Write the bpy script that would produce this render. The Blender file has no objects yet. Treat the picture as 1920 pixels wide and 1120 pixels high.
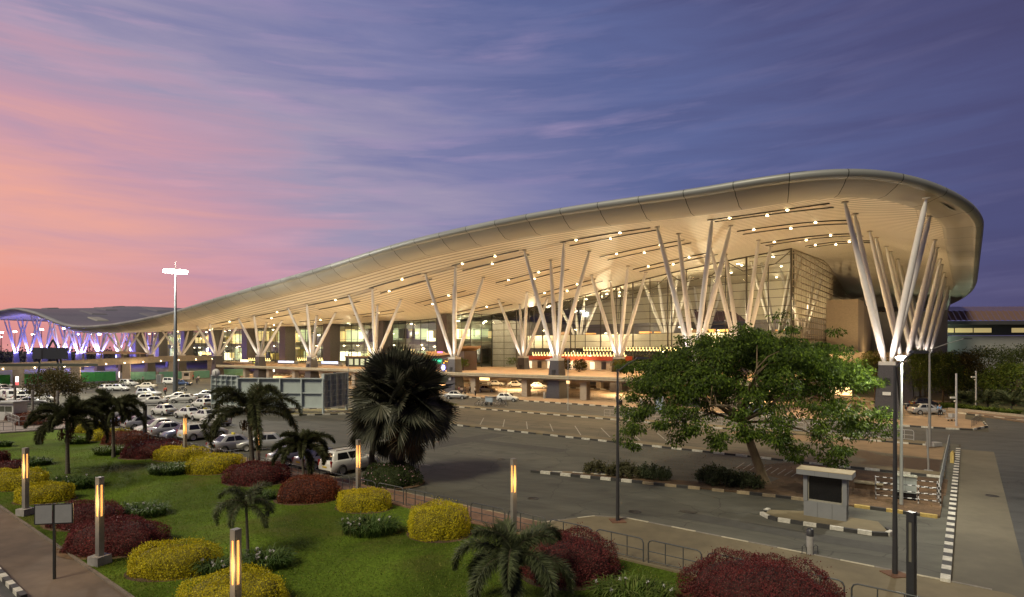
import bpy, math, random
import numpy as np
from mathutils import Vector, Matrix
R = math.radians
SC = bpy.context.scene
COL = SC.collection
rnd = random.Random(7)
nr = np.random.default_rng(11)

# ------------------------------------------------------------------ camera
F, HZ, CH = 1105.0, 656.0, 9.0            # focal length in px of the 1920 px photo, horizon row, eye height
cd = bpy.data.cameras.new('camera'); cam = bpy.data.objects.new('camera', cd); COL.objects.link(cam)
cam.location = (0, 0, CH); cam.rotation_euler = (R(90), 0, 0)
cd.sensor_width = 36; cd.lens = F / 1920 * 36; cd.shift_y = (HZ - 560) / 1920
cd.clip_start = .3; cd.clip_end = 6000
SC.camera = cam
SC.view_settings.view_transform = 'Standard'; SC.view_settings.look = 'None'
SC.view_settings.exposure = 0.0; SC.view_settings.gamma = 1
SC.view_settings.use_curve_mapping = False
SC.cycles.max_bounces = 5; SC.cycles.diffuse_bounces = 2; SC.cycles.glossy_bounces = 2
SC.cycles.transparent_max_bounces = 8; SC.cycles.transmission_bounces = 2
SC.cycles.sample_clamp_indirect = 4; SC.cycles.use_denoising = True
SC.cycles.caustics_reflective = False; SC.cycles.caustics_refractive = False

def lin(c):
    return tuple(((x/255)/12.92 if x/255 <= .04045 else ((x/255+.055)/1.055)**2.4) for x in c)

# ------------------------------------------------------------------ dusk sky
w = bpy.data.worlds.new('World'); SC.world = w; w.use_nodes = True
nt = w.node_tree; N = nt.nodes; Lk = nt.links; N.clear()
def nd(t, **k):
    n = N.new(t)
    for a, b in k.items(): setattr(n, a, b)
    return n
def mth(op, a, b=None, c=None, clamp=False):
    n = N.new('ShaderNodeMath'); n.operation = op; n.use_clamp = clamp
    for i, v in enumerate((a, b, c)):
        if v is None: continue
        if hasattr(v, 'links'): Lk.new(v, n.inputs[i])
        else: n.inputs[i].default_value = v
    return n.outputs[0]
def rampn(fac, stops, interp='LINEAR'):
    n = N.new('ShaderNodeValToRGB'); cr = n.color_ramp; cr.interpolation = interp
    while len(cr.elements) < len(stops): cr.elements.new(.5)
    for e, (p, c) in zip(cr.elements, stops):
        e.position = p; e.color = (*c, 1) if len(c) == 3 else c
    Lk.new(fac, n.inputs[0]); return n.outputs[0]
def mixc(f, a, b, blend='MIX'):
    n = N.new('ShaderNodeMix'); n.data_type = 'RGBA'; n.blend_type = blend
    for i, v in ((0, f), (6, a), (7, b)):
        if hasattr(v, 'links'): Lk.new(v, n.inputs[i])
        else: n.inputs[i].default_value = v if i == 0 else (*v, 1)
    return n.outputs[2]
tc = nd('ShaderNodeTexCoord'); sx = nd('ShaderNodeSeparateXYZ'); Lk.new(tc.outputs['Generated'], sx.inputs[0])
X, Y, Z = sx.outputs
az = mth('MULTIPLY', mth('ARCTAN2', X, Y), 57.29578)
el = mth('MULTIPLY', mth('ARCSINE', Z), 57.29578)
elp = mth('MAXIMUM', el, 0.0)
da = mth('ADD', az, 50.0); de = mth('MULTIPLY', mth('SUBTRACT', elp, 2.0), 1.7)
D = mth('SQRT', mth('ADD', mth('MULTIPLY', da, da), mth('MULTIPLY', de, de)))
# streaky high cloud
cmb = nd('ShaderNodeCombineXYZ')
Lk.new(mth('MULTIPLY', az, .036), cmb.inputs[0]); Lk.new(mth('SUBTRACT', mth('MULTIPLY', el, .34), mth('MULTIPLY', az, .003)), cmb.inputs[1])
n1 = nd('ShaderNodeTexNoise'); n1.inputs['Scale'].default_value = 1.15; n1.inputs['Detail'].default_value = 9; n1.inputs['Roughness'].default_value = .58
n1.inputs['Distortion'].default_value = .45; Lk.new(cmb.outputs[0], n1.inputs['Vector'])
cmb2 = nd('ShaderNodeCombineXYZ')
Lk.new(mth('ADD', mth('MULTIPLY', az, .075), 7.3), cmb2.inputs[0]); Lk.new(mth('SUBTRACT', mth('MULTIPLY', el, .62), mth('MULTIPLY', az, .038)), cmb2.inputs[1])
n2 = nd('ShaderNodeTexNoise'); n2.inputs['Scale'].default_value = 1.0; n2.inputs['Detail'].default_value = 6; n2.inputs['Roughness'].default_value = .55
Lk.new(cmb2.outputs[0], n2.inputs['Vector'])
Dn = mth('ADD', D, mth('MULTIPLY', mth('SUBTRACT', n1.outputs[0], .5), 34.0))
base = rampn(mth('DIVIDE', Dn, 120.0), [(.05, lin((250, 170, 142))), (.13, lin((234, 168, 156))), (.24, lin((196, 154, 172))), (.34, lin((160, 150, 178))),
     (.45, lin((124, 126, 168))), (.59, lin((94, 104, 151))), (.75, lin((80, 82, 124))), (1.0, lin((66, 60, 92)))])
# purple murk at the horizon away from the glow
hz = mth('MULTIPLY', mth('SUBTRACT', 1.0, mth('DIVIDE', elp, 9.0), clamp=True), .7)
hzc = rampn(mth('DIVIDE', D, 120.0), [(.05, lin((214, 132, 140))), (.3, lin((176, 112, 148))), (.6, lin((104, 88, 124))), (.8, lin((78, 68, 96))), (1, lin((64, 56, 84)))])
base = mixc(hz, base, hzc)
st = mth('MULTIPLY', mth('SUBTRACT', n2.outputs[0], .49), 3.6, clamp=True)
st = mth('MULTIPLY', st, mth('MULTIPLY', mth('SUBTRACT', n1.outputs[0], .36), 3.6, clamp=True))
stf = rampn(mth('DIVIDE', D, 120.0), [(.0, (.5,)*3), (.3, (.75,)*3), (.6, (.55,)*3), (.8, (.2,)*3), (1, (.06,)*3)])
stc = rampn(mth('DIVIDE', D, 120.0), [(.0, lin((255, 186, 150))), (.2, lin((240, 170, 172))), (.4, lin((196, 166, 196))), (.7, lin((142, 140, 182))), (1, lin((110, 104, 140)))])
skc = mixc(mth('MULTIPLY', st, stf), base, stc)
gnd = mixc(mth('MULTIPLY', mth('ADD', el, .6), -2.0, clamp=True), skc, lin((70, 62, 58)))
bg = nd('ShaderNodeBackground'); Lk.new(gnd, bg.inputs[0]); bg.inputs[1].default_value = 1.0
wo = nd('ShaderNodeOutputWorld'); Lk.new(bg.outputs[0], wo.inputs[0])

# ------------------------------------------------------------------ soft fill from behind left, added to light the camera-facing sides
SUN_E, SUN_EL, SUN_AZ = 3.1, 47, -138      # azimuth measured from the view axis, negative to the left
sd = bpy.data.lights.new('fill_sun', 'SUN'); sd.energy = SUN_E; sd.angle = R(18); sd.color = (1, .89, .62)
so = bpy.data.objects.new('fill_sun', sd); COL.objects.link(so)
_d = Vector((math.sin(R(SUN_AZ))*math.cos(R(SUN_EL)), math.cos(R(SUN_AZ))*math.cos(R(SUN_EL)), math.sin(R(SUN_EL))))
so.rotation_euler = _d.to_track_quat('Z', 'Y').to_euler()

# ------------------------------------------------------------------ frames
U = np.array((-.791, .612)); V = np.array((.612, .791)); P0 = np.array((49.1, 77.0))
U /= np.hypot(*U); V /= np.hypot(*V)
RZU = math.atan2(-U[1], -U[0])            # yaw whose local x runs along -U and local y along V
def W(p, q, z=0.0):
    a = P0 + U*p + V*q
    return (float(a[0]), float(a[1]), float(z))
def G(px, py, z=0.0):                      # ground point seen at a photo pixel
    d = F*(CH-z)/(py-HZ)
    return ((px-960)/F*d, d, z)
def PQ(x, y):
    a = np.array((x, y)) - P0
    return float(a@U), float(a@V)
def AT(px, py, d):                         # point at a photo pixel and depth
    return ((px-960)/F*d, d, CH + (HZ-py)/F*d)

# ------------------------------------------------------------------ materials
_M = {}
def nodes_of(name):
    m = bpy.data.materials.new(name); m.use_nodes = True
    t = m.node_tree; b = t.nodes['Principled BSDF']
    return m, t, b
def mat(name, col, rough=.6, metal=0., var=.12, scale=4., bump=0., bscale=None, coat=0., spec=.5, patch=0., pscale=.15, world=False, stretch=None):
    if name in _M: return _M[name]
    m, t, b = nodes_of(name); n = t.nodes; l = t.links
    c = n.new('ShaderNodeTexCoord') if not world else n.new('ShaderNodeNewGeometry')
    vec = c.outputs['Object'] if not world else c.outputs['Position']
    if stretch:
        mp = n.new('ShaderNodeMapping'); l.new(vec, mp.inputs[0]); mp.inputs['Scale'].default_value = stretch
        if world: mp.inputs['Rotation'].default_value = (0, 0, -RZU)
        vec = mp.outputs[0]
    tx = n.new('ShaderNodeTexNoise'); tx.inputs['Scale'].default_value = scale; tx.inputs['Detail'].default_value = 8; tx.inputs['Roughness'].default_value = .65
    l.new(vec, tx.inputs['Vector'])
    r = n.new('ShaderNodeValToRGB'); l.new(tx.outputs[0], r.inputs[0])
    r.color_ramp.elements[0].position = .3; r.color_ramp.elements[1].position = .7
    r.color_ramp.elements[0].color = (*[max(0, x*(1-var)) for x in col], 1); r.color_ramp.elements[1].color = (*[min(1, x*(1+var)) for x in col], 1)
    out = r.outputs[0]
    if patch:
        t2 = n.new('ShaderNodeTexNoise'); t2.inputs['Scale'].default_value = pscale; t2.inputs['Detail'].default_value = 5; t2.inputs['Distortion'].default_value = .8
        l.new(vec, t2.inputs['Vector'])
        r2 = n.new('ShaderNodeValToRGB'); l.new(t2.outputs[0], r2.inputs[0])
        r2.color_ramp.elements[0].position = .35; r2.color_ramp.elements[1].position = .65
        r2.color_ramp.elements[0].color = (1-patch, 1-patch, 1-patch, 1); r2.color_ramp.elements[1].color = (1+patch*.6, 1+patch*.6, 1+patch*.55, 1)
        mx = n.new('ShaderNodeMix'); mx.data_type = 'RGBA'; mx.blend_type = 'MULTIPLY'; mx.inputs[0].default_value = 1
        l.new(out, mx.inputs[6]); l.new(r2.outputs[0], mx.inputs[7]); out = mx.outputs[2]
    l.new(out, b.inputs['Base Color'])
    b.inputs['Roughness'].default_value = rough; b.inputs['Metallic'].default_value = metal
    b.inputs['Specular IOR Level'].default_value = spec
    b.inputs['Coat Weight'].default_value = coat; b.inputs['Coat Roughness'].default_value = .08
    if bump:
        t3 = n.new('ShaderNodeTexNoise'); t3.inputs['Scale'].default_value = bscale or scale*3; t3.inputs['Detail'].default_value = 6; l.new(vec, t3.inputs['Vector'])
        bp = n.new('ShaderNodeBump'); bp.inputs['Strength'].default_value = bump; bp.inputs['Distance'].default_value = .05
        l.new(t3.outputs[0], bp.inputs['Height']); l.new(bp.outputs[0], b.inputs['Normal'])
    _M[name] = m; return m
def emis(name, col, s=5.):
    if name in _M: return _M[name]
    m, t, b = nodes_of(name)
    b.inputs['Base Color'].default_value = (*col, 1); b.inputs['Emission Color'].default_value = (*col, 1); b.inputs['Emission Strength'].default_value = s
    _M[name] = m; return m
def leafm(name, c0, c1, c2, trans=.3, rough=.5):
    """foliage: each leaf takes its own tone between three greens"""
    if name in _M: return _M[name]
    m, t, b = nodes_of(name); n = t.nodes; l = t.links
    g = n.new('ShaderNodeNewGeometry'); r = n.new('ShaderNodeValToRGB'); l.new(g.outputs['Random Per Island'], r.inputs[0])
    e = r.color_ramp.elements; e.new(.5)
    for k, c in zip(e, (c0, c1, c2)): k.color = (*c, 1)
    tcn = n.new('ShaderNodeTexCoord'); tx = n.new('ShaderNodeTexNoise'); tx.inputs['Scale'].default_value = 1.6; tx.inputs['Detail'].default_value = 3
    l.new(tcn.outputs['Object'], tx.inputs['Vector'])
    mr = n.new('ShaderNodeMapRange'); mr.inputs[1].default_value = .3; mr.inputs[2].default_value = .7; mr.inputs[3].default_value = .72; mr.inputs[4].default_value = 1.28
    l.new(tx.outputs[0], mr.inputs[0])
    mx = n.new('ShaderNodeMix'); mx.data_type = 'RGBA'; mx.blend_type = 'MULTIPLY'; mx.inputs[0].default_value = 1
    l.new(r.outputs[0], mx.inputs[6]); l.new(mr.outputs[0], mx.inputs[7])
    l.new(mx.outputs[2], b.inputs['Base Color']); b.inputs['Roughness'].default_value = rough; b.inputs['Specular IOR Level'].default_value = .2
    tr = n.new('ShaderNodeBsdfTranslucent'); l.new(mx.outputs[2], tr.inputs[0])
    ms = n.new('ShaderNodeMixShader'); ms.inputs[0].default_value = trans
    o = n['Material Output']; l.new(b.outputs[0], ms.inputs[1]); l.new(tr.outputs[0], ms.inputs[2]); l.new(ms.outputs[0], o.inputs[0])
    _M[name] = m; return m
def glassm(name, tint=(.8, .85, .82), refl=.14, rough=.03):
    if name in _M: return _M[name]
    m, t, b = nodes_of(name); n = t.nodes; l = t.links
    tr = n.new('ShaderNodeBsdfTransparent'); tr.inputs[0].default_value = (*tint, 1)
    gl = n.new('ShaderNodeBsdfGlossy'); gl.inputs['Roughness'].default_value = rough; gl.inputs[0].default_value = (.9, .95, 1, 1)
    fr = n.new('ShaderNodeLayerWeight'); fr.inputs[0].default_value = .3
    ad = n.new('ShaderNodeMath'); ad.operation = 'MULTIPLY_ADD'; ad.inputs[1].default_value = .12; ad.inputs[2].default_value = refl; l.new(fr.outputs['Fresnel'], ad.inputs[0])
    ms = n.new('ShaderNodeMixShader'); l.new(ad.outputs[0], ms.inputs[0]); l.new(tr.outputs[0], ms.inputs[1]); l.new(gl.outputs[0], ms.inputs[2])
    l.new(ms.outputs[0], n['Material Output'].inputs[0]); _M[name] = m; return m

# ------------------------------------------------------------------ mesh builder
class MB:
    def __init__(s): s.v = []; s.f = []; s.m = []; s.s = []; s.n = 0; s.uv = None
    def add(s, vs, fs, mi=0, sm=False):
        o = s.n; s.v.extend(vs); s.n += len(vs)
        for f in fs: s.f.append(tuple(i+o for i in f)); s.m.append(mi); s.s.append(sm)
        return s
    def box(s, c, d, rz=0., mi=0, top=1.):
        x, y, z = (k/2 for k in d); ca, sa = math.cos(rz), math.sin(rz); vs = []
        for zz, k in ((-z, 1.), (z, top)):
            for a, b in ((-x, -y), (x, -y), (x, y), (-x, y)):
                a *= k; b *= k; vs.append((c[0]+a*ca-b*sa, c[1]+a*sa+b*ca, c[2]+zz))
        return s.add(vs, [(3, 2, 1, 0), (4, 5, 6, 7), (0, 1, 5, 4), (1, 2, 6, 5), (2, 3, 7, 6), (3, 0, 4, 7)], mi)
    def pq(s, p0, p1, q0, q1, z0, z1, mi=0, off=(0, 0)):          # box in the terminal's own grid
        vs = []
        for z in (z0, z1):
            for p, q in ((p0, q0), (p1, q0), (p1, q1), (p0, q1)): vs.append(W(p, q, z))
        return s.add(vs, [(0, 1, 2, 3), (7, 6, 5, 4), (0, 4, 5, 1), (1, 5, 6, 2), (2, 6, 7, 3), (3, 7, 4, 0)], mi)
    def tube(s, a, b, r0, r1=None, n=8, mi=0, sm=True):
        r1 = r0 if r1 is None else r1; a = Vector(a); b = Vector(b); d = (b-a)
        if d.length < 1e-6: return s
        d.normalize(); x = d.orthogonal().normalized(); y = d.cross(x); vs = []
        for c, r in ((a, r0), (b, r1)):
            for i in range(n):
                t = 2*math.pi*i/n; k = c + x*(math.cos(t)*r) + y*(math.sin(t)*r); vs.append(tuple(k))
        s.add(vs, [(i, (i+1) % n, n+(i+1) % n, n+i) for i in range(n)], mi, sm)
        return s.add(vs, [tuple(range(n-1, -1, -1)), tuple(range(n, 2*n))], mi) if max(r0, r1) > .015 else s
    def sweep(s, pts, rs, n=8, mi=0, sm=True):
        P = [Vector(p) for p in pts]; vs = []; rs = rs if hasattr(rs, '__len__') else [rs]*len(P)
        x = None
        for i, p in enumerate(P):
            d = (P[min(i+1, len(P)-1)]-P[max(i-1, 0)]).normalized()
            x = d.orthogonal().normalized() if x is None else (x - d*x.dot(d)).normalized()
            y = d.cross(x)
            for k in range(n):
                t = 2*math.pi*k/n; vs.append(tuple(p + x*(math.cos(t)*rs[i]) + y*(math.sin(t)*rs[i])))
        fs = [(i*n+k, i*n+(k+1) % n, (i+1)*n+(k+1) % n, (i+1)*n+k) for i in range(len(P)-1) for k in range(n)]
        s.add(vs, fs, mi, sm)
        return s.add([], []) if n < 3 else s._cap(vs, n, mi)
    def _cap(s, vs, n, mi):
        s.add(vs[:n], [tuple(range(n-1, -1, -1))], mi); return s.add(vs[-n:], [tuple(range(n))], mi)
    def prism(s, poly, z0, z1, mi=0, mtop=None):
        n = len(poly); a = sum(poly[i][0]*poly[(i+1) % n][1]-poly[(i+1) % n][0]*poly[i][1] for i in range(n))
        if a < 0: poly = poly[::-1]
        vs = [(x, y, z0) for x, y in poly] + [(x, y, z1) for x, y in poly]
        s.add(vs, [(i, (i+1) % n, n+(i+1) % n, n+i) for i in range(n)], mi)
        s.add(vs, [tuple(range(n, 2*n))], mi if mtop is None else mtop)
        return s.add(vs, [tuple(range(n-1, -1, -1))], mi)
    def sheet(s, poly, z, mi=0):
        n = len(poly); a = sum(poly[i][0]*poly[(i+1) % n][1]-poly[(i+1) % n][0]*poly[i][1] for i in range(n))
        if a < 0: poly = poly[::-1]
        return s.add([(x, y, z) for x, y in poly], [tuple(range(n))], mi)
    def lathe(s, prof, c=(0, 0, 0), n=12, mi=0, axis='z', sm=True):
        vs = []
        for r, h in prof:
            for i in range(n):
                t = 2*math.pi*i/n; a, b = r*math.cos(t), r*math.sin(t)
                vs.append((c[0]+a, c[1]+b, c[2]+h) if axis == 'z' else (c[0]+a, c[1]+h, c[2]+b))
        fs = [(j*n+i, j*n+(i+1) % n, (j+1)*n+(i+1) % n, (j+1)*n+i) for j in range(len(prof)-1) for i in range(n)]
        if axis != 'z': fs = [f[::-1] for f in fs]
        return s.add(vs, fs, mi, sm)
    def build(s, name, mats, parent=None, loc=None, rz=0., world=False, smooth=None):
        me = bpy.data.meshes.new(name)
        vs = s.v
        if world and parent is not None:
            L = parent.location; vs = [(x-L[0], y-L[1], z-L[2]) for x, y, z in vs]
        me.from_pydata(vs, [], s.f)
        for m in (mats if isinstance(mats, (list, tuple)) else [mats]): me.materials.append(m)
        me.polygons.foreach_set('material_index', s.m)
        me.polygons.foreach_set('use_smooth', s.s if smooth is None else [smooth]*len(s.f))
        if s.uv is not None:
            ul = me.uv_layers.new(name='uv')
            li = np.empty(len(me.loops), dtype=np.int32); me.loops.foreach_get('vertex_index', li)
            ul.data.foreach_set('uv', np.asarray(s.uv, dtype=np.float32)[li].ravel())
        me.update()
        o = bpy.data.objects.new(name, me); COL.objects.link(o)
        if parent is not None: o.parent = parent
        if loc is not None: o.location = loc
        if rz: o.rotation_euler = (0, 0, rz)
        return o
def tag(o, label=None, cat=None, group=None, kind=None):
    if label: o['label'] = label
    if cat: o['category'] = cat
    if group: o['group'] = group
    if kind: o['kind'] = kind
    return o
def thing(name, label, cat, loc=(0, 0, 0), rz=0., group=None):
    o = bpy.data.objects.new(name, None); COL.objects.link(o); o.empty_display_size = .3
    o.location = loc; o.rotation_euler = (0, 0, rz)
    return tag(o, label, cat, group)
def struct(mb, name, mats, **k): return tag(mb.build(name, mats, **k), kind='structure')
def kids(o): return [c for c in bpy.data.objects if c.parent == o]
def dup(root, loc, rz=None, label=None, scale=None):
    r = root.copy(); COL.objects.link(r); r.location = loc
    if rz is not None: r.rotation_euler = (0, 0, rz)
    if label: r['label'] = label
    if scale: r.scale = scale if hasattr(scale, '__len__') else (scale,)*3
    for ch in root.children:
        c = ch.copy(); COL.objects.link(c); c.parent = r
        for g in ch.children:
            d = g.copy(); COL.objects.link(d); d.parent = c
    return r
def lamp(name, kind, loc, energy, col=(1, 1, 1), size=.3, parent=None, spot=None, aim=None, blend=.8):
    d = bpy.data.lights.new(name, kind); d.energy = energy; d.color = col
    if kind == 'AREA': d.size = size
    else: d.shadow_soft_size = size
    if kind == 'SPOT': d.spot_size = R(spot or 120); d.spot_blend = blend
    o = bpy.data.objects.new(name, d); COL.objects.link(o); o.location = loc
    if aim is not None: o.rotation_euler = (-Vector(aim)).to_track_quat('Z', 'Y').to_euler()
    if parent is not None:
        o.parent = parent; o.location = Vector(loc) - parent.location
    return o
def quads(mb, c, d, n_, L, Wd, mi=0, bend=0.):
    """leaf-shaped quads: c base (N,3), d direction, n_ rough normal, length, half width"""
    d = d/np.linalg.norm(d, axis=1, keepdims=True); sd_ = np.cross(d, n_); sd_ /= np.linalg.norm(sd_, axis=1, keepdims=True)+1e-9
    L = np.asarray(L).reshape(-1, 1); Wd = np.asarray(Wd).reshape(-1, 1)
    up = np.cross(sd_, d)
    a = c; b = c + d*L*.45 + sd_*Wd + up*L*bend; e = c + d*L; f = c + d*L*.45 - sd_*Wd + up*L*bend
    vs = np.stack([a, b, e, f], axis=1).reshape(-1, 3); k = len(c)
    o = mb.n; mb.v.extend(map(tuple, vs.tolist())); mb.n += 4*k
    idx = (np.arange(k*4).reshape(-1, 4)+o).tolist(); mb.f.extend(map(tuple, idx)); mb.m.extend([mi]*k); mb.s.extend([False]*k)
def rdir(n):
    a = nr.normal(size=(n, 3)); return a/np.linalg.norm(a, axis=1, keepdims=True)

# ================================================================== GROUND AND ROADS
def PQpoly(l): return [W(p, q)[:2] for p, q in l]
def asphalt_m(name, col, patch=.28, crack=.5):
    m = mat(name, col, .8, var=.22, scale=1.2, bump=.25, bscale=30, patch=patch, pscale=.05, world=True, stretch=(.35, 1, 1))
    t = m.node_tree; n = t.nodes; l = t.links; bs = n['Principled BSDF']; src = bs.inputs['Base Color'].links[0].from_socket
    gp = n.new('ShaderNodeNewGeometry'); mp = n.new('ShaderNodeMapping'); l.new(gp.outputs['Position'], mp.inputs[0]); mp.inputs['Rotation'].default_value = (0, 0, -RZU)
    def mulc(src, fac, lo):
        r = n.new('ShaderNodeMapRange'); l.new(fac, r.inputs[0]); r.inputs[1].default_value, r.inputs[2].default_value, r.inputs[3].default_value, r.inputs[4].default_value = lo
        x = n.new('ShaderNodeMix'); x.data_type = 'RGBA'; x.blend_type = 'MULTIPLY'; x.inputs[0].default_value = 1; l.new(src, x.inputs[6]); l.new(r.outputs[0], x.inputs[7]); return x.outputs[2]
    # faint wheel tracks along the driving direction
    sc_ = n.new('ShaderNodeVectorMath'); sc_.operation = 'MULTIPLY'; l.new(mp.outputs[0], sc_.inputs[0]); sc_.inputs[1].default_value = (.02, .55, 1)
    a = n.new('ShaderNodeTexNoise'); a.inputs['Scale'].default_value = 1.0; a.inputs['Detail'].default_value = 7; a.inputs['Roughness'].default_value = .7; l.new(sc_.outputs[0], a.inputs['Vector'])
    src = mulc(src, a.outputs[0], (.35, .65, .78, 1.16))
    # oil spots
    v = n.new('ShaderNodeTexVoronoi'); v.inputs['Scale'].default_value = .33; l.new(mp.outputs[0], v.inputs['Vector'])
    src = mulc(src, v.outputs['Distance'], (.03, .24, .62, 1.0))
    # cracks, only in places
    d = n.new('ShaderNodeTexNoise'); d.inputs['Scale'].default_value = .8; d.inputs['Detail'].default_value = 4; l.new(mp.outputs[0], d.inputs['Vector'])
    ad = n.new('ShaderNodeMix'); ad.data_type = 'VECTOR'; ad.inputs[0].default_value = .45; l.new(mp.outputs[0], ad.inputs[4]); l.new(d.outputs[1], ad.inputs[5])
    w_ = n.new('ShaderNodeTexVoronoi'); w_.feature = 'DISTANCE_TO_EDGE'; w_.inputs['Scale'].default_value = .42; l.new(ad.outputs[1], w_.inputs['Vector'])
    src = mulc(src, w_.outputs['Distance'], (.0, .010, 1-crack, 1.0))
    l.new(src, bs.inputs['Base Color']); return m
asph = asphalt_m('asphalt', (.096, .093, .074))
asph2 = asphalt_m('bay_asphalt', (.112, .095, .066))
asph3 = asphalt_m('road_asphalt', (.066, .066, .064))
conc = mat('pavement_concrete', (.165, .135, .080), .85, var=.14, scale=1.3, bump=.15, bscale=25, patch=.22, pscale=.22, world=True)
tile = mat('plaza_paving', (.30, .21, .135), .7, var=.2, scale=2.5, patch=.15, pscale=.3, world=True)
lroad = mat('warm_road', (.22, .165, .115), .7, var=.15, scale=.9, patch=.2, pscale=.06, world=True, stretch=(.4, 1, 1))
soil = mat('soil', (.11, .066, .034), .95, var=.45, scale=1.6, bump=.9, bscale=9, patch=.4, pscale=.25, world=True)
brick = mat('red_paving', (.20, .115, .075), .85, var=.25, scale=5, patch=.2, pscale=.4, world=True)
lawnm = mat('lawn', (.088, .138, .014), .95, var=.45, scale=9, bump=.9, bscale=38, patch=.58, pscale=.13, world=True, spec=.1)
_t = lawnm.node_tree; _n = _t.nodes; _b = _n['Principled BSDF']; _s = _b.inputs['Base Color'].links[0].from_socket
_g = _n.new('ShaderNodeNewGeometry'); _x = _n.new('ShaderNodeTexNoise'); _x.inputs['Scale'].default_value = .21; _x.inputs['Detail'].default_value = 6; _x.inputs['Roughness'].default_value = .6; _x.inputs['Distortion'].default_value = .6; _t.links.new(_g.outputs['Position'], _x.inputs['Vector'])
_r = _n.new('ShaderNodeMapRange'); _t.links.new(_x.outputs[0], _r.inputs[0]); _r.inputs[1].default_value = .52; _r.inputs[2].default_value = .72; _r.inputs[4].default_value = .75
_m = _n.new('ShaderNodeMix'); _m.data_type = 'RGBA'; _t.links.new(_r.outputs[0], _m.inputs[0]); _t.links.new(_s, _m.inputs[6]); _m.inputs[7].default_value = (.115, .100, .030, 1); _t.links.new(_m.outputs[2], _b.inputs['Base Color'])
white = mat('white_paint', (.50, .48, .42), .75, var=.35, scale=6)
black = mat('black_paint', (.035, .034, .033), .7, var=.3, scale=6)
yellow = mat('yellow_paint', (.42, .31, .10), .75, var=.3, scale=6)
oldline = mat('worn_line_paint', (.30, .29, .25), .8, var=.35, scale=8)

g = MB(); n_ = 64
g.add([(0, 200, -.05)] + [(3200*math.cos(2*math.pi*i/n_), 200+3200*math.sin(2*math.pi*i/n_), -.05) for i in range(n_)], [(0, i+1, (i+1) % n_+1) for i in range(n_)])
struct(g, 'ground', mat('earth', (.075, .066, .045), .95, var=.35, scale=.6, patch=.3, pscale=.02, world=True))
struct(MB().sheet(PQpoly([(-7.6, -66), (330, -66), (330, 30), (-7.6, 30)]), 0), 'parking_lot', asph)
struct(MB().sheet(PQpoly([(-6.5, -37.9), (63, -37.9), (63, -23.4), (-6.5, -23.4)]), .004), 'parking_bay', asph2)
struct(MB().sheet(PQpoly([(-9, -20.8), (150, -20.8), (150, -8.2), (-9, -8.2)]), .004), 'front_road', asph3)
struct(MB().sheet(PQpoly([(-8, 4.2), (240, 4.2), (240, 26.6), (-8, 26.6)]), .004), 'lower_road', lroad)
# right hand road with its paler concrete lane
struct(MB().sheet(PQpoly([(-10.1, -90), (-10.1, 9), (-30, 6), (-90, -10), (-90, -90)]), .004), 'right_road', asph3)
struct(MB().sheet(PQpoly([(-7.75, -66), (-7.75, -24), (-10.1, -24), (-10.1, -66)]), .008), 'concrete_lane', mat('lane_concrete', (.125, .11, .078), .8, var=.12, scale=1.2, patch=.2, pscale=.15, world=True))
struct(MB().sheet(PQpoly([(-7.75, -24), (-7.75, -8.2), (-10.1, -8.2), (-10.1, -24)]), .007), 'junction', asph3)
# raised pavements
def slab(poly, z1, name, m): return struct(MB().prism(PQpoly(poly), -.04, z1), name, m)
slab([(9, -66), (240, -66), (240, -68.2), (9, -68.2)], .11, 'garden_pavement', brick)
slab([(9, -68.2), (9, -66.1), (7.6, -63.4), (6, -62.7), (-9.5, -62.9), (-11, -64.5), (-11.8, -68.2)], .12, 'corner_pavement', conc)
slab([(-7, -39.6), (66, -39.6), (66, -38.1), (-7, -38.1)], .13, 'median', conc)
slab([(-6, -23.2), (118, -23.2), (118, -21.2), (-6, -21.2)], .13, 'roadside_verge', conc)
slab([(-6.2, -8), (-4, -7.9), (150, -7.9), (150, 4), (-8, 4), (-9.6, 2), (-9.9, -3), (-8.6, -7)], .14, 'plaza', tile)
slab([(-8, 27), (240, 27), (240, 35.6), (-8, 35.6)], .15, 'terminal_pavement', tile)
slab([(-7.1, -52.0), (1, -52.5), (9, -54.1), (16.8, -55.7), (14.5, -54.4), (10, -52.9), (6, -51.6), (2.6, -51.2), (2.0, -47), (-1, -46), (-7.1, -46)], .07, 'soil_island', soil)
struct(MB().sheet(PQpoly([(-7.2, -46), (-1, -46), (2, -47), (6, -45), (3, -40.2), (-7.2, -40.2)]), .006), 'bare_soil', soil)
slab([(-5.2, -56.9), (-4.9, -57.5), (-.1, -57.8), (.5, -57.2), (.4, -56.2), (-1.5, -55.2), (-4.6, -55.2)], .1, 'booth_island', conc)
# damp patch of mud at the end of the bays
struct(MB().sheet(PQpoly([(-6.6, -37.4), (-1.4, -37.7), (-1.8, -35), (-.2, -33.6), (.8, -31), (-1.2, -30.2), (-2.4, -32), (-6.6, -31.6)]), .008), 'mud', mat('wet_mud', (.055, .034, .02), .55, var=.4, scale=2, world=True))
# sandy slab at the far end of the bays
struct(MB().sheet(PQpoly([(-6.6, -31.4), (-1.2, -30), (4, -27.8), (12, -26.6), (12, -23.4), (-6.6, -23.4)]), .009), 'sandy_strip', mat('sandy_paving', (.22, .15, .085), .85, var=.15, scale=1.2, patch=.15, pscale=.4, world=True))

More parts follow.
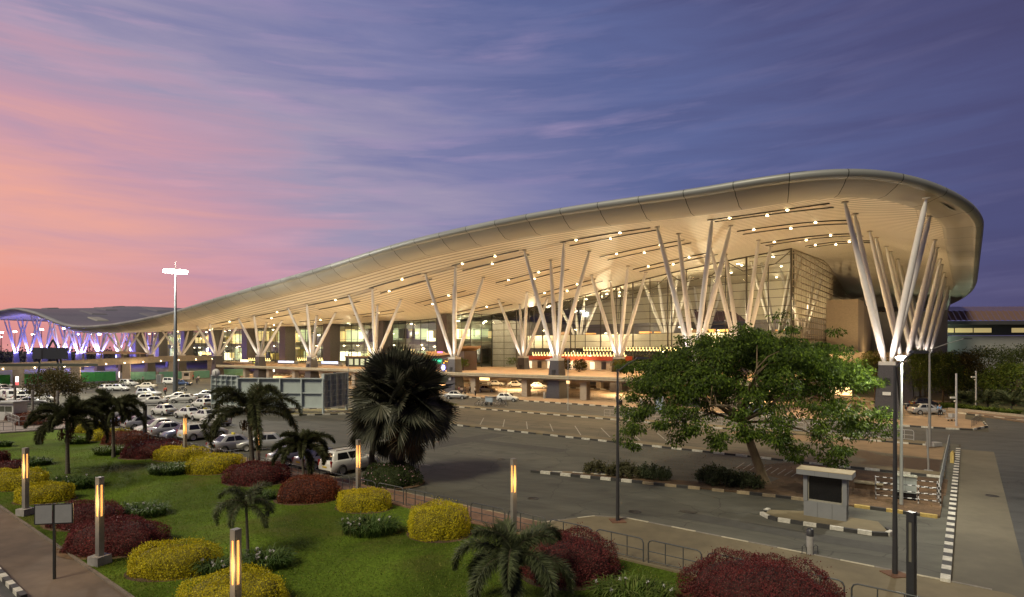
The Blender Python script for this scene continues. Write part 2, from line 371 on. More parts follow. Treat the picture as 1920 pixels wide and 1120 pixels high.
# kerbs of alternating painted blocks
def kerb(pts, w_=.16, h=.17, seg=1.0, ms=(white, black), name='kerb', z0=-.02, skip=0.):
    b = MB(); i = 0
    for (x0, y0), (x1, y1) in zip(pts, pts[1:]):
        L = math.hypot(x1-x0, y1-y0); k = max(1, round(L/seg)); a = math.atan2(y1-y0, x1-x0)
        for j in range(k):
            t = (j+.5)/k
            if rnd.random() < skip: i += 1; continue
            hh = h*(1+rnd.uniform(-.07, .07))
            b.box((x0+(x1-x0)*t, y0+(y1-y0)*t, z0+hh/2), (L/k*.985, w_, hh), a+rnd.uniform(-.008, .008), i % len(ms)); i += 1
    return struct(b, name, list(ms))
kerb(PQpoly([(-6.9, -39.75), (66, -39.75)]), seg=.95, skip=.04)
kerb(PQpoly([(-6, -23.35), (118, -23.35)]), seg=1.1, skip=.02)
kerb(PQpoly([(150, -8.08), (-4, -8.08), (-6.3, -8.1), (-8.7, -7.2), (-10.05, -3), (-9.8, 2.1)]), seg=1.1, h=.2)
kerb(PQpoly([(10, -21.05), (-2, -21.05)]), seg=1.1, h=.2)
kerb(PQpoly([(-8, 26.85), (240, 26.85)]), seg=1.6, h=.22)
kerb(PQpoly([(-7.6, -63), (-7.6, -24.6)]), seg=.62, w_=.32, h=.26)
kerb(PQpoly([(17.1, -55.85), (14, -55.3), (9, -54.25)]), seg=.75, w_=.22, h=.2, ms=(black, white))
kerb(PQpoly([(9, -54.25), (1, -52.65), (-1.6, -52.4)]), seg=.75, w_=.22, h=.17, ms=(mat('dusty_kerb', (.34, .27, .17), .9, var=.3), black), skip=.2)
kerb(PQpoly([(-1.6, -52.35), (-7, -52.15)]), seg=.75, w_=.22, h=.18, ms=(yellow, black), skip=.05)
kerb(PQpoly([(17.1, -55.75), (14.5, -54.3), (10, -52.8)]), seg=.75, w_=.15, h=.12, ms=(white, mat('dusty_kerb', (.3, .2, .1))))
kerb(PQpoly([(.5, -56.2), (.62, -57.2), (.1, -57.75), (-.4, -57.95), (-4.6, -57.65), (-5.2, -57.3), (-5.35, -56.8), (-5.1, -56.3)]), seg=.58, w_=.2, h=.2)
kerb(PQpoly([(9.2, -65.95), (60, -65.95)]), seg=1.2, w_=.14, h=.13, ms=(mat('dusty_kerb', (.3, .2, .1)), mat('grey_kerb', (.2, .18, .15), .9, var=.3)))
kerb(PQpoly([(9.1, -66.0), (7.5, -63.3), (6, -62.58), (-9, -62.78)]), seg=1.25, w_=.14, h=.14, ms=(mat('pale_kerb', (.42, .38, .28), .9, var=.3), mat('grey_kerb', (.2, .18, .15))))
kerb([G(540, 769)[:2], G(660, 767)[:2]], seg=1.0, h=.2, ms=(white, black)); kerb([G(546, 780)[:2], G(662, 777)[:2]], seg=1.0, h=.2, ms=(white, black))
kerb([G(100, 744)[:2], G(178, 727)[:2]], seg=1.6, h=.3, ms=(white, black))
struct(MB().prism([G(x, y)[:2] for x, y in ((540, 769.5), (660, 767.5), (662, 776.5), (546, 779.5))], 0, .12), 'verge', mat('dry_verge', (.24, .21, .10), .95, var=.4, scale=2, world=True))
# traffic island on the far right
slab([(-14.5, 3.5), (-8.2, 13.0), (-8.4, 17), (-14, 12), (-26, 4.2), (-60, -9), (-60, -11.5), (-26, .8)], .14, 'right_pavement', mat('brown_paving', (.16, .11, .075), .85, var=.2, scale=2, patch=.2, world=True))
kerb(PQpoly([(-7.2, 13.6), (-11, 9.6), (-14.3, 6.8), (-26, .4), (-60, -12.2)]), seg=1.25, h=.2)
struct(MB().prism(PQpoly([(-6, 18), (-13.5, 12.2), (-26, 4.4), (-80, -17), (-120, 0), (-120, 60), (-6, 60)]), -.04, .22), 'planting_bed', mat('shade_grass', (.07, .068, .02), .95, var=.4, scale=3, world=True))
kerb(PQpoly([(-6, 17.85), (-13.5, 12.05), (-26, 4.25), (-60, -9.2)]), seg=1.2, w_=.3, h=.45, ms=(mat('bed_edge', (.30, .26, .21), .85), mat('bed_edge', (.3, .26, .2))))

# bay and lane lines
ln = MB()
for (xa, ya), (xb, yb) in (((907, 784), (900, 797)), ((946, 787), (943, 801)), ((987, 791), (989, 805)), ((1031, 795), (1037, 809)), ((1078, 799), (1089, 816)), ((1127, 803), (1144, 820)), ((1178, 806), (1200, 826)), ((1232, 812), (1256, 832))):
    a, b = G(xa, ya), G(xb, yb); L = math.hypot(b[0]-a[0], b[1]-a[1])
    ln.box(((a[0]+b[0])/2, (a[1]+b[1])/2, .010), (L, .11, .006), math.atan2(b[1]-a[1], b[0]-a[0]))
for k in range(9):
    a, b = G(1395+k*13, 868+k*2), G(1380+k*13, 878+k*2); L = math.hypot(b[0]-a[0], b[1]-a[1])
    ln.box(((a[0]+b[0])/2, (a[1]+b[1])/2, .006), (L, .07, .006), math.atan2(b[1]-a[1], b[0]-a[0]))
for (xa, ya), (xb, yb) in (((520, 858), (575, 838)), ((775, 868), (806, 873)), ((462, 834), (500, 820)), ((560, 816), (540, 811))):
    a, b = G(xa, ya), G(xb, yb); L = math.hypot(b[0]-a[0], b[1]-a[1])
    ln.box(((a[0]+b[0])/2, (a[1]+b[1])/2, .006), (L, .09, .006), math.atan2(b[1]-a[1], b[0]-a[0]))
struct(ln, 'road_markings', oldline)

# lawn, its footpath and the far garden path
lawnpoly = [G(0, 952)[:2], G(240, 1120)[:2], G(300, 1165)[:2]] + PQpoly([(-12.5, -90), (-11.8, -68.3), (100, -68.3)]) + [G(130, 806)[:2], G(0, 815)[:2], G(-260, 826)[:2], G(-260, 870)[:2]]
struct(MB().prism(lawnpoly, -.04, .08), 'lawn', lawnm)
pp = [G(0, 952), G(240, 1120), G(300, 1165)]
path = [p[:2] for p in pp]; pl = [G(-260, 870)[:2]] + path + [(-12, 12), (-60, 12), (-75, 30)]
struct(MB().prism(pl, -.04, .05), 'footpath', mat('footpath', (.125, .092, .066), .85, var=.16, scale=1.4, bump=.15, patch=.25, pscale=.35, world=True))
kerb([G(-260, 870)[:2]] + path, seg=1.1, w_=.12, h=.14, ms=(mat('path_edge', (.15, .12, .095), .9, var=.3), mat('path_edge', (.2, .2, .2))))
a, b = G(-20, 1060, .05), G(45, 1126, .05)
kerb([a[:2], b[:2]], seg=.55, w_=.2, h=.26); 
struct(MB().sheet([G(-20, 1062, .05)[:2], G(45, 1128, .05)[:2], (-18, 16), (-26, 16)], .056), 'kerbside_road', asph3)
struct(MB().prism([G(-260, 824)[:2], G(0, 813)[:2], G(128, 804)[:2], G(190, 786)[:2], G(120, 776)[:2], G(0, 790)[:2], G(-260, 790)[:2]], -.04, .1), 'garden_path', mat('garden_path', (.24, .20, .175), .85, var=.14, scale=1.2, patch=.15, world=True))
# blades of grass over the nearer lawn
gb = MB(); k = 0; C_ = []
poly = np.array(lawnpoly)
def inside(pts, poly):
    r = np.zeros(len(pts), bool); j = len(poly)-1
    for i in range(len(poly)):
        xi, yi = poly[i]; xj, yj = poly[j]
        r ^= ((yi > pts[:, 1]) != (yj > pts[:, 1])) & (pts[:, 0] < (xj-xi)*(pts[:, 1]-yi)/(yj-yi+1e-12)+xi); j = i
    return r
dd = 17+36*nr.random(110000)**1.3; pts = np.stack([(-.9+1.25*nr.random(110000))*dd, dd], 1)
pts = pts[inside(pts, poly)]; k = len(pts)
c = np.column_stack([pts, np.full(k, .07)]); dr = rdir(k)*.8; dr[:, 2] = np.abs(dr[:, 2])+.55
quads(gb, c, dr, rdir(k), nr.uniform(.05, .13, k), np.full(k, .011))
tag(gb.build('grass', leafm('grass_blade', (.058, .10, .011), (.11, .165, .018), (.18, .18, .036), .25)), 'short mown green grass of the garden lawn', 'grass', kind='stuff')

for (px, py, k_) in ((1000, 935, 0), (940, 862, 0), (1290, 960, 1), (1190, 960, 0), (760, 830, 1), (1860, 930, 0)):
    x, y, _ = G(px, py)
    mh = MB()
    if k_ == 0: mh.lathe([(.36, .002), (.36, .012), (.31, .012), (.31, .009), (0, .009)], (x, y, 0), 20)
    else: mh.box((x, y, .007), (.9, .5, .012), RZU)
    struct(mh, 'manhole_cover' if k_ == 0 else 'drain_grate', mat('cast_iron', (.045, .04, .036), .6, .3, var=.3))
# repaired strips of newer asphalt
for poly in ([(20, -47.5), (46, -48.6), (46, -46.9), (20, -45.8)], [(30, -58), (32.4, -58), (32.4, -42), (30, -42)], [(-5.8, -60.2), (4, -60.6), (4, -59.2), (-5.8, -58.9)]):
    struct(MB().sheet(PQpoly(poly), .0025 if poly[0][0] == 30 else .0055), 'asphalt_patch', mat('patched_asphalt', (.060, .058, .050), .85, var=.2, scale=2, world=True))

# ================================================================== TERMINAL
def smooth_table(kn, vals, q): return np.interp(q, kn, vals)
PE = [-10, 0, 10, 20, 33, 42, 57, 78, 109, 128, 152, 176, 200, 223, 249, 271, 288, 316, 348, 395]
EE = np.array([33.0, 31.8, 29.9, 30.1, 30.6, 30.9, 30.8, 30, 26.9, 25.4, 23.1, 20.5, 19, 17.9, 17.7, 18.4, 20.8, 25.6, 29, 28.6])
FF = [28.6, 28.6, 28.7, 28.8, 28.6, 28, 26.8, 24.4, 20.3, 19, 17.5, 16.5, 15.6, 15.5, 15.6, 16.5, 18.5, 23, 26.3, 26]
Q25 = [29.2, 29.2, 29.2, 29.0, 27.9, 26.8, 24.6, 21.0, 17.6, 17.4, 17.3, 17.2, 17.1, 17.0, 17.0, 17.3, 18.6, 22.6, 26.0, 26]
Q36 = [30.3, 30.2, 30, 29.3, 27.8, 26.8, 24.3, 20.6, 17.5, 17.6, 17.6, 17.6, 17.6, 17.6, 17.8, 18.2, 19.6, 23.2, 26.5, 26.5]
Q72 = [31.2, 31.2, 31.2, 31, 30.6, 30, 29, 27, 24, 23, 22, 21.5, 21, 21, 21.5, 22.4, 23.4, 25.6, 28.2, 28.5]
Q105 = [25.5, 25.4, 25.2, 25, 25, 25, 24.6, 23, 21, 20, 20, 20, 20, 20, 20, 20, 21, 23, 24.5, 24.5]
Q155 = [23.5]*20
qk = np.array([-20, -11, 0, 25, 36, 72, 105, 195]); pg = np.arange(-15, 450, 1.); qg = np.arange(-20, 200, 1.)
rows = np.array([np.interp(pg, PE, r) for r in (EE-2.2, EE-2.8, FF, Q25, Q36, Q72, Q105, Q155)])
def boxblur(a, k, ax):
    pad = [(0, 0), (0, 0)]; pad[ax] = (k, k); b = np.pad(a, pad, mode='edge'); cs = np.cumsum(np.insert(b, 0, 0, axis=ax), axis=ax)
    w_ = 2*k+1; return (np.take(cs, range(w_, cs.shape[ax]), ax)-np.take(cs, range(0, cs.shape[ax]-w_), ax))/w_
ST = np.array([np.interp(qg, qk, rows[:, i]) for i in range(len(pg))])
ST = boxblur(boxblur(ST, 8, 0), 6, 0); ST = boxblur(boxblur(ST, 3, 1), 3, 1)
def Sz(p, q):
    fp = min(max(p+15, 0), len(pg)-1.001); fq = min(max(q+20, 0), len(qg)-1.001); i, j = int(fp), int(fq); a, b = fp-i, fq-j
    s = (ST[i, j]*(1-b)+ST[i, j+1]*b)*(1-a)+(ST[i+1, j]*(1-b)+ST[i+1, j+1]*b)*a
    t = min(max((p+6.5)/23, 0), 1); e = 1-(1-t)**2.5
    side = np.interp(q, [-15, 0, 18, 60, 150, 190], [27.9, 26.4, 25.0, 24.4, 24.2, 24.0])
    return float(side+(s-side)*e)
PA, PB, QA, QB = -10., 436., -15., 188.
RAD = dict(fr=26., br=34., ff=24., fb=30.)
def qlim(p, i):
    lo, hi = QA+i, QB-i
    r = RAD['fr']-i; c = PA+i+r
    if p < c: lo = QA+i+r-math.sqrt(max(0, r*r-(c-p)**2))
    r = RAD['br']-i; c = PA+i+r
    if p < c: hi = QB-i-r+math.sqrt(max(0, r*r-(c-p)**2))
    r = RAD['ff']-i; c = PB-i-r
    if p > c: lo = QA+i+r-math.sqrt(max(0, r*r-(p-c)**2))
    r = RAD['fb']-i; c = PB-i-r
    if p > c: hi = QB-i-r+math.sqrt(max(0, r*r-(p-c)**2))
    return lo, hi
def WW(p, q, z=0.): return W(p+max(0, q-78)**2/900*max(0, 1-(p-PA)/60), q, z)      # the end edge bends gently inwards towards the back
def outline():
    """(p, q, outward np, nq) round the roof edge"""
    o = []
    def arc(cp, cq, r, a0, a1, n):
        for k in range(n+1):
            a = R(a0+(a1-a0)*k/n); o.append((cp+r*math.cos(a), cq+r*math.sin(a), math.cos(a), math.sin(a)))
    arc(PB-RAD['fb'], QB-RAD['fb'], RAD['fb'], 90, 0, 10)
    for q in np.linspace(QB-RAD['fb'], QA+RAD['ff'], 22)[1:-1]: o.append((PB, q, 1, 0))
    arc(PB-RAD['ff'], QA+RAD['ff'], RAD['ff'], 0, -90, 14)
    for p in np.linspace(PB-RAD['ff'], PA+RAD['fr'], 150)[1:-1]: o.append((p, QA, 0, -1))
    arc(PA+RAD['fr'], QA+RAD['fr'], RAD['fr'], -90, -180, 26)
    for q in np.linspace(QA+RAD['fr'], QB-RAD['br'], 50)[1:-1]: o.append((PA, q, -1, 0))
    arc(PA+RAD['br'], QB-RAD['br'], RAD['br'], 180, 90, 22)
    for p in np.linspace(PA+RAD['br'], PB-RAD['fb'], 60)[1:-1]: o.append((p, QB, 0, 1))
    return o
def drop(n_p, n_q): return .75 + 2.05*max(0, -n_q)**1.3 + (1.2*max(0, n_p))
INS = 4.
T = thing('terminal_building', 'airport terminal with a huge curved white canopy roof on white V shaped columns', 'building', W(0, 0, 0))

# soffit material: narrow boards running along the front, fine dark joints, panel seams
m, t, b = nodes_of('soffit_boards'); n = t.nodes; l = t.links
uv = n.new('ShaderNodeUVMap'); sp = n.new('ShaderNodeSeparateXYZ'); l.new(uv.outputs[0], sp.inputs[0])
def tm(op, a, b_=None, clamp=False):
    k = n.new('ShaderNodeMath'); k.operation = op; k.use_clamp = clamp
    for i, v in enumerate((a, b_)):
        if v is None: continue
        if hasattr(v, 'links'): l.new(v, k.inputs[i])
        else: k.inputs[i].default_value = v
    return k.outputs[0]
qs = tm('FRACT', tm('DIVIDE', sp.outputs[1], 1.15)); gap = tm('LESS_THAN', qs, .30)
ps = tm('FRACT', tm('DIVIDE', tm('ADD', sp.outputs[0], 3), 12.9)); seam = tm('LESS_THAN', ps, .006)
nz = n.new('ShaderNodeTexNoise'); nz.inputs['Scale'].default_value = .16; nz.inputs['Detail'].default_value = 4; l.new(uv.outputs[0], nz.inputs['Vector'])
r = n.new('ShaderNodeValToRGB'); l.new(nz.outputs[0], r.inputs[0]); r.color_ramp.elements[0].color = (.60, .54, .44, 1); r.color_ramp.elements[1].color = (.78, .71, .60, 1)
mx = n.new('ShaderNodeMix'); mx.data_type = 'RGBA'; l.new(tm('MULTIPLY', gap, .78), mx.inputs[0]); l.new(r.outputs[0], mx.inputs[6]); mx.inputs[7].default_value = (.20, .16, .11, 1)
mx2 = n.new('ShaderNodeMix'); mx2.data_type = 'RGBA'; l.new(tm('MULTIPLY', seam, .6), mx2.inputs[0]); l.new(mx.outputs[2], mx2.inputs[6]); mx2.inputs[7].default_value = (.28, .22, .16, 1)
l.new(mx2.outputs[2], b.inputs['Base Color']); b.inputs['Roughness'].default_value = .55; b.inputs['Specular IOR Level'].default_value = .25
soffit_m = m
def panelm(name, col, step, rough, metal):
    m, t, b = nodes_of(name); n = t.nodes; l = t.links
    uv = n.new('ShaderNodeUVMap'); sp = n.new('ShaderNodeSeparateXYZ'); l.new(uv.outputs[0], sp.inputs[0])
    d = n.new('ShaderNodeMath'); d.operation = 'DIVIDE'; l.new(sp.outputs[0], d.inputs[0]); d.inputs[1].default_value = step
    f = n.new('ShaderNodeMath'); f.operation = 'FRACT'; l.new(d.outputs[0], f.inputs[0])
    c = n.new('ShaderNodeMath'); c.operation = 'LESS_THAN'; l.new(f.outputs[0], c.inputs[0]); c.inputs[1].default_value = .016
    fl = n.new('ShaderNodeMath'); fl.operation = 'FLOOR'; l.new(d.outputs[0], fl.inputs[0])
    wn = n.new('ShaderNodeTexWhiteNoise'); wn.noise_dimensions = '1D'; l.new(fl.outputs[0], wn.inputs['W'])
    mr = n.new('ShaderNodeMapRange'); l.new(wn.outputs[0], mr.inputs[0]); mr.inputs[3].default_value = .86; mr.inputs[4].default_value = 1.1
    mu = n.new('ShaderNodeMix'); mu.data_type = 'RGBA'; mu.blend_type = 'MULTIPLY'; mu.inputs[0].default_value = 1; mu.inputs[6].default_value = (*col, 1); l.new(mr.outputs[0], mu.inputs[7])
    mx = n.new('ShaderNodeMix'); mx.data_type = 'RGBA'; l.new(c.outputs[0], mx.inputs[0]); l.new(mu.outputs[2], mx.inputs[6]); mx.inputs[7].default_value = (.03, .03, .028, 1)
    l.new(mx.outputs[2], b.inputs['Base Color']); b.inputs['Roughness'].default_value = rough; b.inputs['Metallic'].default_value = metal
    return m
fascia_m = panelm('fascia_panels', (.40, .37, .31), 6.5, .55, .12)
rim_m = panelm('rim_metal', (.30, .31, .30), 6.5, .5, .3)
roof_m = mat('roof_sheet', (.115, .12, .115), .45, .35, var=.15, scale=.5, patch=.2, pscale=.05, world=True)

def psamples():
    a = [PA+INS+ (22)*(1-math.cos(math.pi/2*k/22)) for k in range(23)]
    a += list(np.linspace(PA+INS+22, PB-INS-22, 150))[1:-1]
    a += [PB-INS-22+22*math.sin(math.pi/2*k/16) for k in range(17)]
    return a
ts = np.concatenate([np.linspace(0, .3, 40), np.linspace(.3, 1, 26)[1:]])
sm_ = MB(); sm_.uv = []; pp_ = psamples()
for p in pp_:
    lo, hi = qlim(p, INS)
    for tt in ts:
        q = lo+(hi-lo)*tt; sm_.v.append(WW(p, q, Sz(p, q))); sm_.uv.append((p, q))
nq = len(ts); sm_.n = len(sm_.v)
for i in range(len(pp_)-1):
    for j in range(nq-1):
        a = i*nq+j; sm_.f.append((a, a+1, a+nq+1, a+nq)); sm_.m.append(0); sm_.s.append(True)
soffit = sm_.build('soffit', soffit_m, T, world=True)
# fascia and rim
OUT = outline(); fa = MB(); fa.uv = []; ri = MB(); ri.uv = []
arcl = 0; prev = None; lips = []
for (p, q, a, c) in OUT:
    if prev: arcl += math.hypot(p-prev[0], q-prev[1])
    prev = (p, q)
    zi = Sz(p-a*INS, q-c*INS); dp = drop(a, c); lip = zi+dp
    # side panel coordinate: p along the front so seams run square to the edge
    s_ = arcl
    pf = [(INS+1.0, Sz(p-a*(INS+1.0), q-c*(INS+1.0))+.2), (INS+.35, Sz(p-a*(INS+.35), q-c*(INS+.35))-.07), (INS, zi-.06), (INS*.72, zi+dp*.10-.22), (1.25, zi+dp*.62-.62), (.85, lip-1.15)]
    pr = [(.85, lip-1.15), (.45, lip-1.12), (.12, lip-.85), (0, lip-.5), (.12, lip-.18), (.5, lip), (1.1, lip+.08), (1.6, lip+.1)]
    for M_, P_ in ((fa, pf), (ri, pr)):
        for i_, z in P_:
            M_.v.append(WW(p-a*i_, q-c*i_, z)); M_.uv.append((s_, i_))
    lips.append(lip)
for M_, k in ((fa, 6), (ri, 8)):
    M_.n = len(M_.v); K = len(OUT)
    for i in range(K-1):
        for j in range(k-1):
            M_.f.append((i*k+j, (i+1)*k+j, (i+1)*k+j+1, i*k+j+1)); M_.m.append(0); M_.s.append(True)
fa.build('fascia', fascia_m, T, world=True); ri.build('roof_rim', rim_m, T, world=True)
# roof covering
def roof_z(p, q):
    lo, hi = qlim(min(max(p, PA+1.5), PB-1.5), 1.5)
    pc = min(max(p, PA+INS), PB-INS); l4, h4 = qlim(pc, INS); qc = min(max(q, l4), h4)
    far = min(1, max(0, (p-PB+14)/14)); edge = max(1-(q-lo)/10., 0)
    return Sz(pc, qc)+(.8+2.1*(1 if q < 40 else max(0, 1-(q-40)/60))*(min(1, max(0, (p+8)/16))))+.05 + .9*far*(1-edge) + 3.6*min(1, max(0, (p-270)/90))*min(1, max(0, (q+4)/40))
rt = MB()
ps2 = [PA+1.5+(p-(PA+INS))*(PB-PA-3)/(PB-PA-2*INS) for p in pp_]
for p in ps2:
    lo, hi = qlim(p, 1.5)
    for tt in ts:
        q = lo+(hi-lo)*tt; rt.v.append(WW(p, q, roof_z(p, q)))
rt.n = len(rt.v)
for i in range(len(ps2)-1):
    for j in range(nq-1):
        a = i*nq+j; rt.f.append((a, a+nq, a+nq+1, a+1)); rt.m.append(0); rt.s.append(True)
roof = rt.build('roof', roof_m, T, world=True)
skm = mat('skylight_metal', (.16, .15, .15), .5, .2); skw = mat('skylight_pale', (.26, .25, .21), .5)
for (p, q, lp, lq, mm) in ((262, 12, 16, 7, 0), (276, 26, 22, 9, 0), (292, 2, 14, 6, 1), (306, 30, 22, 9, 0), (318, 8, 20, 8, 0), (330, 40, 22, 9, 0), (340, 20, 20, 7, 0), (352, 0, 12, 6, 0), (360, 30, 20, 8, 0), (372, 46, 16, 9, 0),
                           (400, 22, 14, 9, 0), (410, 50, 14, 12, 0), (420, 72, 12, 10, 0), (240, 6, 14, 7, 0), (226, -3, 18, 5, 0), (250, 30, 20, 9, 0), (383, 6, 9, 8, 0)):
    sk = MB(); nx_, ny_ = 10, 6; vs = []
    for i in range(nx_+1):
        for j in range(ny_+1):
            pp2, qq2 = p-lp/2+lp*i/nx_, q-lq/2+lq*j/ny_; rim_ = i in (0, nx_) or j in (0, ny_)
            vs.append(W(pp2, qq2, roof_z(min(pp2, PB-2), qq2)+(-.3 if rim_ else .42)))
    sk.add(vs, [(i*(ny_+1)+j, (i+1)*(ny_+1)+j, (i+1)*(ny_+1)+j+1, i*(ny_+1)+j+1) for i in range(nx_) for j in range(ny_)])
    sk.build('skylight', skw if mm else skm, T, world=True)

# ---- V columns
steel = mat('white_column_paint', (.70, .67, .65), .38, var=.05, scale=2)
gran = mat('dark_granite', (.060, .056, .060), .35, var=.35, scale=7, coat=.2)
granite_b = mat('brown_granite', (.085, .068, .062), .4, var=.35, scale=5)
cap = mat('column_cap', (.52, .50, .48), .5)
capdisc = mat('tip_plate', (.34, .30, .25), .5)
ANCH = []
def vcolumn(p, q, zb=0., zt=7.45, big=1., a=4.3):
    k = MB(); c = W(p, q, 0); h = zt-.45-zb
    k.box((c[0], c[1], zb+h/2), (3.0*big, 3.0*big, h), RZU, 0, .62)
    k.box((c[0], c[1], zt-.225), (1.9*big, 1.9*big, .45), RZU, 1)
    k.box((c[0]-V[0]*1.13*big, c[1]-V[1]*1.13*big, zt-2.6), (.75, .12, .95), RZU, 2)
    ped = k.build('column_pedestal', [gran, cap, mat('inspection_hatch', (.02, .02, .022), .4)], T, world=True)
    for sp_, sq in ((1, -1), (-1, -1), (1, 1), (-1, 1)):
        pt, qt = p+sp_*a, q+sq*a; z = Sz(pt, qt)
        b0 = Vector(W(p+sp_*.38, q+sq*.38, zt-.05)); b1 = Vector(W(pt, qt, z-.15)); d = (b1-b0)
        mb = MB(); mb.sweep([b0, b0+d*.09, b0+d*.5, b0+d*.93, b1], [.20, .37, .40, .30, .14], 12)
        mb.tube(b1-Vector((0, 0, .02)), b1+Vector((0, 0, .12)), .42, .42, 10, 1)
        o = mb.build('column_arm', [steel, capdisc], None)
        L = T.location; 
        for v in o.data.vertices: v.co -= L
        o.parent = ped
    ANCH.append((p, q, zt)); return ped
SPC = 25.8
for k in range(0, 17): vcolumn(SPC*k, 0, big=1 if k < 7 else 1.05)
for k in list(range(0, 4)) + [13, 14, 15, 16]: vcolumn(SPC*k, 24.3)
for k in (13, 14, 15): vcolumn(SPC*k, 48.6)
for j in range(2, 6): vcolumn(0, 24.3*j)
for k in (1, 2, 3): vcolumn(SPC*k, 50.5, zb=4.5, zt=11.5)
for k in (1, 2): vcolumn(SPC*k, 76, zb=4.5, zt=11.5)

# ---- deck at departures level
DZ = 4.25
deckm = mat('deck_concrete', (.36, .29, .20), .8, var=.18, scale=1.5, patch=.15, pscale=.3, world=True)
decktop = mat('deck_paving', (.42, .29, .19), .75, var=.15, scale=2, world=True)
D = thing('elevated_road', 'long tan concrete departures deck running in front of the terminal on square pillars', 'elevated road', W(60, 0, 0))
m_ = MB().prism(PQpoly([(12, 36), (12, -2.2), (176, -2.2), (176, 25), (240, 25), (240, 36)]), DZ-.75, DZ, 0, 1)
m_.build('deck', [deckm, decktop], D, world=True)
e_ = MB().pq(12, 176, -2.55, -2.2, DZ-.5, DZ+.14).pq(12, 176, -2.62, -2.55, DZ-.08, DZ+.05, 1).pq(12, 176, -2.62, -2.55, DZ-.45, DZ-.36, 1)
e_.build('edge_beam', [deckm, mat('edge_trim', (.5, .46, .36), .6)], D, world=True)
pil = mat('pillar_concrete', (.33, .27, .21), .8, var=.15, scale=2)
for p in np.arange(SPC*.75, 170, SPC/2):
    pc = p
    MB().pq(pc-.65, pc+.65, -1.45, -.15, 0, DZ-.75).build('pillar', pil, D, world=True)
for p in np.arange(SPC*.75, 170, SPC/2):
    MB().pq(p-.6, p+.6, 26.9, 28.1, .14, DZ-.75).build('pillar', pil, D, world=True)
# back wall of the arrivals level with its shop fronts
bw = MB().pq(12, 240, 35.7, 36.3, 0, DZ-.76)
bw.build('back_wall', mat('arrivals_wall', (.40, .30, .22), .75, var=.2, scale=.8), D, world=True)
lit = emis('arrivals_light', lin((255, 214, 150)), 2.4); litw = emis('arrivals_white', lin((255, 244, 220)), 4); litd = mat('shop_dark', (.05, .045, .05), .3)
for i in range(34):
    p = 2+i*6.9+rnd.uniform(-1, 1); wd = rnd.uniform(1.2, 3.6); z1 = rnd.uniform(1.8, 3.0)
    MB().pq(p, p+wd, 35.5, 35.75, .4 if rnd.random() < .6 else 1.2, z1).build('shop_front', rnd.choice((lit, litd, litd, litw, litd)), D, world=True)

# ---- glass walls
glz = glassm('facade_glass', (.84, .86, .78), .045)
glz2 = glassm('side_glass', (.62, .58, .50), .12, .06)
mull = mat('mullion', (.10, .085, .065), .5, .2)
mullw = mat('louvre_metal', (.46, .38, .28), .5, .3)
def wall(pts, zb, name_g, gm, name_m, vstep, hstep, vt, ht, mm, htop=None):
    """glass following the soffit above, with posts and rails; pts is a (p,q) polyline"""
    gq = MB(); fr = MB(); run = 0
    for (p0, q0), (p1, q1) in zip(pts, pts[1:]):
        L = math.hypot(p1-p0, q1-q0); k = max(1, int(L/1.6)); dpd, dqd = (p1-p0)/L, (q1-q0)/L
        for i in range(k):
            a, b_ = i/k, (i+1)/k
            A = (p0+(p1-p0)*a, q0+(q1-q0)*a); B = (p0+(p1-p0)*b_, q0+(q1-q0)*b_)
            za, zc = Sz(*A), Sz(*B)
            gq.add([W(*A, zb), W(*B, zb), W(*B, zc), W(*A, za)], [(0, 1, 2, 3)])
            fr.tube(W(*A, za-.15), W(*B, zc-.15), .16, .16, 4)
            z = zb+hstep
            while z < min(za, zc)-.3:
                fr.tube(W(A[0], A[1], z), W(B[0], B[1], z), ht, ht, 4); z += hstep
        nv = max(1, round(L/vstep))
        for i in range(nv+1):
            A = (p0+(p1-p0)*i/nv, q0+(q1-q0)*i/nv); v_ = vt*(1.9 if i % 2 == 0 else 1)
            fr.tube(W(*A, zb), W(*A, Sz(*A)), v_, v_, 4)
    gq.build(name_g, gm, T, world=True); fr.build(name_m, mm, T, world=True)
wall([(19.6, 36), (97, 36)], DZ, 'glass_wall', glz, 'glazing_frame', 4.3, 1.7, .11, .07, mull)
wall([(97, 36), (97, 27)], DZ, 'glass_wall', glz, 'glazing_frame', 4.5, 1.7, .11, .07, mull)
wall([(97, 27), (327, 27)], DZ, 'glass_wall', glz, 'glazing_frame', 3.2, 2.7, .085, .05, mull)
wall([(19.6, 36), (19.6, 128)], DZ, 'glass_wall', glz2, 'louvre_frame', 2.3, 1.35, .04, .13, mullw)
# diagonal bracing behind the tall glass
tr = MB()
for k in range(6):
    p = 19.6+12.9*k; q = 36.9; z1 = Sz(p, q)-.2
    tr.tube(W(p, q+1.3, DZ), W(p, q+1.3, z1), .13, .13, 6); tr.tube(W(p, q, z1*.62+DZ*.38), W(p, q+1.3, z1*.9), .07, .07, 5)
    tr.tube(W(p, q, z1), W(p+3.2, q, z1-2.6), .10, .10, 5); tr.tube(W(p+12.9, q, Sz(p+12.9, q)-.2), W(p+9.6, q, Sz(p+9.6, q)-2.8), .10, .10, 5); tr.tube(W(p+3.2, q, z1-2.6), W(p+9.6, q, Sz(p+9.6, q)-2.8), .08, .08, 5)
tr.build('facade_truss', mull, T, world=True)
# granite pillars along the lower part of the front
for k in range(4, 13):
    p = SPC*k; MB().pq(p-1.9, p+1.9, 22.4, 26.2, DZ, Sz(p, 24)-.02).build('granite_pillar', granite_b, T, world=True)
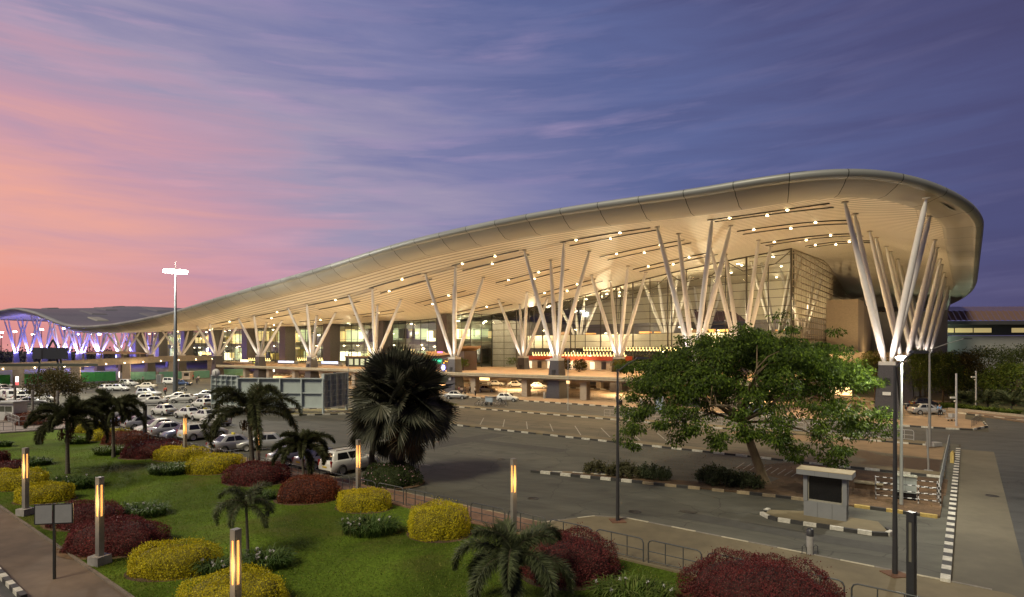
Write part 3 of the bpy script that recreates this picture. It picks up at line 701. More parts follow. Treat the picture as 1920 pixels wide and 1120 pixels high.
# inside: floors, parapet, back glass, counters
inm = mat('interior_plaster', (.66, .60, .47), .7, var=.08)
MB().pq(19.9, 240, 36.4, 110, DZ-.4, DZ+.02).build('concourse_floor', mat('floor_stone', (.30, .26, .2), .3), T, world=True)
MB().pq(20, 92, 46, 48, 9.4, 13.0).build('gallery_parapet', inm, T, world=True)
MB().pq(20, 92, 48.1, 80, 11.2, 11.6).build('gallery_floor', mat('floor_stone', (.3, .26, .2), .3), T, world=True)
MB().pq(97.0, 97.4, 36.3, 84, DZ, 17.4).build('hall_partition', mat('partition', (.20, .19, .17), .5, var=.2, scale=.4), T, world=True)
ct = MB()
for i in range(16):
    p = 24+i*4.2; h = rnd.uniform(1.2, 2.6); ct.pq(p, p+2.9, 53, 54.5, 11.6, 11.6+h, rnd.choice((0, 0, 1)))
ct.build('counter', [emis('counter_glow', lin((240, 170, 95)), .9), mat('counter_wood', (.35, .2, .1), .5)], T, world=True)
_rw = MB()
for k in range(40):
    p0_, p1_ = 20+k*1.92, 20+(k+1)*1.92; z0_, z1_ = Sz(p0_, 84)-.02, Sz(p1_, 84)-.02
    _rw.add([W(p0_, 84, 17.5), W(p1_, 84, 17.5), W(p1_, 84, z1_), W(p0_, 84, z0_)], [(0, 1, 2, 3)])
_rw.build('rear_wall_plaster', inm, T, world=True)
MB().pq(19.9, 96.8, 84.3, 84.8, DZ, 17.5).build('rear_wall', mat('dusk_glass', (.20, .175, .17), .3, var=.2, scale=.2), T, world=True)
dk = MB()
for i in range(46):
    p = 22+rnd.random()*70; q = rnd.uniform(40, 80); z = rnd.choice((DZ+3, 8.5, 14.2, Sz(p, q)-.7, Sz(p, q)-.7, Sz(p, q)-.5)); dk.box(W(p, q, z), (.42, .42, .14), RZU)
dk.build('hall_light', emis('hall_lamp', lin((255, 236, 196)), 22), T, world=True)
# older hall behind the low front: bright rooms seen through the glass
oh = [emis('room_warm', lin((240, 214, 150)), 1.0), emis('room_green', lin((205, 215, 175)), .85), mat('room_dark', (.06, .062, .06), .4), emis('room_white', lin((255, 246, 214)), 2.2), mat('room_ochre', (.42, .33, .10), .5)]
MB().pq(97.4, 327, 40, 40.5, DZ, 17.4).build('hall_back_wall', mat('hall_wall', (.30, .29, .23), .6, var=.15), T, world=True)
MB().pq(97.4, 327, 29.2, 40, 10.6, 11.3).build('hall_gallery', mat('hall_slab', (.24, .23, .19), .6), T, world=True)
for i in range(74):
    p = 98.5+i*3.08
    for lv, (z0, z1) in enumerate(((DZ+.1, 10.0), (11.6, 16.6))):
        c = rnd.random(); mi = (3 if c < .12 else 0 if c < .40 else 1 if c < .62 else 2 if c < .86 else 4)
        w_ = rnd.uniform(1.6, 2.9); zz = z0+rnd.random()*1.2; zt = z1-rnd.random()*2.4
        if mi == 3: zt = min(zt, zz+3.2); w_ = rnd.uniform(.7, 1.5)
        MB().pq(p, p+w_, 39.4-rnd.random()*4, 39.95-rnd.random()*.1, zz, zt).build('lit_room', oh[mi], T, world=True)
for i in range(60):
    p = 98+i*3.8+rnd.random()*2
    MB().box(W(p, rnd.uniform(28, 36), rnd.choice((16.9, 10.4, 9.9, 14))), (.5, .5, .16), RZU).build('hall_downlight', emis('hall_lamp', (1, .9, .7), 22), T, world=True)
# end block of pale stone beside the glass, slim slab and plain wall behind it
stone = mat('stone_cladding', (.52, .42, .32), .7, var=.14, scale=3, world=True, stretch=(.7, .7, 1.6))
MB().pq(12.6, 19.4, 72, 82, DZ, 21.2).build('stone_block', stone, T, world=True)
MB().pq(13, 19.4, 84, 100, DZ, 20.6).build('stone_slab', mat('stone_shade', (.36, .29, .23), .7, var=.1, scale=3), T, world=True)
MB().pq(13.8, 18, 82, 84, DZ, 19.8).build('stair_window', mat('stair_glass', (.03, .035, .04), .2), T, world=True)
MB().pq(-4, 19.4, 104, 105, 1, 19.6).build('plain_wall', mat('plain_wall', (.33, .33, .33), .7, var=.08, scale=1.5), T, world=True)
bal = MB().pq(-2, 40, 33.8, 34.3, 6.4, 8.5, 0).pq(-2, 40, 34.3, 36, 6.4, 6.8, 1)
for i in range(40): bal.box(W(-1.6+i*1.05, 34.05, 8.6), (.12, .3, .22), RZU, 0)
bal.build('balcony', [mat('balcony_concrete', (.46, .35, .24), .8, var=.12), deckm], T, world=True)

# ---- light slots and downlights in the soffit
slotm = mat('light_slot', (.03, .028, .025), .5); dlm = emis('downlight', lin((255, 226, 170)), 30)
recess = mat('soffit_panel', (.60, .52, .40), .5, var=.05)
for k in range(0, 9):
    for qc in ((-3.2, 10.8, 25.0, 37.5) if k < 1 else (-3.2, 10.8, 25.0) if k < 4 else (-2, 12) if k < 7 else (5,)):
        pa, pb = SPC*k+5.2, SPC*k+22
        if k == 0: pa = 6
        if qc > 36: pb = 17
        for sgn in (-1, 1):
            qq = qc+sgn*1.6; mb = MB(); nseg = 8
            for i in range(nseg):
                x0, x1 = pa+(pb-pa)*i/nseg, pa+(pb-pa)*(i+1)/nseg
                z0, z1 = Sz(x0, qq)-.05, Sz(x1, qq)-.05
                vs = [W(x0, qq-.14, z0), W(x1, qq-.14, z1), W(x1, qq+.14, z1), W(x0, qq+.14, z0)]
                vs += [(x, y, z-.12) for x, y, z in vs]
                mb.add(vs, [(4, 5, 6, 7), (0, 1, 5, 4), (1, 2, 6, 5), (2, 3, 7, 6), (3, 0, 4, 7)])
            sl = mb.build('light_slot', slotm, T, world=True)
            for fr_ in (((.3, .82) if sgn < 0 else (.55,)) if k < 3 else ((.35,) if sgn < 0 else ((.8,) if k % 2 else ()))):
                x = pa+(pb-pa)*fr_+rnd.uniform(-.6, .6); c = W(x, qq, Sz(x, qq)-.24)
                o = MB().lathe([(.0, -.05), (.14, -.05), (.18, 0), (.18, .1)], (0, 0, 0), 10).build('downlight', dlm, None)
                o.parent = sl; o.location = Vector(c)-T.location
        if k < 9:
            mb = MB(); nseg = 8
            for i in range(nseg):
                x0, x1 = pa+1+(pb-pa-2)*i/nseg, pa+1+(pb-pa-2)*(i+1)/nseg
                vs = [W(x0, qc-1.3, Sz(x0, qc-1.3)-.06), W(x1, qc-1.3, Sz(x1, qc-1.3)-.06), W(x1, qc+1.3, Sz(x1, qc+1.3)-.06), W(x0, qc+1.3, Sz(x0, qc+1.3)-.06)]
                mb.add(vs, [(0, 1, 2, 3)])
            mb.build('soffit_panel', recess, T, world=True)

# ---- the terminal's own lamps: floods on the pedestals, downlights, hall lights; plus added soffit fill spots
WARM = (1, .66, .32); UPW = (1, .70, .33); BLUE = (.22, .20, 1.)
for (p, q, zt) in ANCH:
    if q > 49 and p > 20 and p < 300: continue
    if p > 11*SPC-1:
        lamp('blue_flood', 'POINT', W(p-1.8, q-1.8, zt+1.3), 7500, BLUE, .4, T)
        if q < 1: lamp('warm_flood', 'SPOT', W(p+1.2, q-2.2, zt+.6), 1500, UPW, .5, T, 150, (0, 0, 1))
        continue
    e = 620*((Sz(p, q)-8)/20)**2+60
    if p < 2 and q > 5: e *= .4
    lamp('canopy_flood', 'SPOT', W(p, q-2.6, zt+.2), e*1.9, (1, .88, .78), .6, T, 165, (0, -.0, 1), .6)
for k in range(0, 13):                          # added fill spots without fixtures, brighten the soffit between the columns
    p = SPC*(k+.5)
    for q in ((-1.8, 15, 28) if k < 3 else (-1.8, 15)):
        z = Sz(p, q); zl = DZ+.5 if p < 176 else .8
        lamp('soffit_fill', 'SPOT', W(p, q, zl), (3300 if k < 3 else 7600)*((z-5)/23)**1.2+100, UPW, .7, T, 165, (0, 0, 1), .6)
for j in range(0, 4): lamp('side_soffit_fill', 'SPOT', W(8, 36+24*j, 5), (6400, 4500, 2500, 1500)[j], UPW, .7, T, 160, (0, 0, 1), .6)  # added spots without fixtures, brighten the end soffit and louvres
for k in range(0, 13):
    p = SPC*(k+.5)
    for q in (-3, 18):
        z = Sz(p, q)-.8
        lamp('canopy_downlight', 'SPOT', W(p, q, z), (13500 if k < 7 else 9000)*((z)/26)**2+1200, WARM, .5, T, 125, (0, 0, -1), .7)
for k in range(1, 9): lamp('arrivals_lamp', 'AREA', W(SPC*k-6, 15, DZ-1.0), 3600, WARM, 6, T, aim=(0, 0, -1))
for k in range(1, 8): lamp('arrivals_lamp', 'POINT', W(SPC*k+3, 20, DZ-1.0), 900, WARM, .12, T)
for k in range(0, 3): lamp('hall_lamp', 'POINT', W((38.5, 64.5, 88)[k], 43, 17), 9000, (1, .80, .52), .12, T)
lamp('hall_lamp', 'POINT', W(26, 74, 20), 3200, (1, .8, .52), .12, T)
lamp('hall_lamp', 'POINT', W(27, 100, 15), 4200, (1, .8, .52), .12, T)
lamp('hall_lamp', 'POINT', W(27, 120, 13), 3000, (1, .8, .52), .12, T)
for k in range(0, 9): lamp('hall_lamp', 'POINT', W(106+25.8*k, 33, 14.5), 1700, (1, .9, .66), .12, T)
for k in range(0, 9): lamp('hall_lamp', 'POINT', W(106+25.8*k, 33, 8.5), 1500, (1, .9, .66), .12, T)

# ================================================================== PLANTS
H_YEL = leafm('golden_leaf', (.44, .38, .012), (.60, .50, .018), (.26, .26, .018), .25)
H_RED = leafm('maroon_leaf', (.11, .022, .024), (.17, .034, .034), (.065, .028, .022), .2)
H_RUST = leafm('rust_leaf', (.16, .038, .020), (.20, .058, .030), (.09, .038, .018), .2)
H_GRN = leafm('dark_hedge_leaf', (.020, .036, .010), (.038, .058, .014), (.055, .065, .018), .2)
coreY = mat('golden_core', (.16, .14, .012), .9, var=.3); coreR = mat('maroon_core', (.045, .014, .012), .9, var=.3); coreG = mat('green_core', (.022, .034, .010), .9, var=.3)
twig = mat('twig', (.07, .05, .03), .9)
def superell(d, rx, ry, h, e):
    a = np.abs(d[:, 0])**2+np.abs(d[:, 1])**2; rho = np.sqrt(a); t = (rho**e+np.abs(d[:, 2])**e)**(-1/e)
    return np.column_stack([d[:, 0]*t*rx, d[:, 1]*t*ry, d[:, 2]*t*h])
def hedge(label, cx, cy, rpx, h, leaf, core, ratio=.9, e=3.2, name='clipped_shrub', cat='shrub', group=None, lsize=1., dens=1., zg=.07, lump=.10, rot=None):
    x, y, _ = G(cx, cy, zg); rx = rpx/F*y; ry = rx*ratio
    th = thing(name, label, cat, (x, y, zg), rot if rot is not None else rnd.uniform(-.4, .4), group)
    L = .062*max(1, y/30)*lsize
    area = 2*math.pi*rx*h*.9+math.pi*rx*ry
    n = int(min(42000, area*1.9/(L*L*.55)*dens))
    d = rdir(n); d[:, 2] = np.abs(d[:, 2])-.06
    d /= np.linalg.norm(d, axis=1, keepdims=True)
    P = superell(d, rx, ry, h, e)
    ph = nr.random(6)*6.28
    bump = 1+lump*(np.sin(P[:, 0]*2.3+ph[0])*np.sin(P[:, 1]*2.7+ph[1])+.6*np.sin(P[:, 0]*5.1+ph[2])*np.sin(P[:, 2]*6+ph[3])*np.cos(P[:, 1]*4.7+ph[4]))
    P *= bump[:, None]*nr.uniform(.93, 1.02, n)[:, None]; P[:, 2] = np.maximum(P[:, 2], .02)
    nm = np.column_stack([P[:, 0]/rx**2, P[:, 1]/ry**2, P[:, 2]/h**2*1.2]); nm /= np.linalg.norm(nm, axis=1, keepdims=True)
    dr = nm*.30+rdir(n)*.85+np.array((0, 0, .2))
    shoot = nr.random(n) < .02; P[shoot] *= nr.uniform(1.03, 1.12, shoot.sum())[:, None]; dr[shoot] = nm[shoot]+np.array((0, 0, .5))
    f = MB(); quads(f, P, dr, nm+rdir(n)*.75+np.array((0, 0, .15)), nr.uniform(.6, 1.25, n)*L, nr.uniform(.22, .38, n)*L)
    f.build('foliage', leaf, th)
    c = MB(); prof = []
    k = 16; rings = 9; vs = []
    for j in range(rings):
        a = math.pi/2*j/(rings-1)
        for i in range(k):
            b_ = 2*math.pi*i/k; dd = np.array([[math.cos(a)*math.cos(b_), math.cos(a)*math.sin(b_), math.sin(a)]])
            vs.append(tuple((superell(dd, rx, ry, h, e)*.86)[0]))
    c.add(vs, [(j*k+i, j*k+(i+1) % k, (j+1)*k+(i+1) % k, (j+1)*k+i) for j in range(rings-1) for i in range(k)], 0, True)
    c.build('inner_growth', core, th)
    sr = MB(); sr.lathe([(0, .022), (1.0, .02), (1.08, .0)], (0, 0, 0), 28); o = sr.build('soil_bed', soil, th); o.scale = (rx*1.06, ry*1.08, 1)
    return th
GY = 'golden clipped shrubs on the lawn'; GR = 'maroon clipped shrubs on the lawn'
for a in (
    ('golden clipped mound beside the lit lamp with the pale base, bright yellow top', 327, 1068, 76, .98, .72, GY),
    ('golden clipped mound cut by the bottom edge behind the nearest lit lamp', 440, 1135, 93, 1.0, .8, GY),
    ('golden flat topped hedge in front of the leftmost lit lamp', 85, 938, 48, .95, .7, GY),
    ('long golden hedge behind the leftmost lit lamp at the left edge', 30, 912, 66, 1.0, .6, GY),
    ('golden oval mound beside the red paving behind the strap leaf clump', 682, 952, 51, .95, .75, GY),
    ('tall round golden shrub left of the feathery palm by the railing', 824, 1000, 57, 1.35, .9, GY),
    ('golden mound behind the tall drooping palm, next to the maroon shrub', 405, 883, 48, 1.15, .8, GY),
    ('long golden hedge along the railing left of the tall drooping palm', 339, 861, 49, .95, .6, GY),
    ('small golden mound half hidden by the second palm from the left', 205, 824, 33, 1.0, .7, GY),
    ('farthest small golden mound between the two left palms', 168, 810, 24, 1.0, .8, GY)):
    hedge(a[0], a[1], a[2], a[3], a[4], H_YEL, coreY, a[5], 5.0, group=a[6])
for a in (
    ('wide maroon hedge behind the lit lamp with the pale base', 218, 1022, 93, 1.05, .75),
    ('maroon hedge behind the two panel sign', 160, 978, 72, .9, .75),
    ('maroon hedge at the left edge behind the golden hedge', 18, 884, 38, .75, .6),
    ('reddish brown mound under the small palm by the railing', 578, 934, 56, 1.25, .85),
    ('maroon mound behind the trunk of the tall drooping palm', 482, 901, 58, 1.2, .85),
    ('maroon mound left of the golden hedges in the middle of the lawn', 288, 854, 52, 1.25, .8),
    ('farther low maroon hedge below the second palm from the left', 240, 832, 48, 1.1, .6),
    ('large maroon mound under the feathery palm by the curved railing', 1068, 1074, 88, 1.5, .85),
    ('largest maroon mound cut by the bottom edge beside the pavement', 1424, 1130, 136, 1.4, .8),
    ('dark maroon ball at the left edge of the lawn', 2, 868, 14, .9, .9)):
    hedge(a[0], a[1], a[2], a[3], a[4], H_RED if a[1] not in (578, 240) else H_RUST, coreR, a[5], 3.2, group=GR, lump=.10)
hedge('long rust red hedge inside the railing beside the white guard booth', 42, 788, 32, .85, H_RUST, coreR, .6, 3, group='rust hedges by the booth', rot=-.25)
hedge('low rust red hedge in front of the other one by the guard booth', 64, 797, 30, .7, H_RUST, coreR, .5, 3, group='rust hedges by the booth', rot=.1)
hedge('dark green hedge under the brown tree at the car park', 88, 772, 15, 1.1, H_GRN, coreG, .8, 3, name='green_hedge', cat='hedge')
hedge('dark shrub mound with small pale flowers round the fan palm trunks', 735, 905, 54, 1.25, H_GRN, coreG, .9, 2.6, name='flowering_shrub', lump=.12)
x, y, _ = G(735, 905); fl = MB(); k = 90; d = rdir(k); d[:, 2] = np.abs(d[:, 2]); d[:, 1] = -np.abs(d[:, 1]); P = superell(d, 54/F*y*1.03, 54/F*y*.95, 1.3, 2.6)
quads(fl, P, rdir(k)+np.array((0, -.3, .6)), rdir(k), np.full(k, .10), np.full(k, .045)); fl.build('blossom', mat('pink_blossom', (.42, .25, .30), .8), bpy.data.objects['flowering_shrub'])

# strap-leaved lilies
LIL = leafm('lily_leaf', (.040, .080, .016), (.070, .12, .026), (.11, .15, .05), .3, .6)
LILY = leafm('lily_leaf_light', (.065, .11, .016), (.10, .15, .022), (.15, .18, .05), .3, .6)
flow = mat('white_flower', (.62, .60, .60), .7, var=.1)
def strap(mb, base, dirv, L, wd, rise):
    d = np.array(dirv); side = np.array((-d[1], d[0], 0)); pts = []
    for t in (0, .3, .6, .85, 1):
        pts.append(base+d*L*(t*.25+.55*t*t)*1.0+np.array((0, 0, rise*L*(1.75*t-1.25*t*t))))
    vs = []
    for p, w_ in zip(pts, (.7, 1, .9, .55, .05)):
        vs += [tuple(p-side*wd*w_), tuple(p+side*wd*w_)]
    mb.add(vs, [(2*i, 2*i+1, 2*i+3, 2*i+2) for i in range(4)])
def lilies(label, cx, cy, rpx, h, m=None, ratio=.7, n=None, flowers=5, name='lily_clump', group='strap leaved lily clumps on the lawn'):
    x, y, _ = G(cx, cy, .07); rx = rpx/F*y; th = thing(name, label, 'plant', (x, y, .06), 0, group)
    f = MB(); n = n or int(330*rx)
    for _ in range(n):
        a = rnd.uniform(0, 6.283); r = math.sqrt(rnd.random())*.85; b = np.array((math.cos(a)*r*rx, math.sin(a)*r*rx*ratio, 0.))
        da = a+rnd.uniform(-1.2, 1.2); L = rnd.uniform(.65, 1.1)*h; strap(f, b, (math.cos(da)*.9, math.sin(da)*.9, 0), L, rnd.uniform(.018, .032)*max(1, y/30), rnd.uniform(.8, 1.35))
    f.build('foliage', m or LIL, th)
    for _ in range(flowers):
        a = rnd.uniform(0, 6.283); r = rnd.uniform(.3, .95); c = np.array([[math.cos(a)*r*rx, math.sin(a)*r*rx*ratio-.1, h*rnd.uniform(.62, .85)]]); k = 16
        q = MB(); q.tube((c[0][0], c[0][1], 0), tuple(c[0]), .012, .01, 4, 1)
        quads(q, np.repeat(c, k, 0), rdir(k)+np.array((0, 0, .25)), rdir(k), np.full(k, .085), np.full(k, .012)); q.build('flower', [flow, twig], th)
for a in (('big strap leaf clump in front of the golden oval mound, few white flowers', 695, 1000, 58, .95, None, 9),
          ('lily clump with white flowers left of the small bare trunk palm', 404, 1078, 32, .75, None, 6),
          ('lily clump with white flowers right of the small bare trunk palm', 500, 1062, 50, .8, None, 9),
          ('bright lily clump at the bottom edge between the two maroon mounds', 1185, 1128, 84, .9, LILY, 7),
          ('lily clump behind the wide maroon hedge', 266, 966, 52, .75, None, 4),
          ('dark lily clump right of the golden flat topped hedge', 140, 914, 44, .9, None, 5),
          ('pale lily clump round the second palm from the left', 208, 852, 33, .85, LILY, 3),
          ('lily clump in front of the long golden hedge', 318, 888, 41, .9, None, 4),
          ('light green lily clump behind the leftmost palm', 146, 832, 24, .9, LILY, 2),
          ('dark lily tuft at the left edge by the maroon hedge', 62, 872, 34, .7, None, 3),
          ('small dark lily tuft at the far left edge', 8, 838, 14, .7, None, 1),
          ('grey green lily tuft left of the reddish brown mound', 492, 936, 26, .7, None, 0)):
    lilies(a[0], a[1], a[2], a[3], a[4], a[5], flowers=a[6])

# feathery palms
PALM = leafm('palm_leaf', (.036, .044, .018), (.064, .074, .030), (.11, .112, .05), .25, .5)
PALMG = leafm('palm_leaf_grey', (.048, .062, .030), (.080, .10, .044), (.13, .145, .075), .25, .5)
bark = mat('palm_bark', (.10, .088, .07), .9, var=.35, scale=3, bump=.4, stretch=(1, 1, 6))
green_shaft = mat('crown_shaft', (.06, .09, .03), .6, var=.2)
brown = mat('dry_frond', (.11, .065, .03), .9, var=.3)
def frond(mb, base, az_, up, L, droop, m=0, leaf=.3, n=46, plume=1., width=.022, twist=0.):
    """arched rachis carrying leaflets all round it"""
    h = np.array((math.cos(az_), math.sin(az_), 0)); pts = []
    ang = up; p = np.array(base, float); k = 16
    for i in range(k+1):
        pts.append(p.copy()); p = p+(h*math.cos(ang)+np.array((0, 0, math.sin(ang))))*L/k; ang -= droop/k*(.55+.9*i/k)
    pts = np.array(pts); mb.sweep([tuple(a) for a in pts[::2]], list(np.linspace(.028, .006, 9)), 4, 1)
    t = np.linspace(.14, 1, n); idx = t*k; i0 = np.minimum(idx.astype(int), k-1); fr = (idx-i0)[:, None]
    P = pts[i0]*(1-fr)+pts[i0+1]*fr; tg = pts[i0+1]-pts[i0]; tg /= np.linalg.norm(tg, axis=1, keepdims=True)
    s_ = np.cross(tg, np.array((0, 0, 1.))); s_ /= np.linalg.norm(s_, axis=1, keepdims=True)+1e-9; u_ = np.cross(s_, tg)
    for sg in (-1, 1):
        for rep in range(5):
            a = nr.uniform(-1.25, 1.0, n)*plume+.1
            d = (s_*sg)*np.cos(a)[:, None]+u_*np.sin(a)[:, None]+tg*nr.uniform(.45, .95, n)[:, None]-np.array((0, 0, .42))*nr.uniform(.2, 1, n)[:, None]
            ll = leaf*np.sin(np.clip(t*math.pi*.86+.32, 0, math.pi))**.6*nr.uniform(.55, 1.15, n)+.05
            quads(mb, P, d, u_+rdir(n)*.4, ll, np.full(n, width), m, .04)
def palm(label, px, py, ph, pcx, L, nf, leaf_m, leaf=.34, name='feather_palm', tr=.13, fruit=True, zb=.07, droops=(2.0, 3.0), ups=(.25, 1.3), width=.023, nleaf=80, crown_shaft=.8, cat='palm tree', group='feathery palms on the lawn', az0=None):
    """px,py: foot in the photo; ph: height where fronds start (m); pcx: photo column of the crown"""
    x, y, _ = G(px, py, zb); lean = (pcx-px)/F*y
    th = thing(name, label, cat, (x, y, zb-.05), 0, group)
    t = MB(); pts = [(lean*(k/6)**1.3, 0, ph*k/6) for k in range(7)]
    t.sweep(pts, [tr*1.35, tr*1.05, tr, tr*.95, tr*.9, tr*.85, tr*.8], 10); t.build('trunk', bark, th)
    top = (lean, 0, ph)
    if crown_shaft: MB().sweep([top, (lean, 0, ph+crown_shaft*.5), (lean, 0, ph+crown_shaft)], [tr*1.05, tr*.95, tr*.45], 10).build('crown_shaft', green_shaft, th)
    a0 = rnd.uniform(0, 6.28) if az0 is None else az0
    for i in range(nf):
        mb = MB(); frac = i/nf; up = ups[1]+(ups[0]-ups[1])*frac+rnd.uniform(-.12, .12)
        frond(mb, (lean, 0, ph+crown_shaft*(1-.45*frac)*.95), a0+i*2.399+rnd.uniform(-.2, .2), up, L*rnd.uniform(.85, 1.08)*(.75 if frac < .12 else 1), rnd.uniform(*droops)*(.75 if frac < .15 else 1), 0, leaf, nleaf, width=width)
        mb.build('frond', [leaf_m, twig], th)
    if fruit:
        f = MB()
        for sgn in (1, -1):
            c = np.array((lean+sgn*.32, -.1, ph-.25)); k = 110; f.tube(tuple(c+np.array((0, 0, .35))), tuple(c-np.array((0, 0, .35))), .09, .03, 6); P = c+nr.normal(size=(k, 3))*np.array((.13, .13, .2)); quads(f, P, np.tile((0, 0, -1.), (k, 1))+rdir(k)*.5, rdir(k), np.full(k, .16), np.full(k, .04))
        f.build('fruit_cluster', brown, th)
    return th
palm('leftmost feathery palm with hanging dark fronds on the lawn', 127, 889, 3.2, 126, 3.3, 15, PALM, .48, fruit=True)
palm('second feathery palm from the left, broad dark crown before the taxis', 213, 858, 3.3, 212, 3.3, 17, PALM, .46)
palm('tallest drooping palm in front of the grey hoarding', 474, 893, 3.9, 468, 4.3, 16, PALM, .58, tr=.17)
palm('small palm growing out of the reddish brown mound', 570, 917, 2.2, 567, 2.5, 14, PALM, .36, tr=.09, fruit=False, crown_shaft=.5)
palm('slender young palm with a thin bare trunk at the bottom of the lawn', 465, 1046, 2.0, 462, 1.75, 12, PALMG, .32, tr=.065, fruit=False, crown_shaft=.4, width=.010, nleaf=44)
palm('grey green feathery palm before the curved railing at the bottom', 968, 1150, 1.35, 963, 2.75, 13, PALMG, .46, tr=.09, fruit=False, crown_shaft=.6, width=.012, nleaf=120, ups=(.15, 1.35))

# the great fan palm
def fan(mb, base, dirv, pet, Rf, m, roll, dr):
    d = np.array(dirv, float); d /= np.linalg.norm(d); b = np.array(base)
    sag = np.array((0, 0, -1.))*dr*pet*.35
    hub = b+d*pet+sag; mb.sweep([tuple(b), tuple(b+d*pet*.55+sag*.2), tuple(hub)], [.05, .035, .025], 5, 1)
    up = np.array((0, 0, 1.)); s_ = np.cross(d, up); s_ /= np.linalg.norm(s_)+1e-9; u0 = np.cross(s_, d)
    be = (rnd.uniform(-.35, .25) if dr < .35 else 1.2*dr+rnd.uniform(-.3, .3)); d = d*math.cos(be)-u0*math.sin(be); nrm = np.cross(s_, d)
    nrm = nrm*math.cos(roll)+s_*math.sin(roll); s_ = np.cross(d, nrm)
    k = 34; an = np.linspace(-1.75, 1.75, k)
    for i, a in enumerate(an):
        r_ = Rf*(.78+.22*math.cos(a*.7))*rnd.uniform(.9, 1.05); e = d*math.cos(a)+s_*math.sin(a)
        mid = hub+e*r_*.58+nrm*(.10*abs(math.sin(a))+.0)+np.array((0, 0, -1.))*dr*r_*.12
        tip = hub+e*r_+np.array((0, 0, -1.))*(dr*r_*.22+.06*rnd.random())+nrm*.06
        w_ = r_*.040; q = np.cross(e, nrm)
        ridge = nrm*(.035 if i % 2 else -.02)
        mb.add([tuple(hub-q*.01), tuple(mid-q*w_+ridge), tuple(tip), tuple(mid+q*w_-ridge)], [(0, 1, 2, 3)], m)
x, y, _ = G(752, 900)
th = thing('fan_palm', 'huge dark fan palm with brown hanging lower leaves in the middle of the car park', 'palm tree', (x, y, 0))
FANL = leafm('fan_leaf', (.036, .040, .028), (.062, .066, .046), (.11, .105, .075), .12, .4); FAND = leafm('fan_leaf_dry', (.055, .038, .022), (.085, .058, .030), (.036, .028, .018), .2, .6)
t = MB(); t.sweep([(.05, 0, 0), (.0, 0, 1.2), (-.05, 0, 3.0), (0, 0, 5.6)], [.36, .30, .28, .26], 12); t.build('trunk', bark, th)
t = MB(); t.sweep([(-.55, .2, 0), (-.6, .2, 1.6), (-.3, .1, 4.8)], [.30, .26, .24], 10); t.build('trunk', bark, th)
t = MB(); t.sweep([(-2.35, 1.2, 0), (-2.3, 1.2, 1.6), (-2.0, 1.0, 3.2)], [.24, .2, .18], 10); t.build('trunk', bark, th)
zc = 5.75
for i in range(92):
    zz = 1-2*(i+.5)/92; el_ = math.asin(zz); a = i*2.39996+rnd.uniform(-.1, .1)
    if el_ < -.46: continue
    d = (math.cos(el_)*math.cos(a), math.cos(el_)*math.sin(a)*.9, math.sin(el_)*.92); dry = el_ < -.05 and rnd.random() < .55
    mb = MB(); pet = 2.25*rnd.uniform(.8, 1.1)*(1 if el_ > -.3 else .95); fan(mb, (0, 0, zc-.3+.35*zz), d, pet, 1.95*rnd.uniform(.88, 1.1), 0, rnd.uniform(-1.0, 1.0), .3 if el_ > .35 else .5 if el_ > 0 else .75)
    mb.build('palm_leaf', [FAND if dry else FANL, twig], th)
for i in range(26):
    a = i*2.39996+1; el_ = rnd.uniform(-.1, 1.35); d = (math.cos(el_)*math.cos(a), math.cos(el_)*math.sin(a), math.sin(el_))
    mb = MB(); fan(mb, (0, 0, zc-.2), d, rnd.uniform(.9, 1.4), rnd.uniform(1.3, 1.7), 0, rnd.uniform(-.7, .7), rnd.uniform(.3, .6)); mb.build('palm_leaf', [FANL, twig], th)
for (bx, by, bz, a, e) in ((-2.0, 1, 3.2, 2.9, .1), (-2.0, 1, 3.2, 3.6, -.25), (-2.0, 1, 3.2, -.5, -.3), (.1, 0, 3.1, -.35, -.55)):
    mb = MB(); fan(mb, (bx, by, bz), (math.cos(a)*math.cos(e), math.sin(a)*math.cos(e), math.sin(e)), 1.0, 1.35, 0, .3, .9); mb.build('palm_leaf', [FANL, twig], th)

# the spreading shade tree
TREE = leafm('shade_tree_leaf', (.022, .040, .005), (.044, .078, .008), (.12, .18, .016), .35, .5)
tbark = mat('tree_bark', (.16, .115, .065), .9, var=.35, scale=2.5, bump=.6, stretch=(1, 1, .5))
bx, by, _ = G(1430, 908)
th = thing('shade_tree', 'wide spreading leafy shade tree leaning on the island beside the booth', 'tree', (bx, by, 0))
def rel(px, py, d): 
    a = AT(px, py, d); return Vector((a[0]-bx, a[1]-by, a[2]))
t = MB(); fork = rel(1388, 785, 40.0); mid = rel(1414, 850, 39.9)
t.sweep([(.15, 0, -.1), (.05, 0, .35), tuple(mid), tuple(rel(1402, 818, 40)), tuple(fork)], [.46, .34, .28, .26, .24], 12)
t.build('trunk', tbark, th)
limbs = [((1240, 715, 38.5), .17), ((1290, 665, 43), .17), ((1370, 650, 40), .18), ((1450, 650, 44), .18), ((1530, 680, 40), .17), ((1590, 720, 42), .15), ((1500, 760, 35.5), .13), ((1330, 760, 35), .13), ((1420, 690, 34.5), .14), ((1400, 700, 47), .15), ((1250, 790, 38), .11), ((1560, 830, 36.5), .10)]
tw = []
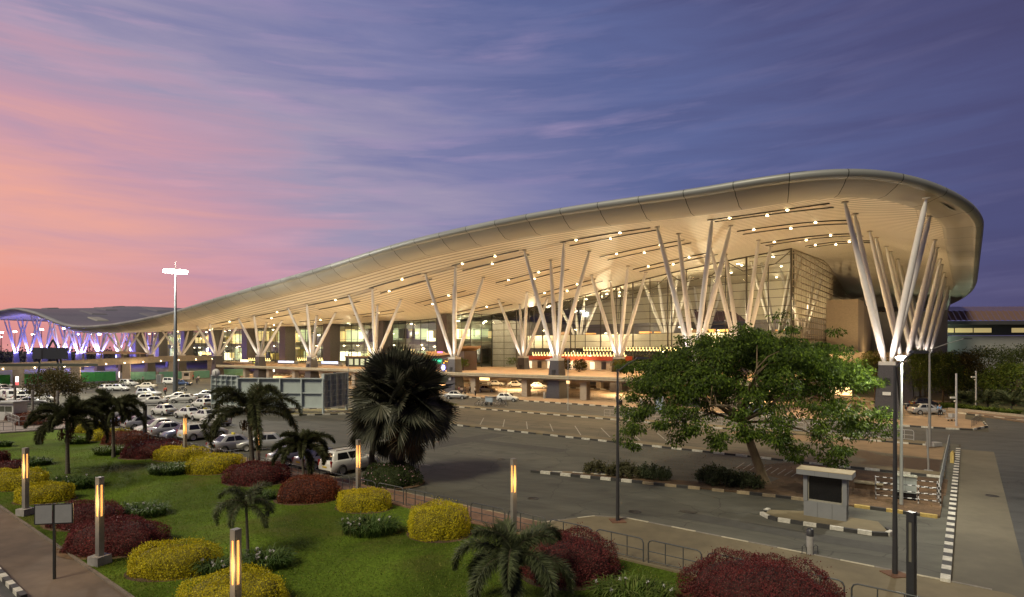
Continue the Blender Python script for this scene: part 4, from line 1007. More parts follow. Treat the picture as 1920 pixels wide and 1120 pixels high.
for (lx, ly, ld), r in limbs:
    e = rel(lx, ly, ld); m1 = fork.lerp(e, .35)+Vector((rnd.uniform(-.3, .3), rnd.uniform(-.3, .3), rnd.uniform(.1, .5))); m2 = fork.lerp(e, .7)+Vector((rnd.uniform(-.4, .4), rnd.uniform(-.4, .4), rnd.uniform(.1, .5)))
    L = MB(); L.sweep([tuple(fork-Vector((0, 0, .25))), tuple(m1), tuple(m2), tuple(e)], [r, r*.75, r*.5, r*.25], 8)
    for _ in range(7):
        s = m1.lerp(e, rnd.random()); f = s+Vector((rnd.uniform(-2, 2), rnd.uniform(-2, 2), rnd.uniform(.0, 1.6))); L.sweep([tuple(s), tuple(s.lerp(f, .5)+Vector((0, 0, .2))), tuple(f)], [r*.35, r*.22, .015], 5); tw.append(f)
    L.build('branch', tbark, th)
cl = []
cxp, cyp = 16.0-bx, 40.2-by
while len(cl) < 560:
    a = rnd.uniform(0, 6.283); r = math.sqrt(rnd.random()); X_ = cxp+math.cos(a)*r*8.3; Y_ = cyp+math.sin(a)*r*7.6
    top = 4.3+6.1*math.sqrt(max(0, 1-r**2.2)); lump_ = .95*math.sin(X_*1.0+1)*math.cos(Y_*1.1)+.4*math.sin(X_*2.3)
    z = top+lump_-abs(rnd.gauss(0, 1.0))*(1.0+.9*(1-r))
    if X_-cxp > 5 and z > 8: continue
    # gaps
    if math.sin(X_*.9+.4)*math.sin(Y_*1.0+1.1)+.6*math.sin(z*1.9+X_*.5) > .55 and rnd.random() < .92: continue
    if z < (4.7 if r < .72 else 3.4): continue
    cl.append((X_, Y_, z, 1.))
for (qx, qy, dd_, s) in ((1190, 800, 37, .8), (1180, 830, 37, .7), (1235, 795, 37, .9), (1268, 815, 37, 1), (1290, 800, 36.5, 1), (1210, 770, 38, .9), (1350, 832, 36, .7), (1345, 815, 36, .8), (1480, 850, 35.5, .8), (1465, 828, 35.5, 1), (1500, 845, 35.5, .8), (1445, 800, 36, .8),
                         (1540, 818, 36, .9), (1530, 800, 36.3, .8), (1565, 865, 36, 1), (1585, 850, 36, 1), (1562, 848, 36, 1), (1600, 790, 37.5, .8), (1625, 800, 38, .6), (1540, 775, 36.5, 1), (1560, 760, 36.5, .9), (1180, 690, 39, .9), (1200, 720, 38, .9), (1215, 735, 38, .9), (1195, 780, 37.5, .7), (1250, 770, 37, .9), (1300, 775, 36, .9), (1462, 812, 36.2, .7)):
    v = rel(qx, qy, dd_)
    for _ in range(3): cl.append((v.x+rnd.gauss(0, .25), v.y+rnd.gauss(0, .4), v.z+rnd.gauss(0, .2), s))
for f in tw[:60]: cl.append((f.x, f.y, f.z, .8))
lf = MB()
for (X_, Y_, z, s) in cl:
    k = 105; R_ = .70*s*rnd.uniform(.7, 1.25)
    o = rdir(k); o *= (nr.random(k)**.4)[:, None]; P = np.array((X_, Y_, z))+o*np.array((R_, R_, R_*.62))
    d = o*np.array((1, 1, .2))+rdir(k)*.35+np.array((0, 0, -.65)); quads(lf, P, d, rdir(k)*.6+np.array((-.35, -.35, .9)), nr.uniform(.12, .28, k), nr.uniform(.034, .066, k), 0, .05)
lf.build('crown', TREE, th)

# generic leafy tree made of clumps
def leafy(label, x, y, zc_, rx, rz, trunk_h, leaf, name='leafy_tree', cat='tree', group=None, n=120, k=40, ls=.2, z0=0., br=.14, e=2., cover=1., ry=None, flat=.5):
    th = thing(name, label, cat, (x, y, z0), 0, group); t = MB(); ry = ry or rx
    t.sweep([(0, 0, -.1), (.05, 0, trunk_h*.6), (0, 0, zc_)], [br*1.3, br, br*.5], 8)
    for _ in range(6):
        a = rnd.uniform(0, 6.28); t.sweep([(0, 0, trunk_h*.9), (math.cos(a)*rx*.35, math.sin(a)*ry*.35, zc_), (math.cos(a)*rx*.75, math.sin(a)*ry*.75, zc_+rz*.4)], [br*.6, br*.4, .02], 6)
    t.build('trunk', tbark, th)
    f = MB()
    for _ in range(n):
        d = rdir(1)[0]; 
        if d[2] < -.75: d[2] = -d[2]
        r = rnd.uniform(.62, 1.)
        c = np.array((d[0]*rx*r, d[1]*ry*r, zc_+d[2]*rz*r)); R_ = rx*.26*rnd.uniform(.7, 1.2)
        o = rdir(k)*(nr.random(k)**.4)[:, None]; P = c+o*R_*np.array((1, 1, .75))
        dr_ = o+rdir(k)*.6+np.array((0, 0, -.2)); quads(f, P, dr_, rdir(k), nr.uniform(.7, 1.3, k)*ls, nr.uniform(.22, .32, k)*ls)
    f.build('crown', leaf, th); return th
OLV = leafm('olive_leaf', (.050, .042, .012), (.085, .065, .016), (.036, .036, .012), .3)
DKG = leafm('dark_tree_leaf', (.028, .042, .011), (.050, .066, .016), (.078, .086, .024), .25)
TOP = leafm('topiary_leaf', (.055, .085, .012), (.092, .13, .018), (.14, .165, .026), .25)
YLG = leafm('yellow_green_leaf', (.09, .10, .014), (.14, .14, .018), (.055, .075, .014), .3)
x, y, _ = G(102, 764); leafy('brown green round tree standing in the car park at the left', x, y, 3.5, 3.7, 2.3, 1.6, OLV, n=170, ls=.28)
x, y, _ = G(70, 770); 
for (lab, px, py, zc_, rx, rz, lf_, nm, n_) in (
    ('round clipped tree with a pale trunk beside the last front column', 1725, 760, 5.2, 3.5, 3.6, TOP, 'topiary_tree', 240),
    ('smaller clipped tree right of the round one, partly behind a lamp post', 1768, 757, 5.1, 2.9, 3.5, TOP, 'topiary_tree', 200),
    ('golden clipped tree peeping out left of the last front column', 1640, 752, 5.4, 2.6, 3.4, YLG, 'topiary_tree', 160)):
    x, y, _ = G(px, py); leafy(lab, x, y, zc_, rx, rz, 2.2, lf_, nm, n=n_, k=44, ls=.24, group='clipped trees by the forecourt')
for (lab, px, d, zc_, rx, rz, lf_) in (
    ('tall dark tree in front of the long low building, highest of the right grove', 1858, 118, 5.4, 5.6, 4.2, DKG),
    ('dark tree at the right edge behind the yellow green one', 1935, 116, 5.2, 5.4, 4.8, DKG),
    ('brownish loose tree between the clipped tree and the camera pole', 1805, 108, 4.4, 4.2, 4.2, OLV),
    ('yellow green leafy tree at the right edge above the low palms', 1905, 92, 4.2, 4.4, 2.6, TOP),
    ('dark broad bush at the foot of the right grove', 1835, 104, 2.2, 4.6, 2.8, DKG),
    ('low dark tree behind the clipped trees near the column', 1785, 124, 4.8, 4.2, 3.6, DKG)):
    leafy(lab, (px-960)/F*d, d, zc_, rx, rz, 1.6, lf_, 'grove_tree', n=150, k=40, ls=.32, group='trees of the right grove')
for (lab, px, py, L) in (('low spreading palm at the right edge under the trees', 1896, 772, 3.6), ('second low palm nearer the white camera pole', 1852, 768, 3.0), ('small pale palm left of the farther camera pole', 1808, 764, 2.2)):
    palm(lab, px, py, .9, px, L, 14, PALMG, .5, name='low_palm', tr=.16, fruit=False, crown_shaft=.3, droops=(.9, 1.5), ups=(.2, 1.2), width=.045, nleaf=30, zb=.2, group='low palms in the planting bed')
for i, (px, py, r_) in enumerate(((1775, 770, 14), (1800, 773, 14), (1830, 777, 15), (1862, 780, 15), (1895, 784, 16))):
    lab = ('yellow green border plant at the left end of the planting bed', 'border plant beside the nearer camera pole', 'border plant at the foot of the farther camera pole', 'border plant under the second low palm', 'border plant at the right edge of the planting bed')[i]
    lilies(lab, px, py-6, r_*1.1, 1.0, LILY, n=220, flowers=0, name='border_plant', group='border plants along the planting bed')
# scrubby bushes on the soil island
SCR = leafm('scrub_leaf', (.060, .066, .028), (.092, .092, .042), (.12, .11, .058), .3)
SCD = leafm('scrub_leaf_dark', (.036, .050, .022), (.056, .072, .032), (.085, .098, .05), .3)
def scrub(label, px, py, rpx, h, lf_, n=60, ratio=.6):
    x, y, _ = G(px, py, .07); rx = rpx/F*y; th = thing('scrub_bush', label, 'bush', (x, y, .06), -.65, 'scrubby bushes on the soil island')
    s = MB(); f = MB()
    for _ in range(n):
        a = rnd.uniform(0, 6.28); r = math.sqrt(rnd.random()); b = Vector((math.cos(a)*r*rx, math.sin(a)*r*rx*ratio, 0)); hh = h*rnd.uniform(.5, 1.05)*(1-.4*r)
        e = b+Vector((rnd.uniform(-.25, .25), rnd.uniform(-.25, .25), hh)); s.sweep([tuple(b), tuple(b.lerp(e, .5)), tuple(e)], [.014, .01, .004], 4)
        k = 46; tt = nr.uniform(.25, 1.0, k); P = np.array(b)+(np.array(e)-np.array(b))*tt[:, None]+nr.normal(size=(k, 3))*.05
        quads(f, P, rdir(k)+np.array((0, 0, .5)), rdir(k), nr.uniform(.10, .19, k), nr.uniform(.025, .045, k))
    s.build('stem', twig, th); f.build('foliage', lf_, th)
scrub('thin dry scrub nearest the tip of the soil island', 1122, 888, 34, 1.05, SCR, 46)
scrub('dry scrub behind the thin lamp post on the soil island', 1168, 893, 34, 1.25, SCR, 70)
scrub('darker scrub right of the thin lamp post on the soil island', 1225, 897, 36, 1.1, SCD, 80)
scrub('broad dark bush at the foot of the shade tree', 1345, 908, 42, 1.5, SCD, 120)
scrub('dark bush touching the trunk of the shade tree', 1392, 913, 34, 1.15, SCD, 90)
# litter of dead leaves and weeds over the soil
dl = MB(); k = 2600; pl_ = nr.random((k, 2)); P = np.array([W(-7+a*22, -52+b*11.5, .085) for a, b in pl_]); quads(dl, P, rdir(k)*np.array((1, 1, .2)), rdir(k)*.3+np.array((0, 0, 1)), nr.uniform(.06, .16, k), nr.uniform(.02, .05, k))
tag(dl.build('fallen_leaves', leafm('dead_leaf', (.10, .06, .03), (.17, .11, .05), (.06, .05, .02), .1)), 'dry fallen leaves and twigs scattered over the bare soil', 'leaves', kind='stuff')
# shrubs on the departures deck
for i, (px, p_, q_, r_) in enumerate(((925, 84, 9, 1.9), (1016, 61, 17, 1.7), (1036, 57, 17, 1.5), (1084, 47.5, 17, 1.9), (1150, 34.5, 17, 2.0))):
    x, y, z = W(p_, q_, DZ); lab = ('round green bush beside the brown kiosk on the deck', 'olive bush right of the inner column before the red kiosk', 'olive bush left of the front column base on the deck', 'yellow green bush beyond the end of the red kiosk', 'bushy shrub right of the inner column with the dark hatch')[i]
    leafy(lab, x, y, 1.5, r_, 1.35, .3, (TOP, OLV, OLV, YLG, TOP)[i], 'deck_bush', 'bush', 'bushes on the departures deck', 60, 34, .26, z, .06)
# planting seen inside the tall glass hall
hp = MB(); k = 5200; P = np.array([W(22+a*72, 38+b*2.2, DZ+.6+c_*1.9) for a, b, c_ in nr.random((k, 3))]); quads(hp, P, rdir(k)+np.array((0, 0, .4)), rdir(k), nr.uniform(.3, .55, k), nr.uniform(.06, .12, k))
tag(hp.build('indoor_planting', TOP), 'row of leafy green indoor plants behind the tall glass front', 'plants', kind='stuff')
# row of low plants in front of the green hoarding
for i in range(12):
    px = 140+i*12.4; x, y, _ = G(px, 731-i*.9); lab_ = 'small dark bush at the foot of the hoardings beyond the taxis'
    f = MB(); k = 150; P = nr.normal(size=(k, 3))*np.array((.55, .5, .4))+np.array((0, 0, .7)); quads(f, P, rdir(k), rdir(k), nr.uniform(.25, .4, k), nr.uniform(.07, .12, k)); o = f.build('low_bush', DKG); o.location = (x, y, 0); tag(o, lab_, 'bush', 'bushes along the hoardings')
# dark wood on the far horizon at the left
fw = MB()
for i in range(150):
    a = R(-46+i*.30); d = rnd.uniform(480, 560); c = np.array((math.sin(a)*d, math.cos(a)*d, rnd.uniform(1, 5))); k = 150; P = c+nr.normal(size=(k, 3))*np.array((7, 6, 3.0)); P[:, 2] = np.abs(P[:, 2]); quads(fw, P, rdir(k), rdir(k), nr.uniform(1, 2.4, k), nr.uniform(.4, .8, k))
for i in range(60):
    a = R(30+i*.35); d = rnd.uniform(480, 560); c = np.array((math.sin(a)*d, math.cos(a)*d, rnd.uniform(1, 5))); k = 150; P = c+nr.normal(size=(k, 3))*np.array((7, 6, 3.0)); P[:, 2] = np.abs(P[:, 2]); quads(fw, P, rdir(k), rdir(k), nr.uniform(1, 2.4, k), nr.uniform(.4, .8, k))
tag(fw.build('far_wood', mat('far_foliage', (.040, .038, .046), .95, var=.3)), 'dark line of distant trees on the horizon', 'trees', kind='stuff')

# ================================================================== CARS
def paint(name, col, metal=.0): return mat(name, col, .28, metal, var=.03, scale=2, coat=.6)
PAINT = dict(white=paint('car_white', (.66, .66, .64)), silver=paint('car_silver', (.44, .45, .46), .35), cream=paint('car_cream', (.62, .58, .48)),
             bluegrey=paint('car_bluegrey', (.16, .18, .26), .3), blue=paint('car_blue', (.04, .07, .16), .2), tan=paint('car_tan', (.50, .38, .24)), black=paint('car_black', (.02, .02, .022)))
carglass = mat('car_glass', (.018, .020, .024), .08, var=.05, spec=.7); tyre_m = mat('tyre', (.018, .018, .018), .85); rim_car = mat('wheel_rim', (.45, .45, .45), .35, .6)
trimm = mat('black_trim', (.02, .02, .02), .6); tail_m = mat('tail_light', (.30, .012, .010), .25); head_m = mat('head_light', (.62, .62, .60), .15, coat=.5)
plate_y = mat('yellow_plate', (.55, .40, .05), .6); plate_w = mat('white_plate', (.7, .7, .68), .6); taxi_m = mat('taxi_sign_yellow', (.60, .52, .06), .5)
KIND = {   # half length, half width, stations (x, belt z), greenhouse (rear base, rear roof, front roof, front base), roof z, wheel x, wheel r
 'sedan': dict(L=2.15, w=.83, st=[(-2.15, .80), (-2.08, .93), (-1.5, 1.0), (-.6, .97), (.5, .93), (1.0, .92), (1.75, .80), (2.05, .66), (2.14, .52)], gh=(-1.62, -.95, .30, 1.12), roof=1.48, wx=(-1.28, 1.32), wr=.31, belt=.93),
 'hatch': dict(L=1.85, w=.81, st=[(-1.85, .75), (-1.80, .98), (-1.4, 1.0), (-.6, .97), (.5, .95), (.95, .93), (1.5, .82), (1.76, .66), (1.84, .52)], gh=(-1.76, -1.35, .22, 1.05), roof=1.5, wx=(-1.18, 1.18), wr=.30, belt=.95),
 'suv': dict(L=2.2, w=.89, st=[(-2.2, .85), (-2.14, 1.08), (-1.6, 1.1), (-.6, 1.08), (.5, 1.05), (.98, 1.04), (1.75, .96), (2.08, .80), (2.18, .6)], gh=(-2.05, -1.82, .28, 1.05), roof=1.70, wx=(-1.34, 1.36), wr=.36, belt=1.05),
 'van': dict(L=1.9, w=.78, st=[(-1.9, .85), (-1.86, 1.05), (-1.4, 1.06), (-.4, 1.05), (.7, 1.03), (1.2, 1.0), (1.6, .92), (1.8, .78), (1.88, .6)], gh=(-1.84, -1.72, .75, 1.5), roof=1.82, wx=(-1.2, 1.2), wr=.30, belt=1.04)}
def car_proto(kind, colour, taxi=False, rack=False):
    K = KIND[kind]; th = thing('parked_car', 'car', 'car'); w_ = K['w']; m = PAINT[colour]; b = MB(); L = K['L']
    ring = []
    for i, (x, z) in enumerate(K['st']):
        e = min(1, (L-abs(x))/.35); wk = w_*(.86+.14*e**.5); zb = .24 if abs(x) < L-.05 else .34; zt = z
        zm = min(zt-.12, .62)
        ring.append([(x, -wk*.90, zb), (x, -wk, zb+.16), (x, -wk*1.01, zm), (x, -wk*.985, zt-.07), (x, -wk*.91, zt), (x, 0, zt+.035), (x, wk*.91, zt), (x, wk*.985, zt-.07), (x, wk*1.01, zm), (x, wk, zb+.16), (x, wk*.90, zb)])
    n = 11; vs = [v for r in ring for v in r]; k = len(ring)
    b.add(vs, [(i*n+j, i*n+(j+1) % n, (i+1)*n+(j+1) % n, (i+1)*n+j) for i in range(k-1) for j in range(n)], 0, True)
    b.add(ring[0], [tuple(range(n))]); b.add(ring[-1], [tuple(range(n-1, -1, -1))])
    rb, rr, fr, fb = K['gh']; zb = K['belt']-.03; zr = K['roof']; wb = w_*.90; wr = w_*.70
    lev = []
    for t in (0, .5, .88, 1.):
        z = zb+(zr-zb)*t; q = .04*math.sin(math.pi*t*.9)
        x0 = rb+(rr-rb)*t-q*.6; x1 = fb+(fr-fb)*t+q*1.2; hw = wb+(wr-wb)*t**1.15+q*.3
        if t == 1.: x0 += .12; x1 -= .16; hw -= .07
        c = .09
        lev.append([(x0, -hw+c, z), (x0+c, -hw, z), (x1-c*1.5, -hw, z), (x1, -hw+c*1.6, z), (x1, hw-c*1.6, z), (x1-c*1.5, hw, z), (x0+c, hw, z), (x0, hw-c, z)])
    vs = [v for r in lev for v in r]; b.add(vs, [(i*8+j, i*8+(j+1) % 8, (i+1)*8+(j+1) % 8, (i+1)*8+j) for i in range(3) for j in range(8)], 0, True)
    b.add(lev[-1], [tuple(range(8))], 0)
    for wx in K['wx']:
        for s in (-1, 1): b.lathe([(0, -s*.16), (K['wr']+.05, -s*.16), (K['wr']+.05, s*.012), (0, s*.012)][::s], (wx, s*w_*1.0, K['wr']+.015), 14, 1, 'y')
    for s, x in ((-1, -L), (1, L)): b.box((x+s*.004, 0, .34), (.05, w_*1.5, .14), 0, 1)
    if rack:
        for s in (-1, 1): b.box(((rr+fr)/2, s*wr*.85, zr+.05), ((fr-rr)*.8, .04, .04), 0, 1)
    body = b.build('body', [m, trimm], th)
    A = np.array(lev[0], float); B2 = np.array(lev[2], float)
    def pane(i0, i1, u0, u1, v0=.10, v1=.97, name='window'):
        q = []
        nrm = None
        for (u, v) in ((u0, v0), (u1, v0), (u1, v1), (u0, v1)):
            lo = A[i0]+(A[i1]-A[i0])*u; hi = B2[i0]+(B2[i1]-B2[i0])*u; md = np.array(lev[1][i0])+(np.array(lev[1][i1])-np.array(lev[1][i0]))*u
            p = lo+(md-lo)*v*2 if v < .5 else md+(hi-md)*(v-.5)*2
            q.append(p)
        nrm = np.cross(q[1]-q[0], q[3]-q[0]); nrm /= np.linalg.norm(nrm)
        lo = A[i0]*.5+A[i1]*.5; ctr = np.array(((fb+rb)/2, 0, zb))
        if np.dot(nrm, lo-ctr) < 0: nrm = -nrm
        mids = []
        for u in (u0, u1): mids.append(np.array(lev[1][i0])+(np.array(lev[1][i1])-np.array(lev[1][i0]))*u)
        q = [q[0], q[1], mids[1], q[2], q[3], mids[0]]; q = [tuple(p+nrm*.014) for p in q]
        MB().add(q, [(0, 1, 2, 5), (5, 2, 3, 4)]).build(name, carglass, th)
    pane(3, 4, .06, .94, name='windscreen'); pane(7, 0, .06, .94, .12, name='rear_window')
    for i0, i1 in ((1, 2), (6, 5)):
        pane(i0, i1, .10, .46, .14, .93, 'side_window'); pane(i0, i1, .50, .86, .14, .93, 'side_window')
    whl = MB().lathe([(0, -.09), (K['wr']-.03, -.10), (K['wr'], -.05), (K['wr'], .05), (K['wr']-.03, .10), (K['wr']*.66, .10)], (0, 0, 0), 16, 0, 'y')
    wh = None
    for wx in K['wx']:
        for s in (-1, 1):
            if wh is None:
                o = wh = whl.build('wheel', tyre_m, th); r_ = MB()
                r_.lathe([(K['wr']*.68, .095), (K['wr']*.62, .075), (K['wr']*.2, .085), (0, .09)], (0, 0, 0), 14, 0, 'y')
                rm = r_.build('rim', rim_car, o)
            else:
                o = wh.copy(); COL.objects.link(o); r2 = rm.copy(); COL.objects.link(r2); r2.parent = o
            o.location = (wx, s*(w_*.93), K['wr']); o.rotation_euler = (0, 0, 0 if s > 0 else math.pi)
    for s in (-1, 1):
        zt = .70 if kind != 'van' else .8
        MB().box((L-.13, s*w_*.70, zt-.06), (.16, .30, .13), -s*.35).build('headlight', head_m, th)
        MB().box((-L+.05, s*w_*.80, K['belt']-.16), (.10, .18, .24 if kind in ('sedan', 'hatch') else .42), s*.25).build('tail_light', tail_m, th)
        MB().box((fb-.28, s*(w_*1.0+.06), K['belt']+.05), (.10, .16, .11), s*.2).build('mirror', m, th)
    MB().box((-L-.012, 0, .62), (.02, .50, .12)).build('number_plate', plate_y if (taxi or rnd.random() < .6) else plate_w, th)
    if taxi: MB().box(((rr+fr)/2+.2, 0, zr+.085), (.16, .46, .15), 0, 0, .8).build('taxi_sign', taxi_m, th)
    return th
PROTO = {}
def car(label, px, py, hx, hy, kind='sedan', colour='white', taxi=False, group='cars in the taxi park', z=0., px_far=None, rack=False, name='parked_car', at=None):
    """px,py: photo point between the wheels; hx,hy: heading on the ground (x right, y away)"""
    key = (kind, colour, taxi, rack)
    x, y, _ = G(px, py, z) if at is None else (at[0], at[1], z)
    rz = math.atan2(hy, hx)
    if key not in PROTO: o = PROTO[key] = car_proto(*key); o.location = (x, y, z); o.rotation_euler = (0, 0, rz)
    else: o = dup(PROTO[key], (x, y, z), rz)
    o.name = name; o['label'] = label; o['category'] = 'van' if kind == 'van' else 'car'; o['group'] = group
    return o
hA = (.62, .78)          # nose in, pointing away from the lawn
for a in (
    ('white hatchback peeping out left of the blue grey car behind the second palm', 222, 786, 'hatch', 'white', 0, hA),
    ('blue grey sedan with a yellow plate right behind the second palm', 243, 796, 'sedan', 'bluegrey', 1, (-.62, -.78)),
    ('silver sedan tail on, third in the row along the lawn railing', 270, 803, 'sedan', 'silver', 0, hA),
    ('white sedan with lettering on its lid between two silver sedans by the railing', 297, 811, 'sedan', 'white', 0, (-.62, -.78)),
    ('silver sedan with bright red tail lamp right of the lettered white sedan', 321, 817, 'sedan', 'silver', 0, hA),
    ('blue grey sedan half hidden by the lit lamp post at the railing', 348, 822, 'sedan', 'bluegrey', 1, (-.62, -.78)),
    ('white off roader with roof rails left of the tallest palm', 381, 823, 'suv', 'white', 0, hA, True),
    ('silver sedan tail on behind the fronds of the tallest palm', 440, 845, 'sedan', 'silver', 1, hA),
    ('silver sedan seen from its side just right of the tallest palm trunk', 494, 843, 'sedan', 'silver', 0, (-.95, -.3)),
    ('silver sedan behind the small palm on the reddish mound', 556, 868, 'sedan', 'silver', 0, hA),
    ('silver sedan between the small palm and the white estate', 606, 874, 'sedan', 'silver', 1, hA),
    ('white estate with roof rails nearest the camera beside the lit lamp', 657, 883, 'suv', 'white', 0, hA, True)):
    car(a[0], a[1], a[2], *a[6], a[3], a[4], bool(a[5]), 'cars parked nose in along the lawn railing', rack=len(a) > 7)
hB = (-.84, .54)
for a in (
    ('white taxi standing alone in the middle of the taxi park, tail to the right', 307, 778, 'sedan', 'white', 0, hB),
    ('white taxi with roof sign in the middle of the three across the lane', 352, 784, 'sedan', 'white', 1, hB),
    ('white taxi with roof sign at the right of the three across the lane', 384, 789, 'sedan', 'white', 1, hB),
    ('pinkish white hatchback behind the right hand taxi of three', 379, 765, 'hatch', 'white', 0, hB),
    ('silver hatchback near the left end of the grey hoarding', 392, 757, 'hatch', 'silver', 0, hB),
    ('white sedan standing in front of the hoarding right of the tallest palm', 532, 775, 'sedan', 'white', 1, (-.7, .7)),
    ('white taxi just left of the tallest palm crown', 404, 798, 'sedan', 'white', 1, hB),
    ('white taxi with roof sign, inner one of the left hand pair nose to nose', 268, 755, 'hatch', 'white', 1, (-.93, -.36)),
    ('white taxi with roof sign, outer one of the left hand pair', 286, 760, 'sedan', 'white', 1, (-.93, -.36)),
    ('white taxi, inner one of the right hand pair with roof signs', 333, 751, 'sedan', 'white', 1, (-.95, -.30)),
    ('white taxi, outer one of the right hand pair with roof signs', 344, 755, 'sedan', 'white', 1, (-.95, -.30)),
    ('silver taxi with roof sign next to the left end of the hoarding', 385, 747, 'sedan', 'silver', 1, (-.97, -.2)),
    ('silver people carrier behind the left hand pair of taxis', 279, 744, 'suv', 'silver', 0, (.99, -.1)),
    ('cream sedan behind the silver people carrier', 274, 729, 'sedan', 'cream', 0, (-.97, -.2)),
    ('white off roader by the row of bushes at the hoardings', 241, 724, 'suv', 'white', 0, (.97, -.2)),
    ('white hatchback half hidden above the crown of the second palm', 226, 733, 'hatch', 'white', 0, (.97, -.2)),
    ('white hatchback behind the crown of the second palm', 204, 733, 'hatch', 'white', 0, (.3, .9)),
    ('dark silver sedan deep behind the second palm', 196, 770, 'sedan', 'silver', 0, (-.95, -.3)),
    ('white van parked sideways by the grey kiosk in the far lane', 320, 721, 'van', 'white', 0, (.99, -.1)),
    ('dark blue sedan beside the tall floodlight mast', 343, 723, 'sedan', 'blue', 0, (.99, -.12))):
    car(a[0], a[1], a[2], *a[6], a[3], a[4], bool(a[5]))
for i, (px, py, kd, cl_, lab, h_) in enumerate((
    (4, 737, 'van', 'white', 'white van cut by the left edge of the photo', (.5, .87)), (13, 743, 'suv', 'silver', 'silver car behind the vans at the left edge', (.5, .87)),
    (20, 749, 'van', 'white', 'white van second from the left edge', (.5, .87)), (32, 750, 'van', 'white', 'white van third from the left edge with dark window', (.5, .87)),
    (44, 745, 'suv', 'white', 'white car behind the lamp left of the brown tree', (.7, .7)), (42, 757, 'sedan', 'white', 'white sedan with red tail lamp in front of the vans', (.7, .7)),
    (57, 762, 'sedan', 'silver', 'silver sedan beside the white guard booth', (.7, .7)), (80, 754, 'sedan', 'white', 'white sedan under the brown tree', (.95, .2)), (58, 750, 'suv', 'white', 'white car left of the brown tree trunk', (.8, .5)))):
    car(lab, px, py, *h_, kd, cl_, False, 'cars at the left edge of the car park')
for (px, py, kd, cl_, tx, lab, h_) in (
    (952, 753, 'hatch', 'white', 0, 'white hatchback driving along the front road before the deck', (.97, -.22)),
    (856, 748, 'sedan', 'silver', 0, 'silver car at the kerb right of the fan palm', (.97, -.2)),
    (930, 724, 'sedan', 'white', 0, 'white sedan under the deck, left of three in the lane', (.97, -.2)),
    (968, 726, 'sedan', 'white', 1, 'white taxi under the deck behind the square pillar', (.97, -.2)),
    (1010, 729, 'sedan', 'white', 1, 'white taxi under the deck left of the front column', (.97, -.2)),
    (913, 736, 'sedan', 'tan', 0, 'tan car in the near lane under the deck', (.97, -.25)),
    (1421, 779, 'suv', 'bluegrey', 0, 'blue grey car on the front road behind the shade tree', (.93, -.35)),
    (1440, 752, 'suv', 'black', 0, 'dark car under the deck behind the shade tree', (.93, -.35)),
    (1737, 777, 'sedan', 'silver', 0, 'silver car passing behind the blue shirted person', (.98, -.1)),
    (1733, 764, 'hatch', 'black', 0, 'dark car beyond the silver car on the curved road', (.98, -.1)),
    (402, 704, 'sedan', 'white', 0, 'white sedan behind the left end of the hoarding', (.97, -.2)),
    (446, 705, 'sedan', 'white', 0, 'white sedan above the hoarding left of the yellow barrier', (.97, -.2))):
    car(lab, px, py, *h_, kd, cl_, bool(tx), 'cars on the roads before the terminal')
rl = ('first', 'second', 'third', 'fourth', 'fifth', 'sixth', 'seventh')
for i in range(7):
    x, y, z = W(158-i*7.2, 22, 0)
    car('white car %s from the left in the row under the deck above the hoarding' % rl[i], 0, 0, .5, .85, 'sedan' if i % 3 else 'hatch', 'white', i % 3 == 1, 'row of cars parked under the deck', at=(x, y))

# lettering on the lid of the white sedan
def text_mesh(body, size, ext=.004, bold=0.):
    c = bpy.data.curves.new('lettering', 'FONT'); c.body = body; c.size = size; c.extrude = ext; c.align_x = 'CENTER'; c.align_y = 'CENTER'; c.offset = bold
    o = bpy.data.objects.new('lettering', c); COL.objects.link(o); dg = bpy.context.evaluated_depsgraph_get(); dg.update()
    me = bpy.data.meshes.new_from_object(o.evaluated_get(dg)); bpy.data.objects.remove(o); bpy.data.curves.remove(c); return me
def text(name, body, size, m, parent, loc, rot, ext=.004, bold=0.):
    me = text_mesh(body, size, ext, bold); me.materials.clear(); me.materials.append(m)
    o = bpy.data.objects.new(name, me); COL.objects.link(o); o.parent = parent; o.location = loc; o.rotation_euler = rot; return o

# ================================================================== LAMPS AND POLES
grey_st = mat('grey_post', (.22, .21, .20), .55, .2, var=.12); conc_b = mat('lamp_foot', (.27, .26, .25), .85, var=.15)
glow = emis('lamp_glow', lin((255, 176, 92)), 1.25); dark_st = mat('dark_pole', (.06, .06, .065), .45, .5); pale_st = mat('pale_pole', (.34, .36, .35), .5, .2); dullglass = mat('unlit_diffuser', (.16, .15, .12), .4)
def garden_lamp(label, px, py, lit_=True, foot=True, side=1, rz=None, h=3.63, zg=.07):
    x, y, _ = G(px, py, zg); th = thing('garden_lamp', label, 'garden lamp', (x, y, zg), math.atan2(y, x)-math.pi/2+.62 if rz is None else rz, 'square garden lamps with light slots')
    b = MB(); w_ = .112
    b.box((0, 0, h*.275), (w_*2, w_*2, h*.55)); b.box((0, 0, h-.16), (w_*2, w_*2, .32))
    for a in (-1, 1):
        for c in (-1, 1): b.box((a*(w_-.034), c*(w_-.034), h*.55+(h-.32-h*.55)/2), (.068, .068, h-.32-h*.55))
    b.build('post', grey_st if lit_ is not None else dark_st, th)
    MB().box((0, 0, h*.55+(h-.32-h*.55)/2), (w_*1.70, w_*1.70, h-.34-h*.55)).build('light_tube', glow if lit_ else dullglass, th)
    if foot: MB().box((0, 0, .17), (.62, .62, .40), 0, 0, .97).build('foot', conc_b, th)
    if lit_: lamp('garden_light', 'POINT', (x, y-.45, h*.72), 55, (1, .62, .25), .25)
    return th
garden_lamp('lit square garden lamp at the left edge, in front of the golden hedges', 48, 966)
garden_lamp('lit square garden lamp with a pale concrete foot by the maroon hedge', 187, 1058)
garden_lamp('nearest lit square garden lamp at the bottom edge', 442, 1222)
